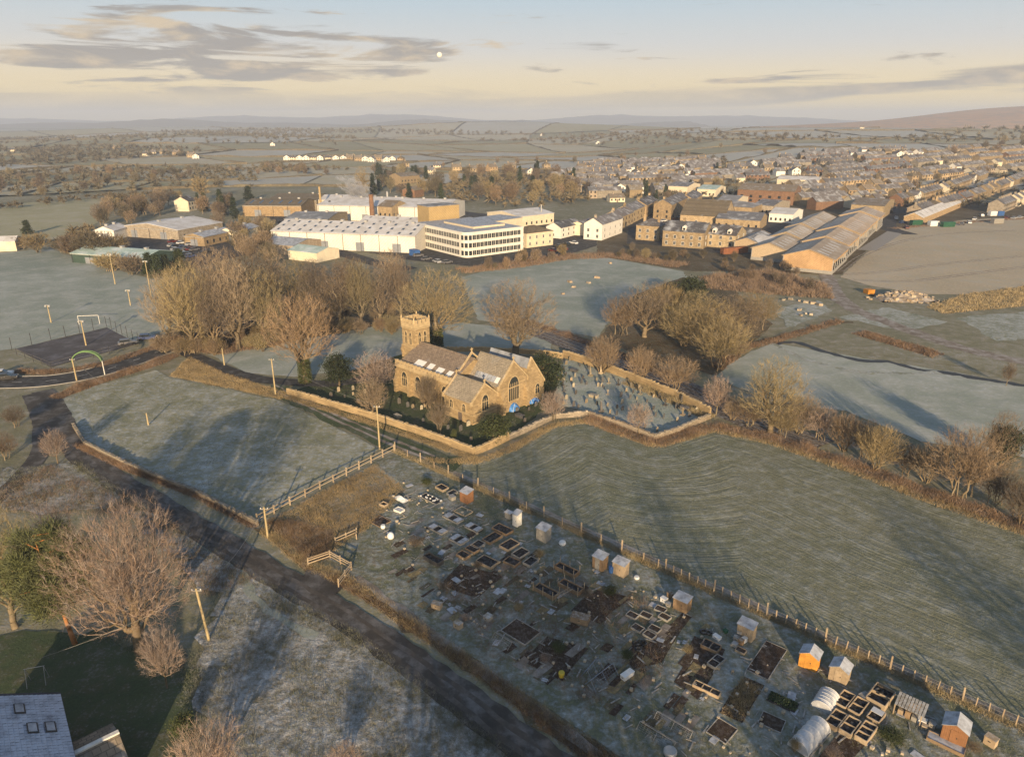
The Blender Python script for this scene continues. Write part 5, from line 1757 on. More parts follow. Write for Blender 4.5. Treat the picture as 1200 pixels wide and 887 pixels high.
def polytunnel(px, L, Wd, Hh, rz, label):
    p = G(*px)
    o = thing('polytunnel', label, 'polytunnel', None, p, rz)
    b = MB(); n, m_ = 12, 10
    r = random.Random(int(px[0]))
    for i in range(m_ + 1):
        sag = 1 - .035 * (i % 2) + r.uniform(-.012, .012)
        for k in range(n + 1):
            a = math.pi * k / n
            b.v.append(((i / m_ - .5) * L, -math.cos(a) * Wd / 2 * sag, math.sin(a) ** .8 * Hh * sag))
    for i in range(m_):
        for k in range(n):
            q = i * (n + 1) + k
            b.f.append((q, q + n + 1, q + n + 2, q + 1))
    b.f += [tuple(range(n + 1)), tuple(range(m_ * (n + 1), (m_ + 1) * (n + 1)))[::-1]]
    b.build('cover', M['poly'], o)
    for i in range(0, m_ + 1, 2):
        h_ = MB(); x = (i / m_ - .5) * L
        for k in range(n):
            a, c = math.pi * k / n, math.pi * (k + 1) / n
            h_.tube((x, -math.cos(a) * Wd / 2 * 1.01, math.sin(a) ** .8 * Hh * 1.01), (x, -math.cos(c) * Wd / 2 * 1.01, math.sin(c) ** .8 * Hh * 1.01), .022, n=4)
        h_.build('hoop', M['whiteplastic'], o)
    bb = MB(); bb.box(-L / 2, L / 2, -Wd / 2 - .08, -Wd / 2 - .02, 0, .18); bb.box(-L / 2, L / 2, Wd / 2 + .02, Wd / 2 + .08, 0, .18); bb.build('base_board', M['greywood'], o)


polytunnel((967, 824), 2.3, 1.9, 1.0, AL + R(90), 'short polythene cloche tunnel beside the gable-roofed timber shed')
polytunnel((948, 866), 4.0, 1.9, 1.15, AL + R(82), 'longer polythene tunnel with curved hoops')


def bed(px, w, d, h, cells, label, group=None, rz=None, frame='wood', soil='dark_soil', name='raised_bed', fill=.8, world=None):
    p = G(*px) if world is None else Vector((*world, 0))
    o = thing(name, label, 'raised bed', group, (p.x, p.y, .02), AL if rz is None else rz)
    t = .07
    for y in (-d / 2, d / 2):
        b = MB(); b.box(-w / 2, w / 2, y - t / 2, y + t / 2, 0, h); b.build('board', M[frame], o)
    for i in range(cells + 1):
        x = -w / 2 + w * i / cells
        b = MB(); b.box(x - t / 2, x + t / 2, -d / 2 + t / 2 + .002, d / 2 - t / 2 - .002, 0, h - .003); b.build('board', M[frame], o)
    for i in range(cells):
        x0, x1 = -w / 2 + w * i / cells + t / 2, -w / 2 + w * (i + 1) / cells - t / 2
        b = MB(); n = 4
        r = random.Random(i + int(px[0] * 3))
        for a in range(n + 1):
            for c in range(n + 1):
                e = 0 < a < n and 0 < c < n
                b.v.append((x0 + (x1 - x0) * a / n, -d / 2 + t / 2 + (d - t) * c / n, h * fill + (r.uniform(-.03, .06) if e else -.02)))
        b.f = [(a * (n + 1) + c, (a + 1) * (n + 1) + c, (a + 1) * (n + 1) + c + 1, a * (n + 1) + c + 1) for a in range(n) for c in range(n)]
        b.build('soil', M[soil], o, True)
    return o


B90 = AL + R(84)
for px in ((989, 823), (979, 846), (1005, 831), (995, 854)):
    bed(px, 2.2, 1.05, .55, 2, 'two-celled timber box bed of black soil in the double row beside the polytunnels', 'paired box beds by the polytunnels', B90, 'palewood', fill=.72)
bed((1014, 861), 2.4, 1.05, .55, 3, 'three-celled timber box bed at the end of the double row', None, B90, 'palewood', fill=.72)
bed((1026, 842), 1.6, 1.05, .55, 1, 'timber box bed with a pale blue lid', None, B90, 'palewood', fill=.72)
p = G(1028, 838); b = MB(); b.box(-.5, .2, -.5, .5, 0, .04); o = b.build('blue_lid', M['poly']); o.location = (p.x, p.y, .58); o.rotation_euler.z = B90; tag(o, 'pale blue sheet lying over half of a box bed', 'lid')
bed((1031, 820), 2.6, 1.7, .75, 2, 'tall planter box full of junk and a tyre', None, B90, 'palewood', fill=.6)
# frames with corner posts
for i, (px, w) in enumerate((((664, 670), 3.0), ((669, 690), 2.9), ((640, 695), 2.9))):
    bo = bed(px, w, 1.1, .55, 1, ('trough bed with upright canes nearest the pair of sheds', 'trough bed with upright canes and a leaning ladder', 'trough bed with upright canes on the path side')[i], None, AL, 'wood', fill=.7)
    for x in (-w / 2, 0, w / 2):
        for y in (-.55, .55):
            b = MB(); b.box(x - .03, x + .03, y - .03 + .09 * (1 if y > 0 else -1), y + .03 + .09 * (1 if y > 0 else -1), 0, 1.25); b.build('corner_post', M['palewood'], bo)
p, q = G(653, 706), G(674, 690)
o = thing('ladder', 'pale wooden ladder leaning on a trough bed', 'ladder', None, p, math.atan2((q - p).y, (q - p).x))
for y in (-.22, .22):
    b = MB(); b.tube((0, y, .9), (2.6, y, .55), .04, n=5); b.build('rail', M['palewood'], o)
    b = MB(); b.tube((0, y, 0), (0, y, .95), .04, n=5); b.build('leg', M['palewood'], o)
for i in range(6):
    b = MB(); x = .2 + i * .42; z = .9 - .35 * x / 2.6; b.tube((x, -.22, z), (x, .22, z), .025, n=5); b.build('rung', M['palewood'], o)
BL = 'weathered raised bed of frosted soil in the upper allotment plots'
for px, w, d in (((589, 622), 2.6, 1.5), ((597, 640), 2.2, 1.6), ((577, 632), 2.4, 1.4), ((571, 660), 2.4, 1.6), ((543, 652), 1.5, 1.1), ((518, 573), 1.7, 1.2), ((530, 579), 1.4, 1.0), ((554, 645), 1.6, 1.2),
                 ((610, 650), 2.0, 1.4), ((560, 640), 1.6, 1.2), ((600, 660), 1.8, 1.3), ((622, 660), 1.7, 1.2)):
    bed(px, w, d, .38, 1, BL, 'raised beds of the upper plots', AL + R(random.choice([0, 0, 90]) + random.uniform(-4, 4)), random.choice(['wood', 'palewood', 'greywood']))
BP = 'dark bed partly covered by pale boards'
for px, w, d in (((531, 608), 2.9, 1.3), ((513, 621), 2.7, 1.2), ((555, 619), 2.3, 1.3), ((538, 633), 2.2, 1.6)):
    o = bed(px, w, d, .22, 3, BP, 'beds partly covered by boards', AL, 'greywood', fill=.85)
    for i, x in enumerate((-w * .33, w * .33)):
        b = MB(); b.box(x - w * .15, x + w * .15, -d / 2 + .1, d / 2 - .1, .23, .26); b.build('cover_board', M['felt'], o)
o = bed((505, 585), 3.6, 1.3, .16, 1, 'bed under black sheeting weighed down with white stones', None, AL, 'greywood', 'rubber')
for i in range(14):
    b = MB(); x, y = random.uniform(-1.7, 1.7), random.uniform(-.55, .55); b.lathe([(.10, .12), (.16, .2), (.08, .30)], 6, (x, y, 0)); b.build('stone', M['whiteplastic'], o)
bed((508, 658), 2.6, 1.0, .6, 1, 'tall dark planter beside the frosted bush', None, AL, 'darkmetal', 'dark_soil', fill=.7)
bed((445, 611), 2.4, 2.0, .12, 1, 'square patch of brown soil on the rough plot', None, AL, 'wood', 'soil')
bed((450, 593), 1.0, .8, .45, 1, 'small sunlit wooden crate bed', None, AL + .1, 'palewood', fill=.7)
bed((468, 599), 1.3, .9, .35, 1, 'small white-topped crate bed', None, AL + .1, 'whitepaint', 'poly')
bed((543, 600), 2.2, 1.6, .18, 1, 'grass-filled timber frame in front of the brown flat-roofed shed', None, AL, 'palewood', 'allot')
SM = 'small square timber bed beside the brown path'
for px in ((747, 737), (761, 745), (779, 724), (767, 738), (757, 722), (774, 715), (741, 722)):
    bed(px, 1.2, .9, .25, 1, SM, 'small square beds beside the brown path', AL + R(random.uniform(-6, 6)), 'greywood', 'soil')
bed((610, 741), 3.4, 2.6, .2, 1, 'wide timber-edged plot near the frosted path', None, AL, 'greywood', 'soil')
bed((833, 759), 1.8, 1.2, .4, 2, 'two-celled red-brown bed below the cream shed', None, AL + R(2), 'wood')
bed((839, 777), 1.9, .95, .35, 2, 'narrow pale-edged bed below the cream shed', None, B90, 'greywood')
bed((828, 809), 2.6, .75, .35, 3, 'long thin three-celled timber bed', None, AL + R(4), 'palewood')
bed((868, 763), 1.0, .7, .2, 1, 'small pale timber frame beside the junk heap', None, AL, 'palewood', 'soil')
bed((1108, 873), 2.9, 1.0, .35, 1, 'bed under bluish sheets in front of the red-brown shed', None, AL, 'wood', 'felt')
PLOT = dict(A=[(897, 751), (922, 762), (900, 797), (875, 786)], B=[(895, 834), (922, 846), (913, 860), (888, 846)], C=[(841, 841), (864, 855), (850, 873), (829, 858)])
for k, lab in (('A', 'large plot of freshly dug dark soil'), ('B', 'small dug soil plot below the cabbage bed'), ('C', 'dug soil plot at the end of the stubble plot')):
    c = [G(*q) for q in PLOT[k]]
    cen = (c[0] + c[1] + c[2] + c[3]) / 4
    w = ((c[1] - c[0]).length + (c[2] - c[3]).length) / 2; d = ((c[3] - c[0]).length + (c[2] - c[1]).length) / 2
    bed(PLOT[k][0], w, d, .12, 1, lab, None, math.atan2((c[1] - c[0]).y, (c[1] - c[0]).x), 'greywood', 'soil', 'dug_plot', world=(cen.x, cen.y))
for nm_, pxs, lab in (('brown_path', [(800, 716), (812, 722), (775, 775), (745, 785), (735, 778)], None), ('stubble_soil', [(870, 792), (895, 803), (869, 847), (845, 836)], None), ('old_plot', [(640, 745), (690, 760), (660, 800), (610, 775)], None),
                      ('old_plot', [(700, 690), (740, 700), (700, 730), (670, 715)], None), ('old_plot', [(815, 745), (850, 760), (820, 820), (790, 800)], None), ('old_plot', [(540, 660), (590, 675), (560, 700), (515, 685)], None), ('old_plot', [(980, 862), (1015, 870), (990, 900), (955, 890)], None)):
    sheet(nm_, pxs, .045 + .002 * random.random(), M['soil'], jit=.2)
p = G(868, 820)
tufts('crop_stubble', scatter(W([(870, 793), (894, 804), (869, 846), (846, 836)]), 420, 41), .4, 9, 'deadgrass', 'rows of frosted crop stubble on a soil plot', 'stubble', .018, .10, .7)
o = bed((917, 823), 2.6, 1.3, .15, 4, 'bed of small green cabbages in rows', None, AL + R(3), 'darkmetal', 'dark_soil')
rng_ = np.random.default_rng(5)
cab = np_mesh('cabbage', [leafquads(rng_.normal(size=(26, 3)) * np.array([.10, .10, .05]) + np.array([0, 0, .12]), .11, rng_, .8)], M['leafgreen'])
for i in range(8):
    for j in range(4):
        link('cabbage', cab, o, (-1.12 + i * .32, -.48 + j * .32, .12), random.uniform(0, 6))
# junk, bins, tubs
def lathe_thing(name, px, prof, m, label, cat, n=12, group=None, z=0.0, lid=None):
    p = G(*px)
    o = thing(name, label, cat, group, (p.x, p.y, z))
    MB().lathe(prof, n).build('body', M[m], o, True)
    r, h = prof[-1]
    b = MB(); b.lathe([(r * .94, h + .002), (r * .9, h + .03)], n); b.build('rim', M[lid or m], o)
    return o


lathe_thing('water_tank', (458, 631), [(.28, 0), (.46, .2), (.48, .5), (.36, .8), (.15, .92)], 'whiteplastic', 'round white water tank on the rough plot', 'tank')
lathe_thing('water_tub', (449, 619), [(.25, 0), (.35, .2), (.3, .5)], 'whiteplastic', 'small white tub beside the brown soil patch', 'tub')
lathe_thing('water_barrel', (716, 671), [(.27, 0), (.31, .3), (.31, .65), (.27, .92)], 'blueplastic', 'blue water barrel at a shed door', 'barrel')
lathe_thing('garden_bin', (658, 793), [(.25, 0), (.32, .5), (.3, .6)], 'yellow', 'yellow bin among dead stalks', 'bin')
lathe_thing('water_tub', (659, 638), [(.35, 0), (.5, .2), (.42, .45)], 'whiteplastic', 'white tub on the grass before the pale grey shed', 'tub')
lathe_thing('water_tub', (746, 678), [(.25, 0), (.36, .15), (.3, .3)], 'whiteplastic', 'white tub right of the close pair of sheds', 'tub')
lathe_thing('water_tank', (785, 884), [(.5, 0), (.6, .3), (.58, .5)], 'metal', 'round pale tank at the edge of the netted beds', 'tank')
tm = MB()
n, m_ = 14, 8
for i in range(n):
    for k in range(m_):
        a, c = 2 * math.pi * i / n, 2 * math.pi * k / m_
        tm.v.append(((.30 + .12 * math.cos(c)) * math.cos(a), (.30 + .12 * math.cos(c)) * math.sin(a), .12 + .12 * math.sin(c)))
tm.f = [(i * m_ + k, ((i + 1) % n) * m_ + k, ((i + 1) % n) * m_ + (k + 1) % m_, i * m_ + (k + 1) % m_) for i in range(n) for k in range(m_)]
tyre = tm.mesh('tyre', M['rubber'], True)
for px, z, lab, g_ in (((745, 755), 0, 'old tyre in the heap on the brown path', 'tyre heap'), ((750, 758), 0, 'old tyre in the heap on the brown path', 'tyre heap'), ((748, 762), 0, 'old tyre in the heap on the brown path', 'tyre heap'), ((754, 755), .03, 'old tyre in the heap on the brown path', 'tyre heap'),
                   ((824, 741), .02, 'old tyre lying above the red-brown bed', 'tyres above the bed'), ((830, 742), .02, 'old tyre lying above the red-brown bed', 'tyres above the bed'), ((1029, 816), .55, 'old tyre lying in the tall planter box', None)):
    p = G(*px); o = link('tyre', tyre, None, (p.x, p.y, z + .02)); tag(o, lab, 'tyre', g_)
JM = {'whiteplastic': 'white', 'wood': 'brown', 'greywood': 'grey', 'metal': 'silver', 'blueplastic': 'blue', 'palewood': 'pale', 'dark_green': 'green'}


def crate(px, d, m, where, rz=0.0, z=.02):
    p = G(*px)
    o = thing('storage_box', '%s box %s' % (JM[m], where), 'box', None, (p.x, p.y, z), AL + rz)
    b = MB(); b.box(-d[0] / 2, d[0] / 2, -d[1] / 2, d[1] / 2, 0, d[2]); b.build('body', M[m], o)
    b = MB(); b.box(-d[0] / 2 - .03, d[0] / 2 + .03, -d[1] / 2 - .03, d[1] / 2 + .03, d[2] + .002, d[2] + .06); b.build('lid', M[m], o)
    b = MB(); b.box(-.1, .1, -d[1] / 2 - .04, -d[1] / 2 - .003, d[2] * .6, d[2] * .7); b.build('handle', M['darkmetal'], o)


for a in (((735, 793), (.6, 1.4, .45), 'whiteplastic', 'with two round openings beside the grass path'), ((840, 748), (.8, .5, .3), 'whiteplastic', 'on the plot left of the cream shed'), ((863, 751), (.6, .5, .5), 'greywood', 'in the junk heap at the cream shed'), ((868, 755), (.5, .4, .6), 'wood', 'in the junk heap at the cream shed'),
          ((861, 757), (.5, .5, .35), 'metal', 'in the junk heap at the cream shed'), ((872, 752), (.4, .5, .5), 'whiteplastic', 'in the junk heap at the cream shed'), ((866, 746), (.5, .4, .7), 'metal', 'leaning on the cream shed'), ((778, 705), (.7, .5, .5), 'whiteplastic', 'among junk left of the low brown shed'),
          ((785, 700), (.6, .5, .6), 'wood', 'among junk left of the low brown shed'), ((783, 710), (.5, .4, .4), 'greywood', 'among junk left of the low brown shed'), ((680, 728), (2.0, 1.1, .7), 'wood', 'used for compost in the middle plots'), ((537, 735), (.9, .7, .6), 'palewood', 'on the plot near the frosted path'),
          ((512, 712), (1.1, .7, .6), 'palewood', 'beside the frosted path'), ((572, 726), (.8, .8, .5), 'greywood', 'on a heap of stones near the frosted path'), ((1080, 847), (.7, .5, .4), 'whiteplastic', 'on the grass right of the pallet shelter'), ((1083, 853), (.4, .4, .3), 'palewood', 'on the grass right of the pallet shelter'),
          ((1012, 818), (.6, .9, .4), 'greywood', 'between the box beds and the tall planter'), ((1092, 852), (.5, .6, .5), 'greywood', 'left of the red-brown shed'), ((530, 585), (.9, .7, .5), 'greywood', 'beside the brown flat-roofed shed'), ((850, 741), (.4, .4, .3), 'dark_green', 'beside the tyres above the bed'),
          ((668, 674), (.4, .3, .3), 'blueplastic', 'inside a trough bed'), ((1160, 872), (.9, .7, .8), 'palewood', 'of pallets near the end of the boundary fence')):
    crate(*a, rz=random.uniform(-.4, .4))
# heap of white sheeting
p = G(470, 585); b = MB(); r = random.Random(3)
for i in range(7):
    for j in range(5):
        e = math.sin(math.pi * i / 6) * math.sin(math.pi * j / 4)
        b.v.append(((i / 6 - .5) * 2.4, (j / 4 - .5) * 1.2, e * .5 * r.uniform(.6, 1.2)))
b.f = [(i * 5 + j, (i + 1) * 5 + j, (i + 1) * 5 + j + 1, i * 5 + j + 1) for i in range(6) for j in range(4)]
o = b.build('sheeting_heap', M['whiteplastic']); o.location = (p.x, p.y, .03); o.rotation_euler.z = AL; tag(o, 'heap of crumpled white sheeting on the rough plot', 'sheeting')
# netting frames
def net_frame(px, w, d, h, label, m='netting', rz=None):
    p = G(*px)
    o = thing('netting_frame', label, 'frame', None, p, AL if rz is None else rz)
    b = MB()
    for x in (-w / 2, 0, w / 2):
        b.tube((x, -d / 2, 0), (x, 0, h), .03, n=4); b.tube((x, d / 2, 0), (x, 0, h), .03, n=4)
    b.tube((-w / 2, 0, h), (w / 2, 0, h), .03, n=4)
    b.build('hoop', M[m], o)
    b = MB()
    for i in range(int(w / .3) + 1):
        x = -w / 2 + i * .3
        b.tube((x, -d / 2, .01), (x, 0, h), .008, n=3); b.tube((x, d / 2, .01), (x, 0, h), .008, n=3)
    for j in range(1, 5):
        u = j / 5
        for s in (-1, 1): b.tube((-w / 2, s * d / 2 * u, h * (1 - u)), (w / 2, s * d / 2 * u, h * (1 - u)), .008, n=3)
    k = b.build('net', M[m], o); k['kind'] = 'stuff'


net_frame((705, 797), 3.4, 1.6, 1.1, 'blue-grey netting frame over a bed in the middle plots', rz=B90)
net_frame((694, 788), 2.2, 1.4, 1.2, 'smaller netting frame beside the blue-grey frame', rz=B90 + .2)
net_frame((790, 850), 3.6, 1.3, .5, 'low netting frame over a bed near the round tank', 'greywood', rz=AL)
net_frame((770, 862), 3.6, 1.3, .5, 'second low netting frame further from the soil plot', 'greywood', rz=AL)
net_frame((590, 752), 2.4, 1.6, .6, 'low netting frame beside the wide timber-edged plot', 'greywood', rz=AL)
# shrubs among the plots
for px, h, w, k, tw, lab in (((488, 640), 1.3, 2.6, 'bush', 'twig_tan', 'low frosted bush in the upper plots'), ((500, 567), .9, 1.5, 'holly', None, 'small yellow-green shrub near the boundary fence'), ((632, 654), 1.2, 1.6, 'bush2', 'twig_gold', 'pale dry plant near the grey shed'),
                             ((715, 696), 1.0, 1.6, 'holly', None, 'leafy green plants below the close pair of sheds'), ((608, 716), 1.2, 1.2, 'bush2', 'twig_gold', 'golden dry grass clump in the middle plots'), ((655, 762), .9, 1.4, 'holly', None, 'yellowish leafy clump among dead stalks'),
                             ((688, 700), 1.1, 1.4, 'bush', 'twig_brown', 'brown dead plants in front of the trough beds'), ((930, 880), 1.6, 1.2, 'bush2', 'twig_gold', 'dry teasel clump beside the long polytunnel'), ((975, 886), 1.0, 1.7, 'bush', 'twig_pink', 'frosted pale clump at the foot of the box beds'),
                             ((545, 728), .9, 1.4, 'bush', 'twig_pink', 'frosted clump on the plots near the path'), ((805, 765), .9, 1.3, 'bush2', 'twig_gold', 'golden dead stalks left of the red-brown bed'), ((560, 665), .8, 1.4, 'bush', 'twig_tan', 'tan dead plants on the upper plots'),
                             ((735, 770), .7, 1.2, 'holly', None, 'leafy clump beside the white box'), ((1045, 865), .7, 2.0, 'holly', None, 'leafy green patch below the pallet shelter'), ((1140, 880), .9, 1.4, 'bush', 'twig_tan', 'dead plants right of the red-brown shed'),
                             ((520, 690), .9, 1.8, 'bush', 'twig_brown', 'brown bramble clump beside the path'), ((640, 775), .8, 1.6, 'bush', 'twig_pink', 'frosted bushy clump in the lower plots')):
    p = G(*px); tree(k, p, h, w, lab, None, tw, cat='plant')
# scattered odds and ends too small to pick apart
rd = random.Random(12)
for nm_, mt, n, sz, lab in (('scattered_boards', 'greywood', 420, (.9, .10, .05), 'loose boards and canes lying about the allotments'), ('scattered_pots', 'rubblestone', 230, (.22, .22, .2), 'small pots and stones lying about the allotments'), ('scattered_sheets', 'felt', 46, (.8, .55, .05), 'scraps of frosted sheeting lying on the allotments')):
    b = MB()
    for (x, y, _) in scatter(W([(430, 600), (470, 560), (800, 715), (1130, 850), (1080, 900), (800, 890), (640, 800), (520, 725)]), n, len(nm_)):
        b.at((0, 0, 0)); k = rd.uniform(.5, 1.4)
        b.cbox((x, y, .05 + sz[2] * k / 2), (sz[0] * k, sz[1] * k, sz[2] * k), AL + rd.choice([0, math.pi / 2]) + rd.uniform(-.4, .4))
    tag(b.build(nm_, M[mt]), lab, 'clutter', None, 'stuff')
PLM = ['soil', 'bramble_floor', 'rough_tan', 'soil', 'bramble_floor', 'track']
for (x, y, _) in scatter(W([(440, 640), (480, 610), (600, 630), (720, 690), (830, 735), (820, 860), (700, 840), (560, 760), (450, 680)]), 120, 77):
    w, d = rd.uniform(.4, 1.1), rd.uniform(.9, 2.6)
    ca, sa = math.cos(AL), math.sin(AL)
    q = [(x + u * w * ca - v * d * sa, y + u * w * sa + v * d * ca) for u, v in ((-.5, -.5), (.5, -.5), (.5, .5), (-.5, .5))]
    sheet('vegetable_patch', q, .05 + rd.uniform(0, .012), M[rd.choice(PLM)], world=True, jit=.12)

# ------------------------------------------------------------------ buildings
WIN = {}


def win_meshes(w, h, frame='whiteframe', bars=1):
    k = (round(w, 2), round(h, 2), frame, bars)
    if k not in WIN:
        t = .09
        f = MB()
        f.box(-w / 2 - t, w / 2 + t, -.07, 0, -t, 0); f.box(-w / 2 - t, w / 2 + t, -.07, 0, h, h + t)
        f.box(-w / 2 - t, -w / 2, -.07, 0, .001, h - .001); f.box(w / 2, w / 2 + t, -.07, 0, .001, h - .001)
        for i in range(1, bars + 1):
            x = -w / 2 + w * i / (bars + 1)
            f.box(x - .035, x + .035, -.05, 0, .002, h - .002)
        p = MB(); p.box(-w / 2 + .002, w / 2 - .002, -.025, 0, .002, h - .002)
        WIN[k] = (f.mesh('window', M[frame]), p.mesh('pane', M['glass']))
    return WIN[k]


def put_window(par, face, W_, D_, s, z, w, h, frame='whiteframe', bars=1, sub=True):
    fm, pm_ = win_meshes(w, h, frame, bars)
    loc, rz = {'s': ((s, 0, z), 0), 'n': ((W_ - s, D_, z), math.pi), 'e': ((W_, s, z), math.pi / 2), 'w': ((0, D_ - s, z), -math.pi / 2)}[face]
    if sub:
        o = link('window', fm, par, loc, rz)
        link('pane', pm_, o)
    else:
        link('window', pm_, par, (loc[0] + math.sin(rz) * .03, loc[1] - math.cos(rz) * .03, loc[2]), rz)


def roof_mesh(W_, D_, h, rh, kind, over=.3, t=.18):
    r = MB()
    if kind == 'x':
        yc = D_ / 2; s = rh / yc
        for a in (-over, D_ + over):
            pl = [(a, h - over * s), (yc, h + rh), (yc, h + rh + t), (a, h - over * s + t)]
            r.prism(pl if a < yc else pl[::-1], 'x', -over * .6, W_ + over * .6)
    elif kind == 'y':
        xc = W_ / 2; s = rh / xc
        for a in (-over, W_ + over):
            pl = [(a, h - over * s), (xc, h + rh), (xc, h + rh + t), (a, h - over * s + t)]
            r.prism(pl[::-1] if a < xc else pl, 'y', -over * .6, D_ + over * .6)
    elif kind == 'hip':
        o = over
        k = min(W_, D_) / 2
        if W_ >= D_: a, b = (k, D_ / 2, h + rh), (W_ - k, D_ / 2, h + rh)
        else: a, b = (W_ / 2, k, h + rh), (W_ / 2, D_ - k, h + rh)
        vs = [(-o, -o, h), (W_ + o, -o, h), (W_ + o, D_ + o, h), (-o, D_ + o, h), a, b]
        fs = [(0, 1, 5, 4), (1, 2, 5), (2, 3, 4, 5), (3, 0, 4)] if W_ >= D_ else [(0, 1, 4), (1, 2, 5, 4), (2, 3, 5), (3, 0, 4, 5)]
        r.add(vs, fs + [(3, 2, 1, 0)])
    elif kind == 'mono':
        r.prism([(-over, h + .0), (D_ + over, h + rh), (D_ + over, h + rh + t), (-over, h + t)], 'x', -over, W_ + over)
    else:
        r.box(-.15, W_ + .15, -.15, D_ + .15, h + .002, h + .25)
    return r


def wall_mesh(W_, D_, h, rh, kind):
    w = MB()
    if kind == 'x': w.prism([(0, -.3), (D_, -.3), (D_, h), (D_ / 2, h + rh), (0, h)], 'x', 0, W_)
    elif kind == 'y': w.prism([(0, -.3), (W_, -.3), (W_, h), (W_ / 2, h + rh), (0, h)], 'y', 0, D_)
    elif kind == 'mono': w.prism([(0, -.3), (D_, -.3), (D_, h + rh), (0, h)], 'x', 0, W_)
    else: w.box(0, W_, 0, D_, -.3, h)
    return w


def building(name, label, cat, loc, ang, W_, D_, h, kind, rh, wall, roof, wins=(), ww=1.0, wh=1.4, chim=(), door=None, group=None, frame='whiteframe', bars=1, sub=True, over=.3, lights=None, z0=1.0, sth=2.7, dormers=0):
    o = thing(name, label, cat, group, loc, ang)
    wall_mesh(W_, D_, h, rh, kind).build('wall', M[wall], o)
    r = roof_mesh(W_, D_, h, rh, kind, over).build('roof', M[roof], o)
    for face, rows_, cols in wins:
        span = W_ if face in 'sn' else D_
        for i in range(rows_):
            for j in range(cols):
                put_window(o, face, W_, D_, span * (j + .5) / cols, z0 + i * sth, ww, wh, frame, bars, sub)
    for (cx, cy) in chim:
        b = MB(); x, y = cx * W_, cy * D_
        top = h + rh + 1.0
        b.box(x - .35, x + .35, y - .55, y + .55, h + .1, top)
        b.box(x - .42, x + .42, y - .62, y + .62, top + .002, top + .16)
        for k in (-.3, .3): b.lathe([(.13, top + .162), (.11, top + .6)], 6, (x, y + k, 0))
        b.build('chimney', M[wall if wall.startswith('stone') or wall == 'brick' else 'stone_grey'], r)
    if door:
        face, s = door
        b = wall_frame(MB(), face, 0, W_, 0, D_, s, 0)
        b.box(-.5, .5, -.06, 0, 0, 2.1)
        b.build('door', M['garage'], o)
    if lights:
        nx, ny, col = lights
        for i in range(nx):
            for j in range(ny):
                b = MB()
                if kind == 'x' or kind == 'mono':
                    sl = rh / (D_ / 2) if kind == 'x' else rh / D_
                    hi = D_ / 2 if kind == 'x' else D_
                    x = W_ * (i + .5) / nx; y0 = hi * (j + .28) / ny; y1 = hi * (j + .72) / ny
                    z = lambda y: h + y * sl + .20
                    b.add([(x - .55, y0, z(y0)), (x + .55, y0, z(y0)), (x + .55, y1, z(y1)), (x - .55, y1, z(y1))], [(0, 1, 2, 3)])
                else:
                    sl = rh / (W_ / 2)
                    y = D_ * (i + .5) / nx; x0 = W_ / 2 * (j + .28) / ny; x1 = W_ / 2 * (j + .72) / ny
                    z = lambda x: h + x * sl + .20
                    b.add([(x0, y - .55, z(x0)), (x1, y - .55, z(x1)), (x1, y + .55, z(x1)), (x0, y + .55, z(x0))], [(0, 1, 2, 3)])
                    b.at((0, 0, 0)); 
                    if True:
                        x0, x1 = W_ / 2 + W_ / 2 * (j + .28) / ny, W_ / 2 + W_ / 2 * (j + .72) / ny
                        z2 = lambda x: h + (W_ - x) * sl + .20
                        b.add([(x0, y - .55, z2(x0)), (x1, y - .55, z2(x1)), (x1, y + .55, z2(x1)), (x0, y + .55, z2(x0))], [(0, 1, 2, 3)])
                b.build('roof_light', M[col], r)
    if cat in ('factory', 'warehouse') and kind in 'xy':
        nv = max(2, int((W_ if kind == 'x' else D_) / 11))
        for i in range(nv):
            b = MB(); t_ = (i + .5) / nv
            cx, cy = (W_ * t_, D_ / 2) if kind == 'x' else (W_ / 2, D_ * t_)
            b.box(cx - .6, cx + .6, cy - .6, cy + .6, h + rh + .1, h + rh + .75); b.box(cx - .75, cx + .75, cy - .75, cy + .75, h + rh + .752, h + rh + .87)
            b.build('roof_vent', M['metal'], r)
        nd_ = max(1, int(D_ / 16))
        for i in range(nd_):
            b = wall_frame(MB(), 'w', 0, W_, 0, D_, D_ * (i + .5) / nd_, 0)
            b.box(-1.9, 1.9, -.08, 0, 0, min(3.6, h - 1.2)); b.build('roller_door', M['lead'], o)
        for i in range(nd_ * 2):
            b = wall_frame(MB(), 'w', 0, W_, 0, D_, D_ * (i + .03) / (nd_ * 2) + .3, 0)
            b.box(-.08, .08, -.18, 0, 0, h - .1); b.build('drainpipe', M['darkmetal'], o)
        b = wall_frame(MB(), 'w', 0, W_, 0, D_, D_ / 2, h - .35); b.box(-D_ / 2, D_ / 2, -.12, 0, 0, .22); b.build('gutter', M['metal'], o)
    for i in range(dormers):
        x = W_ * (i + .5) / dormers if kind == 'x' else .0
        y = D_ * (i + .5) / dormers
        b = MB()
        if kind == 'x':
            b.box(x - .8, x + .8, .7, 2.6, h + .3, h + 1.7); b.prism([(x - .95, h + 1.7), (x + .95, h + 1.7), (x, h + 2.5)], 'y', .6, 3.0)
        else:
            b.box(.7, 2.6, y - .8, y + .8, h + .3, h + 1.7); b.prism([(y - .95, h + 1.7), (y + .95, h + 1.7), (y, h + 2.5)], 'x', .6, 3.0)
        dm = b.build('dormer', M['white'], r)
        b = MB()
        if kind == 'x': b.box(x - .5, x + .5, .66, .70, h + .6, h + 1.5)
        else: b.box(.66, .70, y - .5, y + .5, h + .6, h + 1.5)
        b.build('dormer_window', M['glass'], dm)
    return o


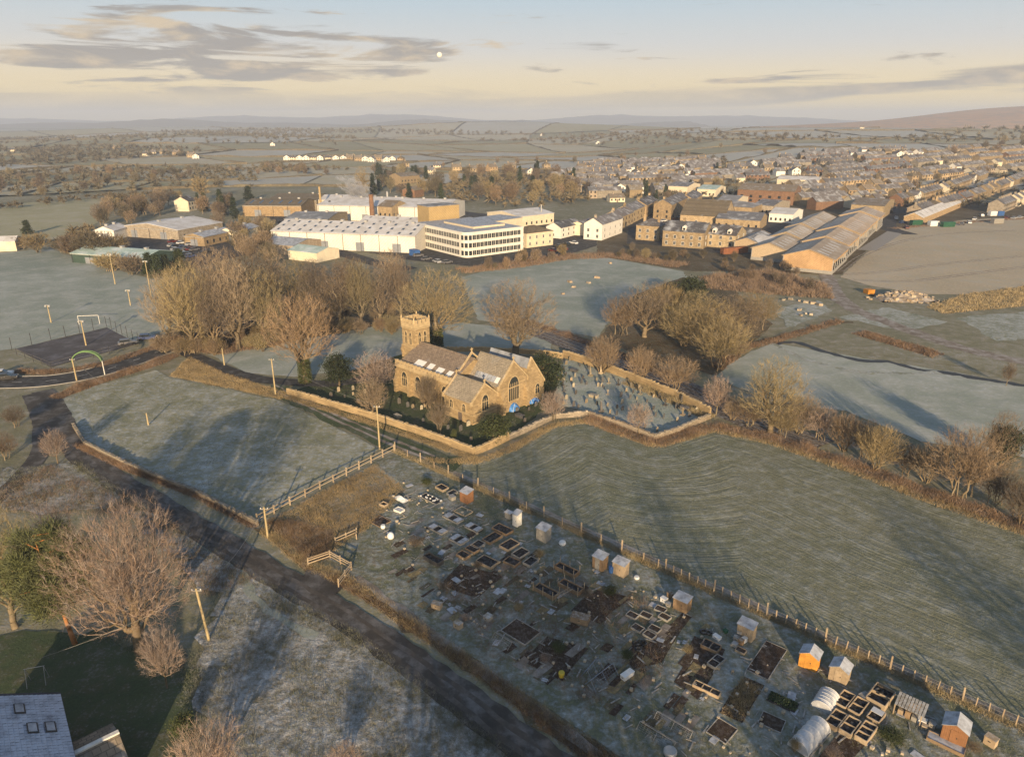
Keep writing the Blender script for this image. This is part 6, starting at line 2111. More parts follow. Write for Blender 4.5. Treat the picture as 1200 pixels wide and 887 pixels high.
def bpx(name, label, cat, C, Rp, Lp, h, kind, rh, wall, roof, depth_=None, **kw):
    """a building from the photo positions of its nearest ground corner, the right end and the left end"""
    c, r, l = GT(*C), GT(*Rp), GT(*Lp)
    ang = math.atan2((r - c).y, (r - c).x)
    W_ = (r - c).length
    n = Vector((-math.sin(ang), math.cos(ang), 0))
    D_ = abs((l - c).dot(n)) if depth_ is None else depth_
    return building(name, label, cat, (c.x, c.y, c.z), ang, W_, max(D_, 2.5), h, kind, rh, wall, roof, **kw)


# --- office block with rounded corner, three ribbons of windows
c, l_, r_ = G(546, 303), G(487, 288), G(605, 292)
angL = math.atan2((l_ - c).y, (l_ - c).x)
oa = angL - math.pi / 2
OW = (r_ - c).dot(Vector((math.cos(oa), math.sin(oa), 0))); OD = (l_ - c).length
OFF = thing('office_building', 'cream three-storey office block with rounded corner and ribbon windows', 'building', None, c, oa)
OH, rc = 9.6, 3.2
outline = [(rc - rc * math.sin(a), rc - rc * math.cos(a)) for a in [math.pi / 2 * i / 6 for i in range(7)]][::-1]
outline = outline + [(OW, 0), (OW, OD), (0, OD)]
MB().prism(outline, 'z', -.3, OH).build('wall', M['white'], OFF)
par = [(x * 1.0 + (-.12 if x < 1 else .12 if x > OW - 1 else 0), y + (-.12 if y < 1 else .12 if y > OD - 1 else 0)) for x, y in outline]
MB().prism(par, 'z', OH + .002, OH + .45).build('parapet', M['whitepaint'], OFF)
b = MB(); b.box(.7, OW - .5, .9, OD - .5, OH + .46, OH + .52); b.build('roof', M['lead'], OFF)
b = MB(); b.box(OW * .3, OW * .85, OD * .18, OD * .75, OH + .53, OH + 1.3); pl = b.build('roof_plinth', M['cream'], OFF)
b = MB(); b.box(OW * .3 - .1, OW * .85 + .1, OD * .18 - .1, OD * .75 + .1, OH + 1.302, OH + 1.45); b.build('plinth_roof', M['lead'], pl)
for st_ in range(3):
    z = .9 + st_ * 3.05
    n = int((OD - rc - 1) / 1.9)
    for i in range(n):
        put_window(OFF, 'w', OW, OD, 1.4 + i * 1.9, z, 1.66, 1.85, 'whitepaint', 1)
    n2 = int((OW - rc - .6) / 1.9)
    for i in range(n2):
        put_window(OFF, 's', OW, OD, rc + 1.0 + i * 1.9, z, 1.66, 1.85, 'whitepaint', 1)
    for i in range(3):
        a = math.pi / 2 * (i + .5) / 3
        fm, pm_ = win_meshes(1.3, 1.85, 'whitepaint', 0)
        o = link('window', fm, OFF, (rc - rc * math.sin(a) * 1.004, rc - rc * math.cos(a) * 1.004, z), -a)
        link('pane', pm_, o)
# --- factory sheds
bpx('factory_shed', 'long cream factory shed with white roof and rows of dark rooflights', 'factory', (487, 297), (512, 285), (384, 272), 7.0, 'y', 3.2, 'steel_wall', 'white_roof', lights=(13, 3, 'skylight'), depth_=66)
bpx('factory_shed', 'low stone-walled factory shed left of the long cream shed', 'factory', (385, 272), (408, 262), (358, 262), 6.0, 'y', 1.6, 'stone_house', 'grey_roof', depth_=22, wins=(('w', 1, 5),), sub=False)
bpx('factory_shed', 'brown-roofed old mill sheds at the factory entrance', 'factory', (354, 254), (372, 247), (318, 241), 6.0, 'y', 2.4, 'stone_house', 'brown_roof', depth_=34, lights=(6, 1, 'glass'))
bpx('factory_shed', 'second brown-roofed mill shed behind the entrance sheds', 'factory', (372, 248), (392, 241), (345, 238), 6.5, 'y', 2.4, 'stone_grey', 'brown_roof', depth_=30)
bpx('factory_shed', 'white-fronted boiler house among the old mill sheds', 'factory', (404, 256), (422, 251), (391, 250), 7.5, 'y', 2.4, 'white', 'white_roof', depth_=14, wins=(('w', 1, 3),), sub=False)
bpx('factory_shed', 'white-roofed mill shed under the steam', 'factory', (420, 248), (434, 243), (388, 236), 6.5, 'y', 2.0, 'cream', 'white_roof', depth_=34)
bpx('factory_shed', 'wide white-roofed warehouse at the back of the factory', 'factory', (524, 262), (545, 252), (452, 238), 8.0, 'y', 2.6, 'steel_wall', 'white_roof', depth_=74)
bpx('factory_shed', 'white plant house with roof vents behind the brick stack', 'factory', (470, 256), (486, 250), (440, 246), 8.0, 'y', 2.2, 'white', 'white_roof', depth_=26)
bpx('factory_shed', 'low white-roofed shed between stack and office', 'factory', (500, 281), (516, 274), (456, 266), 6.5, 'y', 2.2, 'cream', 'white_roof', depth_=34, lights=(5, 2, 'grey_roof'))
bpx('mill_house', 'sunlit stone mill house with slate roof beside the stack', 'building', (460, 262), (479, 258), (446, 258), 8.5, 'y', 2.6, 'stone_house', 'stone_slate', depth_=9, wins=(('w', 2, 3), ('s', 2, 4)), sub=False)
bpx('storage_block', 'tall ochre-clad windowless block behind the office', 'building', (504, 285), (539, 281), (498, 281), 15.8, 'flat', .2, 'tan_wall', 'grey_roof', depth_=10)
bpx('factory_shed', 'low flat white building right of the ochre block', 'factory', (560, 276), (612, 268), (536, 268), 5.5, 'flat', .2, 'cream', 'lead', depth_=16)
bpx('works_building', 'white single-storey works building with shallow roof', 'building', (608, 267), (649, 262), (585, 259), 5.4, 'x', 1.8, 'cream', 'white_roof', depth_=26, wins=(('s', 1, 7),), sub=False)
bpx('works_building', 'white two-storey building with hipped brown roof beside the office', 'building', (617, 291), (648, 287), (604, 286), 6.2, 'hip', 2.4, 'cream', 'brown_roof', depth_=12, wins=(('s', 2, 4), ('w', 2, 3)), ww=.8, wh=1.3)
bpx('works_building', 'small white gabled building with slate roof near the river', 'building', (657, 280), (681, 274), (647, 277), 5.0, 'x', 2.2, 'white', 'slate', depth_=8, wins=(('s', 2, 4), ('w', 1, 1)), ww=.7, wh=1.1, sth=2.2, sub=False)
bpx('works_building', 'low slate-roofed building behind the small white gable', 'building', (690, 277), (704, 272), (674, 268), 4.5, 'x', 2.0, 'cream', 'slate', depth_=12)
bpx('works_building', 'orange-brick building among the trees behind the factory', 'building', (486, 232), (497, 230), (480, 229), 5, 'x', 2.2, 'brick', 'stone_slate', depth_=10)
bpx('works_building', 'long tan building on the edge of the far fields', 'building', (470, 219), (492, 217), (468, 216), 8, 'x', 2.5, 'stone_house', 'stone_slate', depth_=14, wins=(('s', 2, 6),), sub=False)
# stacks
def stack(px, ytop, r0, m, label):
    p = GT(*px); h = top_z(p, ytop)
    o = thing('chimney_stack', label, 'chimney', None, p)
    MB().lathe([(r0 * 1.15, -.2), (r0, h * .2), (r0 * .82, h - .8)], 14).build('shaft', M[m], o, False)
    MB().lathe([(r0 * .95, h - .8), (r0 * .98, h - .3), (r0 * .85, h)], 14).build('cap', M[m], o)


stack((437, 264), 228, 1.35, 'brick', 'stout brown brick factory stack')
stack((377, 252), 219, .7, 'tan_wall', 'slender ochre chimney above the old mill sheds')
stack((634, 262), 240, .4, 'metal', 'thin pale flue on the works roof')
for px, r0, h, lab in (((388, 256), 1.1, 9, 'dark silo beside the boiler house'), ((428, 252), .9, 10, 'pale silo beside the boiler house'), ((455, 250), .6, 12, 'slim steel flue behind the stack')):
    p = G(*px); o = thing('steel_silo', lab, 'silo', None, p)
    MB().lathe([(r0, 0), (r0, h), (r0 * .3, h + .7)], 12).build('drum', M['darkmetal' if 'dark' in lab else 'metal'], o)
    b = MB(); [b.box(r0 + .02, r0 + .06, -.25, .25, z, z + .05) for z in np.arange(.5, h, .5)]; b.build('ladder', M['metal'], o)
# steam over the works
stm = bpy.data.materials.new('steam'); stm.use_nodes = True
nt = stm.node_tree; nt.nodes.clear()
out = N(nt, 'ShaderNodeOutputMaterial'); vol = N(nt, 'ShaderNodeVolumePrincipled')
vol.inputs['Color'].default_value = (.95, .95, .97, 1)
oc_ = N(nt, 'ShaderNodeTexCoord').outputs['Object']
ln_ = N(nt, 'ShaderNodeVectorMath'); ln_.operation = 'LENGTH'; nt.links.new(oc_, ln_.inputs[0])
nz_ = noise(nt, oc_, 2.6, 5, .62, .4)
dn_ = mth(nt, 'ADD', mth(nt, 'MULTIPLY', mth(nt, 'SUBTRACT', nz_, .5), 5.0), mth(nt, 'SUBTRACT', .55, ln_.outputs['Value']))
nt.links.new(mth(nt, 'MULTIPLY', mth(nt, 'MAXIMUM', dn_, 0.0), 1.1), vol.inputs['Density'])
nt.links.new(vol.outputs[0], out.inputs['Volume'])
b = MB(); b.lathe([(1.0 * math.sin(math.pi * k / 12) + .001, -math.cos(math.pi * k / 12)) for k in range(13)], 16)
steam = b.build('steam', stm, None, True); p0 = GT(420, 252)
steam.location = (p0.x, p0.y, 14); steam.scale = (15, 8, 6.5); steam.rotation_euler = (0, R(28), R(-20))
tag(steam, 'white steam drifting over the factory sheds', 'steam', None, 'stuff')

# --- houses and halls by the river and around the market
bpx('stone_house', 'house with white side and stone front at the river end of the street', 'house', (705, 282), (729, 273), (689, 276), 7.2, 'x', 2.6, 'white', 'slate', depth_=9, wins=(('s', 2, 4), ('w', 2, 2)), chim=((.1, .5), (.9, .5)))
bpx('stone_house', 'stone villa with front gable and hipped roof beside the dark yard', 'house', (772, 283), (780, 279), (746, 280), 6.6, 'hip', 3.0, 'stone_house', 'slate', depth_=11, wins=(('w', 2, 3), ('s', 2, 2)), chim=((.5, .2), (.5, .8)))
bpx('stone_house', 'broad stone villa with twin gables facing the river pasture', 'house', (824, 292), (833, 286), (780, 287), 6.8, 'y', 3.4, 'stone_house', 'slate', depth_=18, wins=(('w', 2, 5), ('s', 2, 2)), chim=((.5, .04), (.5, .6)), dormers=1)
bpx('stone_house', 'stone house with two white dormers', 'house', (861, 292), (873, 286), (829, 290), 5.6, 'y', 3.2, 'stone_house', 'slate', depth_=13, wins=(('w', 2, 3), ('s', 2, 2)), chim=((.5, .03),), dormers=2)
bpx('outbuilding', 'low stone outbuilding behind the dormer house', 'outbuilding', (888, 285), (893, 281), (871, 284), 3.6, 'y', 2.2, 'stone_house', 'slate', depth_=9)
bpx('stone_hall', 'large stone hall with steep mossy roof', 'hall', (848, 266), (860, 259), (802, 262), 5.0, 'y', 7.0, 'stone_house', 'brown_roof', depth_=23, wins=(('w', 1, 4),))
bpx('stone_hall', 'long low stone school range with slate roof', 'hall', (890, 270), (898, 264), (848, 265), 4.6, 'y', 2.8, 'stone_house', 'slate', depth_=22, wins=(('w', 1, 6),), sub=False)
bpx('stone_hall', 'curved-front stone building with pale roof', 'hall', (880, 256), (892, 251), (845, 250), 5.8, 'hip', 2.2, 'stone_house', 'grey_roof', depth_=22, wins=(('w', 1, 5), ('s', 1, 2)), ww=.6, sub=False)
bpx('flats', 'brown brick flats with large dark windows', 'flats', (929, 241), (937, 237), (870, 235), 8.6, 'y', 3.2, 'brick', 'stone_slate', depth_=36, wins=(('w', 2, 6), ('s', 2, 2)), ww=1.8, wh=1.7, sub=False)
for a in (((741, 262), (757, 254), (720, 259), 6.5, 'front house of the sunlit terrace climbing the street'), ((757, 255), (770, 248), (738, 251), 6.8, 'middle house of the sunlit terrace climbing the street'), ((786, 258), (806, 247), (762, 254), 8.2, 'tall three-storey stone block on the street corner'), ((812, 248), (822, 241), (790, 243), 7.0, 'stone house behind the tall corner block'), ((728, 268), (742, 262), (702, 264), 6.0, 'stone cottage at the foot of the climbing terrace')):
    bpx('stone_house', a[4], 'house', a[0], a[1], a[2], a[3], 'x', 2.6, 'stone_house', 'slate', wins=(('s', 2, 4), ('w', 2, 2)), chim=((.05, .5), (.95, .5)), sub=False, depth_=10)
for a in (((862, 246), (876, 240), (846, 242), 5, 'grey_roof', 'cream', 'pale low shop building behind the steep-roofed hall'), ((905, 252), (925, 246), (893, 247), 5, 'slate', 'stone_grey', 'grey stone depot near the barns'), ((928, 262), (940, 256), (905, 258), 4.5, 'white_roof', 'white', 'white-roofed store beside the barns'),
          ((958, 222), (962, 219), (915, 217), 6.5, 'white_roof', 'cream', 'long cream school block with white roof'), ((1034, 257), (1046, 248), (1003, 250), 7, 'stone_slate', 'stone_house', 'stone inn at the top of the barn field'), ((898, 298), (915, 292), (882, 294), 4, 'white_roof', 'cream', 'white garage beside the barn scrub'), ((838, 231), (850, 227), (826, 227), 5, 'green_roof', 'cream', 'blue-grey roofed shop in the town centre'), ((805, 229), (820, 225), (790, 226), 6, 'slate', 'cream', 'pale slate-roofed row in the town centre')):
    bpx('town_building', a[6], 'building', a[0], a[1], a[2], a[3], 'y', 2.0, a[5], a[4], wins=(('w', 1, 5),), sub=False, depth_=None)

# --- barns
BC = G(975, 322); BA = R(57.5)
ux, uy = Vector((math.cos(BA), math.sin(BA), 0)), Vector((-math.sin(BA), math.cos(BA), 0))


def barn(off_u, off_v, L_, W_, eh, rh, label, wallm='timber', front=True, roofm='tan_roof'):
    c = BC + ux * off_u + uy * off_v
    o = thing('cattle_barn', label, 'barn', 'barns of the farm by the beige field', c, BA)
    for i in range(int(L_ / 4.8) + 1):
        for y in (.15, W_ - .15):
            b = MB(); x = min(i * 4.8, L_ - .2) + .1; b.box(x - .12, x + .12, y - .12, y + .12, -.2, eh); b.build('column', M['metal'], o)
    w = MB()
    w.prism([(0, 0), (W_, 0), (W_, eh), (W_ / 2, eh + rh), (0, eh)], 'x', 0 if front else .3, .18 if front else .45)
    w.build('gable_boarding', M[wallm], o)
    b = MB(); b.box(-.06, .20 if front else .5, -.02, W_ + .02, 0, 1.2); b.build('plinth', M['kerb'], o)
    b = MB(); b.box(.2, L_, .01, .14, 0, 1.3); b.box(.2, L_, W_ - .14, W_ - .01, 0, eh - .3); b.build('low_wall', M['kerb'], o)
    b = MB(); b.box(.2, L_, .02, .12, eh - 1.5, eh - .1); b.build('side_boarding', M['timber'], o)
    rf_ = roof_mesh(L_, W_, eh, rh, 'x', .5, .12).build('roof', M[roofm], o)
    sl = rh / (W_ / 2)
    for side in (0, 1):
        for i in range(int(L_ / 5)):
            b = MB(); x = 2.2 + i * 5
            ya, yb = W_ * .13, W_ * .36
            if side: ya, yb = W_ - ya, W_ - yb
            z = lambda y: eh + min(y, W_ - y) * sl + .15
            q = [(x, ya, z(ya)), (x + 1.0, ya, z(ya)), (x + 1.0, yb, z(yb)), (x, yb, z(yb))]
            b.add(q, [(0, 1, 2, 3) if not side else (3, 2, 1, 0)])
            b.build('roof_light', M['poly'], rf_)
    for x in (-.33, L_ + .30):
        b = MB()
        for a in (-.5, W_ + .5):
            pl = [(a, eh - .5 * sl - .1), (W_ / 2, eh + rh - .1), (W_ / 2, eh + rh + .16), (a, eh - .5 * sl + .16)]
            b.prism(pl if a < W_ / 2 else pl[::-1], 'x', x - .06, x + .06)
        b.build('barge_board', M['palewood'], rf_)


barn(0, 0, 32, 17.5, 5.4, 2.8, 'nearest timber-gabled barn facing the scrub')
barn(32.6, .6, 30, 17, 6.0, 2.8, 'second barn behind the timber-gabled one', 'palewood')
barn(63.2, .2, 30, 17.5, 6.5, 3.0, 'third barn of the row beside the beige field', 'palewood')
barn(93.8, .8, 30, 17, 6.0, 2.8, 'fourth barn of the row beside the beige field', 'palewood')
barn(124.5, .2, 22, 18, 6.6, 2.8, 'last barn of the row next to the stone inn', 'palewood')
barn(14, 19.5, 28, 13, 4.8, 2.3, 'nearest barn of the rear row', 'palewood', roofm='tan_roof')
barn(42.6, 19.8, 28, 13, 5.4, 2.4, 'second barn of the rear row', 'palewood')
barn(71.2, 19.6, 28, 13, 5.9, 2.4, 'third barn of the rear row', 'palewood')
barn(99.8, 20.0, 26, 13, 5.4, 2.4, 'last barn of the rear row', 'palewood')
barn(30, 34, 26, 10, 4.0, 1.8, 'low grey-roofed lean shed behind the rear row', 'palewood', roofm='grey_roof')
sheet('concrete_pad', [(1005, 293), (1026, 294), (1057, 274), (1040, 271)], .06, M['kerb'], jit=.1)
# long low pale-roofed sheds and containers by the field
bpx('stable_row', 'long low stable row with frosted roof beside the green containers', 'stable', (1080, 263), (1138, 238), (1072, 256), 3.4, 'x', 2.2, 'stone_house', 'white_roof', depth_=9, lights=(12, 1, 'grey_roof'))


def container(px, m, label, L_=6.0, rz=.2):
    p = GT(*px); o = thing('steel_container', label, 'container', None, p, rz)
    b = MB(); b.box(-L_ / 2, L_ / 2, -1.2, 1.2, .1, 2.6); b.build('body', M[m], o)
    if 'skip' in label: o.scale.z = .55
    b = MB(); [b.box(-L_ / 2 + .2 + i * .3, -L_ / 2 + .3 + i * .3, -1.25, -1.202, .2, 2.5) for i in range(int(L_ / .3) - 1)]; k = b.build('corrugation', M[m], o); k['kind'] = 'stuff'
    b = MB(); b.box(L_ / 2 + .002, L_ / 2 + .05, -1.1, 1.1, .2, 2.5); b.build('door', M[m], o)


container((1073, 264), 'dark_green', 'dark green container at the left end of the stable row', 6)
container((1093, 265), 'whiteplastic', 'white container between two green ones', 5)
container((1110, 266), 'dark_green', 'dark green container at the right end of the field edge', 7)
container((1163, 253), 'whiteplastic', 'white box trailer in the dark yard', 5)
container((1171, 253), 'blueplastic', 'blue box trailer in the dark yard', 4)
container((1018, 344), 'orange', 'orange skip beside the rubble heap', 2.4)
container((1168, 262), 'greywood', 'grey container at the edge of the dark yard', 6)
container((860, 297), 'rust', 'long rust-red container behind the dormer house', 12, R(20))
container((486, 300), 'blueplastic', 'dark blue lorry box in front of the office', 5, R(-55))
container((380, 284), 'steel_wall', 'cream lorry box on the estate road', 9, R(-40))
# rubble heap
pc = G(1060, 350)
rm = []
for s in range(4):
    r = random.Random(s); b = MB()
    b.add([(x * r.uniform(.6, 1.2), y * r.uniform(.6, 1.2), z * r.uniform(.5, 1.0)) for x in (-1, 1) for y in (-1, 1) for z in (-1, 1)], [(0, 1, 3, 2), (4, 6, 7, 5), (0, 4, 5, 1), (2, 3, 7, 6), (0, 2, 6, 4), (1, 5, 7, 3)])
    rm.append(b.mesh('rubble_stone', M['rubblestone']))
hp = MB(); n = 14
for i in range(n + 1):
    for j in range(n + 1):
        x, y = (i / n - .5) * 18, (j / n - .5) * 10
        e = max(0, 1 - (x / 9) ** 2 - (y / 5) ** 2)
        hp.v.append((x, y, 2.4 * e * random.uniform(.7, 1.15) - .05))
hp.f = [(i * (n + 1) + j, (i + 1) * (n + 1) + j, (i + 1) * (n + 1) + j + 1, i * (n + 1) + j + 1) for i in range(n) for j in range(n)]
heap = thing('rubble_heap', 'heap of pale rubble and earth below the beige field', 'rubble', None, pc)
hp.build('earth_mound', M['track'], heap)
for i in range(130):
    x, y = random.gauss(0, 4.5), random.gauss(0, 2.4)
    e = max(0, 1 - (x / 9) ** 2 - (y / 5) ** 2)
    o = link('rubble_stone', random.choice(rm), heap, (x, y, 2.2 * e), random.uniform(0, 6))
    s = random.uniform(.18, .55); o.scale = (s, s, s)
for px in ((918, 352), (926, 351), (937, 353), (945, 355), (952, 356), (960, 358), (938, 370), (944, 368), (950, 369), (937, 364), (715, 309), (668, 331), (700, 326), (660, 345), (690, 332), (770, 305), (752, 300), (672, 337)):
    p = G(*px); o = link('boulder', rm[px[0] % 4], None, (p.x, p.y, .2), px[0]); s = random.uniform(.25, .55); o.scale = (s * 1.6, s, s)
    tag(o, 'pale boulder lying by the farm track' if px[0] > 900 else 'pale boulder lying on the river pasture', 'boulder', 'boulders by the farm track' if px[0] > 900 else 'boulders on the river pasture')

# --- trading estate on the left
bpx('warehouse', 'brown-walled warehouse with frosted roof on the trading estate', 'warehouse', (210, 282), (262, 272), (172, 268), 4.6, 'x', 2.2, 'stone_grey', 'white_roof', depth_=36, wins=(('s', 1, 4),), sub=False)
bpx('warehouse', 'dark green clad warehouse with pale green roof', 'warehouse', (170, 314), (207, 305), (131, 298), 3.6, 'y', 1.6, 'green_wall', 'green_roof')
bpx('warehouse', 'small white gabled unit behind the green warehouse', 'warehouse', (135, 282), (152, 277), (126, 278), 4.4, 'x', 1.8, 'white', 'white_roof', depth_=9)
bpx('warehouse', 'long low buff unit beside the car park', 'warehouse', (240, 289), (276, 281), (228, 283), 4.0, 'x', 1.4, 'stone_house', 'lead', depth_=11, wins=(('s', 1, 5),), sub=False)
bpx('warehouse', 'low white-roofed unit right of the car park', 'warehouse', (278, 283), (306, 276), (268, 279), 4.2, 'x', 1.4, 'cream', 'lead', depth_=10)
bpx('farm_shed', 'pale farm shed beyond the playing field', 'shed', (20, 294), (28, 290), (-20, 290), 4.0, 'y', 1.6, 'cream', 'white_roof')
bpx('farm_house', 'cream farmhouse among dark conifers', 'house', (222, 248), (231, 246), (209, 245), 6.0, 'x', 2.4, 'cream', 'slate', depth_=9, wins=(('s', 2, 3),), sub=False, chim=((.1, .5),))
bpx('works_building', 'grey shed beside the estate road', 'building', (345, 300), (378, 292), (330, 291), 4.0, 'y', 1.6, 'stone_grey', 'lead')
bpx('works_building', 'pale blue-roofed shed beside the estate road', 'building', (372, 308), (398, 302), (356, 300), 3.6, 'y', 1.4, 'cream', 'green_roof')

# --- houses in the near left corner
A_, B_ = G(65, 811, 4.3), G(84, 895, 4.3)
ra = math.atan2((A_ - B_).y, (A_ - B_).x)
HL = (A_ - B_).length + 5
A_ = A_ + Vector((-math.sin(ra), math.cos(ra), 0)) * 4.4
B_ = A_ - Vector((math.cos(ra), math.sin(ra), 0)) * HL
cor = thing('garden_house', 'house with frosted tiled roof and three skylights at the garden edge', 'house', None, (B_.x, B_.y, 0), ra)
hw, eh, rz_ = 4.4, 4.2, 6.6
b = MB(); b.prism([(-hw, -.2), (hw, -.2), (hw, eh), (0, rz_), (-hw, eh)], 'x', 0, HL - .25); b.build('wall', M['stone_grey'], cor)
b = MB()
for sg in (-1, 1):
    pl = [(sg * (hw + .35), eh - .35 * (rz_ - eh) / hw + .02), (0, rz_ + .02), (0, rz_ + .12), (sg * (hw + .35), eh - .35 * (rz_ - eh) / hw + .12)]
    b.prism(pl if sg < 0 else pl[::-1], 'x', -.2, HL)
M['frost_tile'] = plain('frosted_tile', (.30, .31, .35), .3, .9, .9, .75, (.50, .54, .62))
M['tile_dark'] = plain('roof_underlay', (.07, .07, .08), .3, 1.2, .9)
roof1 = b.build('roof', M['tile_dark'], cor)
tl_ = MB(); sl = (rz_ - eh) / hw
ncol, nrow = int(HL / .34), 15
rt = random.Random(8)
for sg in (-1, 1):
    for j in range(nrow):
        y0, y1 = (hw + .33) * (1 - j / nrow), (hw + .33) * (1 - (j + 1) / nrow) - .06
        for i in range(ncol):
            x0 = -.18 + i * .34
            lift = rt.uniform(.13, .16)
            z = lambda y, e: rz_ - y * sl + e
            tl_.add([(x0 + .012, sg * y0, z(y0, lift + .05)), (x0 + .328, sg * y0, z(y0, lift + .05)), (x0 + .328, sg * max(0, y1), z(max(0, y1), lift)), (x0 + .012, sg * max(0, y1), z(max(0, y1), lift)), (x0 + .012, sg * y0, z(y0, lift - .03)), (x0 + .328, sg * y0, z(y0, lift - .03))],
                    [(0, 1, 2, 3)[::(1 if sg < 0 else -1)], (0, 4, 5, 1)])
k = tl_.build('tile', M['frost_tile'], roof1); k['kind'] = 'stuff'
b = MB(); b.box(-.2, HL + .02, -.16, .16, rz_ + .14, rz_ + .26); b.build('ridge', M['frost_tile'], roof1)
for (u, v) in ((.84, .42), (.66, .56), (.66, .82)):
    x, y = HL * u, -hw * v
    b = MB(); w2, d2 = .62, .36
    z = lambda yy: rz_ + yy * sl + .20
    b.add([(x - w2, y - d2, z(y - d2)), (x + w2, y - d2, z(y - d2)), (x + w2, y + d2, z(y + d2)), (x - w2, y + d2, z(y + d2)), (x - w2, y - d2, z(y - d2) + .12), (x + w2, y - d2, z(y - d2) + .12), (x + w2, y + d2, z(y + d2) + .12), (x - w2, y + d2, z(y + d2) + .12)],
          [(4, 5, 6, 7), (0, 1, 5, 4), (1, 2, 6, 5), (2, 3, 7, 6), (3, 0, 4, 7)])
    s = b.build('skylight', M['darkmetal'], roof1)
    b = MB(); e = .09
    b.add([(x - w2 + e, y - d2 + e, z(y - d2 + e) + .13), (x + w2 - e, y - d2 + e, z(y - d2 + e) + .13), (x + w2 - e, y + d2 - e, z(y + d2 - e) + .13), (x - w2 + e, y + d2 - e, z(y + d2 - e) + .13)], [(0, 1, 2, 3)])
    b.build('pane', M['lead'], s)
p1, p2 = G(139, 858, 3.6), G(86, 884, 3.6)
a2 = math.atan2((p1 - p2).y, (p1 - p2).x)
Lh = (p1 - p2).length + 3
out_ = thing('garden_outbuilding', 'stone outbuilding with white-edged roof beside the tiled house', 'outbuilding', None, (p1.x - math.cos(a2) * Lh, p1.y - math.sin(a2) * Lh, 0), a2)
b = MB(); b.prism([(-2.6, -.2), (2.6, -.2), (2.6, 2.4), (0, 3.5), (-2.6, 2.4)], 'x', 0, Lh - .15); b.build('wall', M['stone_house'], out_)
b = MB()
for sg in (-1, 1):
    pl = [(sg * 2.85, 2.32), (0, 3.52), (0, 3.64), (sg * 2.85, 2.44)]
    b.prism(pl if sg < 0 else pl[::-1], 'x', -.2, Lh)
r = b.build('roof', M['rough_tan'] if False else M['stone_slate'], out_)
b = MB(); b.box(-.2, Lh + .03, -.2, .2, 3.62, 3.78); b.build('ridge', M['whitepaint'], r)
# garden frame
p = G(45, 800); o = thing('swing_frame', 'thin metal swing frame on the dark lawn', 'swing', None, p, .3)
for x in (-.8, .8):
    for y in (-.6, .6):
        b = MB(); b.tube((x, y, 0), (x, 0, 1.9), .03, n=5); b.build('leg', M['metal'], o)
b = MB(); b.tube((-.9, 0, 1.9), (.9, 0, 1.9), .03, n=5); b.build('crossbar', M['metal'], o)

# --- playing field and road furniture
def floodlight(px, ytop, label):
    p = GT(*px); h = top_z(p, ytop); o = thing('floodlight_mast', label, 'floodlight', None, p)
    MB().lathe([(.18, 0), (.10, h)], 8).build('mast', M['pole'], o)
    b = MB(); b.box(-.7, .7, -.08, .08, h, h + .12); b.build('crossarm', M['metal'], o)
    for x in (-.5, .5):
        b = MB(); b.box(x - .22, x + .22, -.25, .05, h - .35, h - .003); b.build('lamp_head', M['metal'], o)


floodlight((135, 333), 298, 'pale floodlight mast at the back of the playing field')
floodlight((177, 346), 306, 'pale floodlight mast beside the roadside wood')
floodlight((60, 378), 358, 'short floodlight mast with two lamps on the playing field')
floodlight((101, 405), 376, 'floodlight mast at the edge of the ball court')
floodlight((153, 358), 340, 'thin mast between the playing field and the wood')
p = G(105, 380)
o = thing('goal', 'white football goal on the frosted playing field', 'goal', None, p, .15)
for x in (-2.6, 2.6):
    b = MB(); b.tube((x, 0, 0), (x, 0, 2.4), .07, n=6); b.build('post', M['whitepaint'], o)
b = MB(); b.tube((-2.6, 0, 2.4), (2.6, 0, 2.4), .07, n=6); b.build('crossbar', M['whitepaint'], o)
rail_fence('tall mesh fence round the ball court', [(14, 410), (60, 399), (125, 383), (163, 403)], 3.0, (.1, 1.0, 2.0, 2.9), 4.0, 'metal', 'darkmetal', 'mesh_fence', .05, rw=.02)
rail_fence('mesh fence between ball court and roadside', [(163, 404), (110, 419), (60, 432), (20, 416)], 1.6, (.1, .8, 1.5), 4.0, 'metal', 'darkmetal', 'mesh_fence', .05, rw=.02)
p = G(106, 440)
o = thing('arched_frame', 'green arch carried on two white posts beside the main road', 'arch', None, p, .12)
hw_ = 16 * depth(p) / F
for x in (-hw_, hw_):
    b = MB(); b.tube((x, 0, 0), (x, 0, 3.4), .10, .08, 7); b.build('post', M['whitepaint'], o)
b = MB(); n = 14
for y in (-.35, .35):
    q = [(hw_ * math.cos(math.pi * i / n), y, 3.3 + 2.2 * math.sin(math.pi * i / n)) for i in range(n + 1)]
    for s, e in zip(q[:-1], q[1:]): b.tube(s, e, .13, n=5)
for i in range(1, n, 2):
    a = math.pi * i / n
    b.tube((hw_ * math.cos(a), -.35, 3.3 + 2.2 * math.sin(a)), (hw_ * math.cos(a), .35, 3.3 + 2.2 * math.sin(a)), .05, n=4)
b.build('arch', M['green_paint'], o)


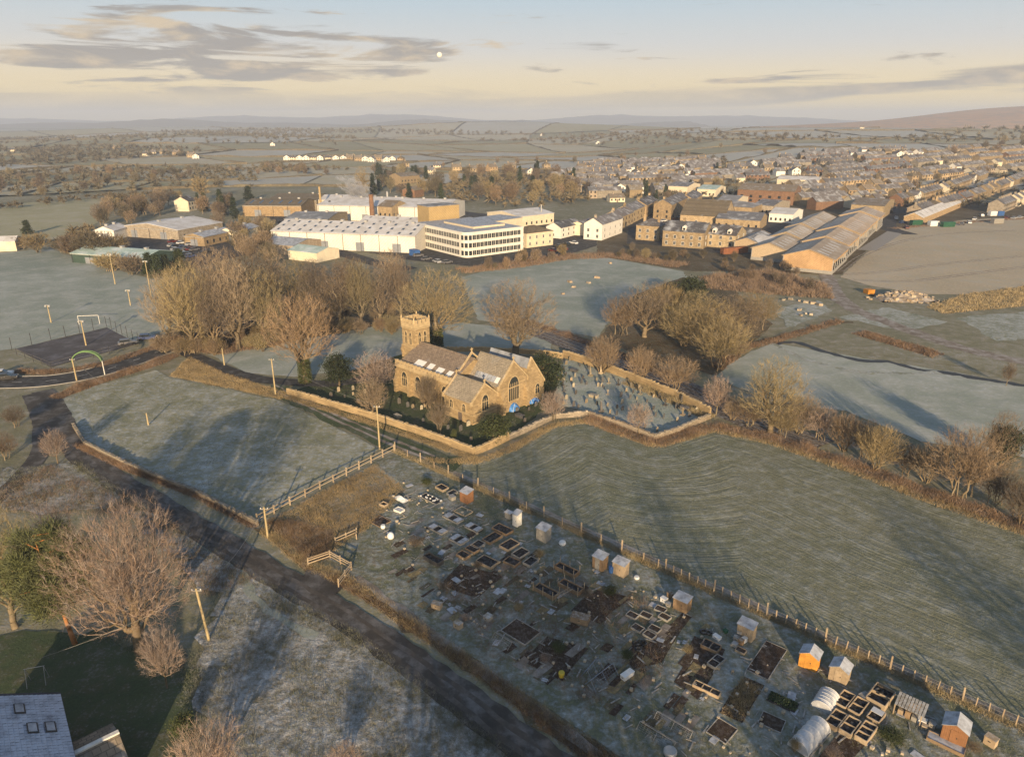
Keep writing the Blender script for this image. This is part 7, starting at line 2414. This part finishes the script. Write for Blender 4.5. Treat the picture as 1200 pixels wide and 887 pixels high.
# --- cars
def car_proto(m, estate=False):
    o = thing('parked_car', 'car', 'car')
    b = MB()
    b.prism([(-2.1, .28), (2.1, .28), (2.12, .62), (1.95, .82), (1.0, .92), (-1.75, .95), (-2.1, .85)], 'y', -.86, .86); b.build('body', m, o)
    top = [(-1.7, .952), (1.0, .922), (.35, 1.42), (-1.1 if not estate else -1.6, 1.44)]
    b = MB(); b.prism(top, 'y', -.74, .74); b.build('cabin_glass', M['glass'], o)
    b = MB(); b.box(-1.15 if not estate else -1.62, .40, -.76, .76, 1.442, 1.50); b.build('roof_panel', m, o)
    for x in (-1.3, 1.3):
        for y in (-.87, .87):
            b = MB(); b.tube((x, y - .1, .32), (x, y + .1, .32), .32, n=10); b.build('wheel', M['rubber'], o)
    for y in (-.6, .6):
        b = MB(); b.box(2.06, 2.14, y - .17, y + .17, .6, .74); b.build('headlight', M['whiteplastic'], o)
    return o


CARC = [('white', (.6, .6, .6)), ('silver', (.35, .36, .38)), ('black', (.02, .02, .022)), ('dark blue', (.03, .05, .13)), ('maroon', (.12, .025, .022)), ('grey', (.12, .12, .13))]
CARS = []
for i, (nm_, c_) in enumerate(CARC):
    m, nt, b_ = mat('%s_car_paint' % nm_.replace(' ', '_'))
    b_.inputs['Base Color'].default_value = (*c_, 1); b_.inputs['Roughness'].default_value = .35; b_.inputs['Specular IOR Level'].default_value = .5
    CARS.append((nm_, car_proto(m, i % 2 == 1)))
used = set()


def place_car(px, rz, where, group):
    nm_, pr = random.choice(CARS)
    p = GT(*px)
    lab = '%s car parked %s' % (nm_, where)
    if nm_ not in used:
        used.add(nm_); o = pr; o.location = (p.x, p.y, p.z + .04); o.rotation_euler.z = rz
        o['label'] = lab; o['group'] = group
    else:
        copy_tree(pr, (p.x, p.y, p.z + .04), rz, None, lab, group)


for j, row in enumerate((((196, 288), (244, 297)), ((200, 284), (226, 288)), ((205, 293), (230, 305)))):
    a, b_ = G(*row[0]), G(*row[1])
    n = int((b_ - a).length / 2.9)
    for i in range(n):
        if random.random() < .25: continue
        q = a.lerp(b_, (i + .5) / n)
        nm_ = None
        k = 600 + F * q.x / depth(q)
        yy = 443.5 - F * (q.y * sP - H * cP) / depth(q)
        place_car((k, yy), math.atan2((b_ - a).y, (b_ - a).x) + math.pi / 2 + random.uniform(-.05, .05), 'on the trading estate car park', 'cars on the trading estate')
for px in ((490, 301), (500, 305), (512, 308), (524, 309), (655, 290), (664, 288), (672, 286), (660, 293), (648, 295)):
    place_car(px, R(random.choice([35, 125]) + random.uniform(-8, 8)), 'in front of the office buildings', 'cars at the office')
for px in ((788, 262), (792, 258), (800, 262), (775, 268), (797, 255), (760, 272), (785, 268), (778, 260)):
    place_car(px, R(random.uniform(30, 70)), 'in the dark yard beside the villas', 'cars beside the villas')
for px in ((1045, 250), (1050, 257), (1058, 262), (1046, 244), (1052, 240), (1062, 268), (1180, 256), (1188, 257), (1195, 256), (1150, 254), (1142, 258), (1135, 262), (1127, 264)):
    place_car(px, R(random.uniform(20, 80)), 'along the town end of the barn field', 'cars by the barn field')
for px in ((3, 441), (8, 445), (173, 398), (150, 404)):
    place_car(px, R(20 + random.uniform(-10, 10)), 'beside the main road and court', 'cars beside the main road')
for px in ((335, 268), (345, 273), (356, 280), (368, 286), (330, 262), (342, 262)):
    place_car(px, R(-50), 'along the estate road wall', 'cars along the estate road')
for nm_, pr in CARS:
    if nm_ not in used:
        for ch in KIDS.get(pr.name, ()): bpy.data.objects.remove(ch)
        bpy.data.objects.remove(pr)

# ------------------------------------------------------------------ the town
PROTO = []


def house_proto(wall, roof, w, d, h, rh, kind, adj, chim, cols):
    o = building('town_house', '', 'house', (0, 0, 0), 0, w, d, h, kind, rh, wall, roof, wins=(('s', 2 if h > 4.4 else 1, cols), ('n', 2 if h > 4.4 else 1, cols)), chim=chim, door=('s', w * .5 if cols % 2 == 0 else w * .34), sub=False, ww=1.05, wh=1.3)
    PROTO.append((o, w, d, adj))
    return o


house_proto('stone_house', 'slate', 6.4, 8.2, 5.4, 2.6, 'x', 'stone terraced house with slate roof', ((.0, .5),), 2)
house_proto('stone_grey', 'slate', 6.0, 8.0, 5.4, 2.4, 'x', 'grey stone terraced house with slate roof', ((.0, .5),), 2)
house_proto('stone_house', 'stone_slate', 9.5, 8.6, 5.6, 2.8, 'x', 'broad stone house with stone-slate roof', ((.04, .5), (.96, .5)), 3)
house_proto('cream', 'slate', 8.0, 8.0, 5.0, 2.5, 'x', 'cream rendered house with slate roof', ((.5, .5),), 3)
house_proto('white', 'slate', 8.4, 7.6, 5.0, 2.6, 'y', 'white gabled house with slate roof', ((.5, .7),), 2)
house_proto('cream', 'stone_slate', 10.5, 7.4, 2.9, 2.3, 'x', 'low cream bungalow with brown roof', ((.3, .5),), 4)
house_proto('stone_house', 'brown_roof', 7.6, 8.0, 5.2, 2.6, 'hip', 'square stone house with hipped brown roof', ((.5, .5),), 2)
house_proto('brick', 'slate', 7.0, 8.0, 5.2, 2.5, 'x', 'brown brick house with slate roof', ((.0, .5),), 2)
first = [True] * len(PROTO)
DIMS = [(p_[1], p_[2]) for p_ in PROTO]
HOUSES = []
NH_ = [0]


def put_house(k, p, rz, district):
    o, w, d, adj = PROTO[k]
    c, s = math.cos(rz), math.sin(rz)
    loc = (p[0] - (w / 2) * c + (d / 2) * s, p[1] - (w / 2) * s - (d / 2) * c, T(p[0], p[1]) - .1)
    lab = '%s %s' % (adj, district)
    if first[k]:
        first[k] = False
        o.location = loc; o.rotation_euler.z = rz; o['label'] = lab; o['group'] = 'houses ' + district
    else:
        copy_tree(o, loc, rz, None, lab, 'houses ' + district)
    NH_[0] += 1
    HOUSES.append((p[0], p[1]))


rh_ = random.Random(77)
blocked = []


def district(px, ang, row, gap, weights, text, density=.86, minrun=2, maxrun=6, limit=80):
    poly = [(GT(*q).x, GT(*q).y) for q in px]
    cx, cy = sum(q[0] for q in poly) / len(poly), sum(q[1] for q in poly) / len(poly)
    u = Vector((math.cos(R(ang)), math.sin(R(ang)))); v = Vector((-u.y, u.x))
    rad = max(math.hypot(q[0] - cx, q[1] - cy) for q in poly)
    nrow = int(rad / row) + 1
    runs = []
    for j in range(-nrow, nrow + 1):
        s = -rad + rh_.uniform(0, 15)
        bend = rh_.uniform(-.05, .05)
        sv = Vector((cx, cy)) + v * ((j + .5) * row)
        pts = [sv + u * (q_ * 8.0) for q_ in range(int(-rad / 8), int(rad / 8))]
        pts = [q_ for q_ in pts if inside(poly, q_.x, q_.y)]
        if j % 2 == 0 and len(pts) > 4:
            mb = MB()
            for q_ in pts:
                for e in (-3.2, 3.2):
                    w_ = q_ + v * (e + bend * (q_ - Vector((cx, cy))).dot(u)); mb.v.append((w_.x, w_.y, T(w_.x, w_.y) + .12))
            mb.f = [(2 * i, 2 * i + 2, 2 * i + 3, 2 * i + 1) for i in range(len(pts) - 1)]
            tag(mb.build('street', M['asphalt']), kind='structure')
        while s < rad:
            k = rh_.choices(range(len(PROTO)), weights)[0]
            n_ = rh_.randint(minrun + 1, maxrun + 2) if k in (0, 1, 7) else 1
            flip = math.pi if j % 2 else 0
            run = []
            for _ in range(n_):
                w = PROTO[k][1]
                q = Vector((cx, cy)) + u * (s + w / 2) + v * (j * row + bend * s)
                if inside(poly, q.x, q.y) and all((q.x - a) ** 2 + (q.y - b) ** 2 > 40 for a, b in HOUSES): run.append((k, q, R(ang) + bend + flip))
                s += w + .02
            if run: runs.append(run)
            s += gap * rh_.uniform(.4, 1.5)
    rh_.shuffle(runs)
    cnt = 0
    for run in runs:
        for k, q, rz in run:
            if cnt < limit:
                put_house(k, q, rz, text); cnt += 1
            else:
                LEFT.append((k, q, rz)); HOUSES.append((q.x, q.y))


LEFT = []
district([(1062, 256), (1045, 240), (1085, 212), (1240, 205), (1240, 250), (1150, 250)], 48, 27, 8, [5, 3, 2, 2, 1.2, 0, .8, .8], 'on the streets beyond the barn field', limit=66)
district([(905, 230), (950, 205), (1060, 196), (1085, 212), (1045, 240), (1000, 246), (960, 250)], 22, 25, 8, [5, 3, 3, 2, 1.5, .6, 1, .6], 'in the town centre behind the barns', limit=58)
district([(840, 204), (960, 180), (1060, 180), (1060, 196), (950, 205), (880, 214)], 8, 28, 9, [4, 3, 2, 2, 2, 1.5, 1, .5], 'on the north side of the town', limit=50)
district([(1060, 180), (1250, 172), (1250, 205), (1085, 212), (1060, 196)], 30, 30, 10, [3, 3, 2, 3, 2, 2, 1, .4], 'on the rising eastern side of the town', limit=56)
district([(640, 214), (700, 192), (845, 190), (840, 204), (880, 214), (800, 224), (730, 240), (690, 232)], 12, 26, 9, [4, 3, 2, 2, 2.5, 1, 1, .3], 'on the wooded western side of the town', limit=58)
for i, x in enumerate((337, 344, 352, 360, 368, 376, 385, 394, 403, 411)):
    p = GT(x, 189); put_house((4, 3, 4, 4, 3, 4, 3, 4, 4, 2)[i], (p.x, p.y), R(rh_.uniform(-12, 12)), 'in the pale row facing the far fields')
for px in ((420, 190), (428, 190), (436, 191), (444, 190), (452, 191), (460, 190), (470, 190), (475, 197), (512, 199), (535, 202), (555, 204), (576, 202), (600, 200), (622, 206), (640, 198), (505, 205)):
    p = GT(*px); put_house(rh_.choice([2, 3, 4, 6]), (p.x, p.y), R(rh_.uniform(-25, 35)), 'scattered behind the factory trees')
for px in ((16, 179), (137, 177), (172, 184), (180, 182), (193, 182), (206, 182), (208, 183), (225, 186), (230, 187), (1010, 152), (700, 170), (320, 172), (635, 160)):
    p = GT(*px); put_house(rh_.choice([3, 4, 2]), (p.x, p.y), R(rh_.uniform(-25, 35)), 'standing alone in the far countryside')
for k, f_ in enumerate(first):
    if f_:
        for ch in KIDS.get(PROTO[k][0].name, ()):
            for g in KIDS.get(ch.name, ()): bpy.data.objects.remove(g)
            bpy.data.objects.remove(ch)
        bpy.data.objects.remove(PROTO[k][0])

# ------------------------------------------------------------------ trees further off
def grove(px, n, kinds, hmin, hmax, label, group, twigs, seed, parts=True, clear=5.0):
    r = random.Random(seed)
    poly = [(GT(*q).x, GT(*q).y) for q in px]
    for (x, y, _) in scatter(poly, n, seed):
        if any((x - a) ** 2 + (y - b) ** 2 < clear ** 2 for a, b in HOUSES): continue
        h = r.uniform(hmin, hmax)
        k = r.choice(kinds)
        ev = 'spruce' in k or k == 'yew'
        tree(k, (x, y, T(x, y) - .2), h, h * r.uniform(.6, .95) * (.6 if ev else 1), ('dark conifer ' if ev else 'leafless tree ') + label, group + (' (conifers)' if ev else ''), None if ev else r.choice(twigs), parts=parts)


TB = ['twig_brown', 'hedge', 'twig_brown', 'twig_olive', 'twig_tan']
grove([(100, 262), (150, 245), (200, 232), (215, 240), (170, 262), (120, 276)], 26, ['mid', 'mid2'], 7, 12, 'on the slope above the trading estate', 'trees above the trading estate', TB, 1)
grove([(205, 246), (225, 250), (290, 262), (285, 240), (240, 232)], 12, ['mid', 'mid2', 'spruce'], 7, 12, 'around the cream farmhouse', 'trees around the farmhouse', TB, 2)
grove([(250, 268), (300, 262), (335, 290), (330, 325), (270, 300)], 20, ['mid', 'mid2', 'midbush'], 7, 11, 'between car park and estate road', 'trees beside the estate road', TB, 3)
for a in ((92, 300, 274, 44), (112, 304, 270, 50), (132, 302, 274, 44), (75, 296, 280, 30), (45, 296, 272, 34), (25, 292, 276, 26), (130, 318, 296, 40), (155, 322, 298, 36)):
    tree_px('midbush', *a, 'rounded bare bush along the back of the playing field', 'bushes behind the playing field', random.choice(TB), cat='shrub')
for a in ((176, 322, 296, 18), (186, 324, 298, 18), (196, 322, 298, 16), (212, 318, 292, 22), (33, 275, 258, 14)):
    tree_px('spruce', *a, 'dark conifer screening the green warehouse' if a[0] > 100 else 'dark conifer on the hill pasture edge', 'conifers by the warehouse' if a[0] > 100 else None)
grove([(-40, 250), (60, 232), (150, 226), (205, 226), (225, 208), (150, 196), (60, 205), (-40, 200)], 36, ['mid2', 'far', 'far2'], 7, 12, 'in the woods along the left valley', 'trees in the left valley woods', TB, 4)
grove([(415, 236), (432, 222), (445, 205), (500, 205), (520, 236), (480, 234), (450, 236)], 24, ['mid', 'mid2', 'spruce', 'farspruce'], 9, 15, 'behind the factory roofs', 'trees behind the factory', TB, 5)
grove([(500, 226), (560, 210), (640, 206), (700, 222), (690, 240), (640, 246), (560, 243), (535, 240)], 44, ['mid', 'mid2', 'mid', 'farspruce'], 9, 16, 'in the park between office and town', 'trees of the town park', TB + ['twig_olive'], 6)
grove([(740, 226), (800, 205), (860, 200), (880, 216), (800, 230), (760, 240)], 28, ['mid2', 'far', 'far2', 'farspruce'], 6, 11, 'among the western streets', 'trees among the western streets', TB, 7, True, 4.2)
grove([(900, 225), (1000, 195), (1240, 180), (1240, 240), (1080, 245), (1000, 240)], 56, ['mid2', 'far', 'far2'], 5, 9, 'in the gardens of the town', 'garden trees of the town', TB, 8, True, 4.2)
grove([(1050, 178), (1250, 160), (1250, 178), (1080, 186)], 14, ['far', 'far2'], 8, 13, 'on the skyline above the town', 'trees above the town', TB, 9)
grove([(680, 300), (735, 292), (800, 300), (870, 306), (880, 314), (760, 306)], 18, ['midbush', 'bush2'], 2.5, 5, 'along the river below the villas', 'riverside bushes below the villas', TB, 10)
grove([(560, 316), (600, 308), (660, 300), (650, 306), (570, 322)], 12, ['midbush'], 3, 6, 'along the river below the office', 'riverside bushes below the office', TB, 11)
grove([(240, 205), (330, 198), (420, 200), (410, 206), (300, 206)], 16, ['far', 'far2'], 6, 11, 'along the hedge before the pale row of houses', 'hedge trees before the pale row', TB, 12)
grove([(820, 318), (905, 312), (965, 330), (970, 345), (900, 342)], 12, ['midbush'], 3, 5, 'in the dark scrub below the barns', 'bushes below the barns', ['twig_brown'], 13)
grove([(400, 200), (640, 188), (900, 170), (900, 182), (640, 200), (450, 212)], 20, ['far', 'far2'], 7, 12, 'along the fields behind the town', 'field trees behind the town', TB, 14)
tree_px('far2', 237, 236, 205, 22, 'tall pale willow-like tree above the farmhouse', twig='twig_gold')
tree_px('spruce', 292, 236, 218, 14, 'dark conifer at the edge of the far fields beside the estate')
tree_px('tall', 426, 236, 195, 18, 'tall ivy-green poplar behind the steam', twig='twig_olive')

# the rest of the terraces, past the houses built one by one
SPEC = [('stone_house', 'slate', 5.4, 2.6), ('stone_grey', 'slate', 5.4, 2.4), ('stone_house', 'stone_slate', 5.6, 2.8), ('cream', 'slate', 5.0, 2.5), ('white', 'slate', 5.0, 2.6), ('cream', 'stone_slate', 2.9, 2.3), ('stone_house', 'brown_roof', 5.2, 2.6), ('brick', 'slate', 5.2, 2.5)]
WB, RB = {}, {}
for k, q, rz in LEFT:
    w, d = DIMS[k]
    wm, rm_, h, rh = SPEC[k]
    for dct, m_, src in ((WB, wm, wall_mesh(w, d, h, rh, 'x')), (RB, rm_, roof_mesh(w, d, h, rh, 'x'))):
        mb_ = dct.setdefault(m_, MB())
        c_, s_ = math.cos(rz), math.sin(rz)
        mb_.at((q.x - w / 2 * c_ + d / 2 * s_, q.y - w / 2 * s_ - d / 2 * c_, T(q.x, q.y) - .1), rz).add(src.v, src.f)
dh = thing('distant_houses', 'mass of small houses filling the streets between the countable ones', 'houses'); dh['kind'] = 'stuff'
for dct, nm_ in ((WB, 'wall'), (RB, 'roof')):
    for m_, mb_ in dct.items():
        k = mb_.build(nm_, M[m_], dh); k['kind'] = 'stuff'

# hedges between the far fields
rgh = np.random.default_rng(8)
nh = 0
for a, b, j in HEDGES:
    m_ = (a + b) / 2
    if abs(m_.x) > m_.y * .80 or m_.y < 560 or nh > 270 or j > 9: continue
    nh += 1
    L_ = (b - a).length
    n = max(4, int(L_ / (9 + j * 3)))
    mb = MB(); hgt = 1.7 + j * .22
    d = (b - a).normalized(); s = Vector((-d.y, d.x))
    for i in range(n + 1):
        q = a.lerp(b, i / n) + s * rf.uniform(-1.5, 1.5)
        z = T(q.x, q.y); h_ = hgt * rf.uniform(.55, 1.5); w_ = (1.1 + j * .15) * rf.uniform(.8, 1.4)
        mb.v += [(q.x - m_.x + s.x * w_, q.y - m_.y + s.y * w_, z - .3), (q.x - m_.x + s.x * w_ * .6, q.y - m_.y + s.y * w_ * .6, z + h_), (q.x - m_.x - s.x * w_ * .6, q.y - m_.y - s.y * w_ * .6, z + h_ * rf.uniform(.8, 1.1)), (q.x - m_.x - s.x * w_, q.y - m_.y - s.y * w_, z - .3)]
    for i in range(n):
        k = i * 4
        mb.f += [(k, k + 4, k + 5, k + 1), (k + 1, k + 5, k + 6, k + 2), (k + 2, k + 6, k + 7, k + 3)]
    mb.f += [(0, 1, 2, 3), (n * 4 + 3, n * 4 + 2, n * 4 + 1, n * 4)]
    o = mb.build('hedgerow', M['hedge'])
    o.location = (m_.x, m_.y, 0)
    tag(o, 'dark hedge dividing the frosted far fields', 'hedge', 'hedges of the far fields')

# woods that read as one mass, far off
def far_wood(name, px, n, h, label, seed, m='hedge', clear=0.0):
    poly = [(GT(*q).x, GT(*q).y) for q in px]
    rng = np.random.default_rng(seed)
    pts = [q for q in scatter(poly, n, seed) if not clear or all((q[0] - a) ** 2 + (q[1] - b) ** 2 > clear * clear for a, b in HOUSES)]
    C = np.array([(x, y, T(x, y)) for x, y, _ in pts])
    k = 26
    P = np.repeat(C, k, axis=0); hh = np.repeat(h * rng.uniform(.6, 1.3, len(C)), k)
    D = unit(rng.normal(size=P.shape) * np.array([1, 1, .7]) + np.array([0, 0, .35]))
    P = P + np.stack([np.zeros(len(P)), np.zeros(len(P)), hh * .38], 1)
    me = np_mesh(name, [blades(P, D, hh * rng.uniform(.35, .65, len(P)), hh * .07, rng)], M[m])
    tag(link(name, me), label, 'woodland', None, 'stuff')


far_wood('valley_woodland', [(-40, 200), (60, 196), (150, 188), (230, 184), (240, 176), (100, 172), (-40, 178)], 420, 10, 'brown woods scattered over the left valley', 21)
far_wood('ridge_woodland', [(190, 156), (320, 152), (460, 153), (600, 157), (700, 158), (600, 160), (400, 157), (250, 160)], 520, 14, 'dark wooded ridge below the far hills', 22)
far_wood('field_woodland', [(560, 166), (700, 160), (900, 160), (1000, 162), (900, 168), (700, 172)], 240, 12, 'tree belts among the far fields', 23)
far_wood('misty_woodland', [(-60, 178), (120, 170), (300, 172), (420, 172), (420, 160), (200, 160), (-60, 160)], 420, 12, 'misty woods in the valley bottom', 24)
far_wood('east_woodland', [(950, 168), (1100, 160), (1260, 152), (1260, 162), (1100, 172)], 260, 12, 'woods along the foot of the moor', 25)
far_wood('bank_woodland', [(240, 200), (330, 192), (335, 196), (420, 200), (300, 204)], 120, 7, 'low scrub woods on the field bank before the pale row', 26)

for px, n, w_, s_ in (([(190, 412), (240, 416), (262, 417), (330, 404)], 22, 5, 1), ([(345, 384), (400, 392), (475, 388)], 18, 5, 2), ([(200, 396), (300, 392), (330, 396)], 18, 8, 3), ([(340, 372), (470, 370)], 16, 8, 4)):
    r_ = random.Random(s_)
    for (x, y, z) in along([(G(*q).x, G(*q).y) for q in px], n, w_, s_):
        h = r_.uniform(2.2, 4.6)
        tree('bush2' if r_.random() < .5 else 'bush', (x, y, 0), h, h * r_.uniform(.9, 1.4), 'brown bush in the undergrowth of the roadside wood' if s_ in (1, 3) else 'brown bush below the belt of factory trees', 'wood-edge bushes' if s_ in (1, 3) else 'belt bushes', r_.choice(['twig_brown', 'twig_tan', 'twig_olive']), cat='shrub')

far_wood('garden_woodland', [(760, 236), (860, 205), (960, 184), (1240, 172), (1240, 245), (1060, 250), (940, 240)], 900, 6.0, 'brown garden trees between the town streets', 31, 'hedge', 4.2)
far_wood('western_garden_woodland', [(640, 214), (700, 190), (850, 186), (880, 214), (740, 238)], 420, 6.0, 'brown garden trees between the western streets', 32, 'hedge', 4.2)
far_wood('estate_woodland', [(-40, 236), (60, 230), (150, 226), (215, 222), (300, 222), (300, 206), (230, 196), (60, 200), (-40, 205)], 420, 7, 'brown scrubby woods behind the hill pasture', 27)
far_wood('park_woodland', [(500, 230), (540, 212), (640, 204), (700, 214), (690, 238), (620, 246), (560, 244)], 200, 8, 'brown park woods between office and town', 28)
far_wood('estate_scrub', [(60, 290), (100, 268), (130, 276), (125, 300), (150, 316), (120, 318)], 70, 5, 'brown scrub around the green warehouse', 29)
far_wood('pasture_hedge_woods', [(-40, 246), (80, 234), (210, 226), (214, 230), (90, 238), (-40, 250)], 90, 5, 'brown hedge along the top of the hill pasture', 30)

# the setting moon
mo_d = 22000
el_ = math.atan((443.5 - 65) / F) - PITCH; az_ = math.atan2((515 - 600) / F, cP + (443.5 - 65) / F * sP)
mb = MB(); mb.lathe([(76 * math.sin(math.pi * k / 20) + .001, -76 * math.cos(math.pi * k / 20)) for k in range(21)], 32)
moon = mb.build('moon', M['moon'], None, True)
moon.location = (math.sin(az_) * mo_d * math.cos(el_), math.cos(az_) * mo_d * math.cos(el_), H + mo_d * math.sin(el_))
tag(moon, 'pale full moon low in the morning sky', 'moon')

# the winter air
hz = bpy.data.materials.new('winter_haze'); hz.use_nodes = True
nt = hz.node_tree; nt.nodes.clear()
out = N(nt, 'ShaderNodeOutputMaterial'); vol = N(nt, 'ShaderNodeVolumePrincipled')
vol.inputs['Color'].default_value = (.68, .79, 1.0, 1)
vol.inputs['Density'].default_value = HAZE
vol.inputs['Anisotropy'].default_value = 0.0
nt.links.new(vol.outputs[0], out.inputs['Volume'])
b = MB(); b.box(-13500, 13500, -330, 12300, -30, 190)
o = b.build('haze', hz); tag(o, 'thin cold morning haze', 'haze', None, 'stuff')
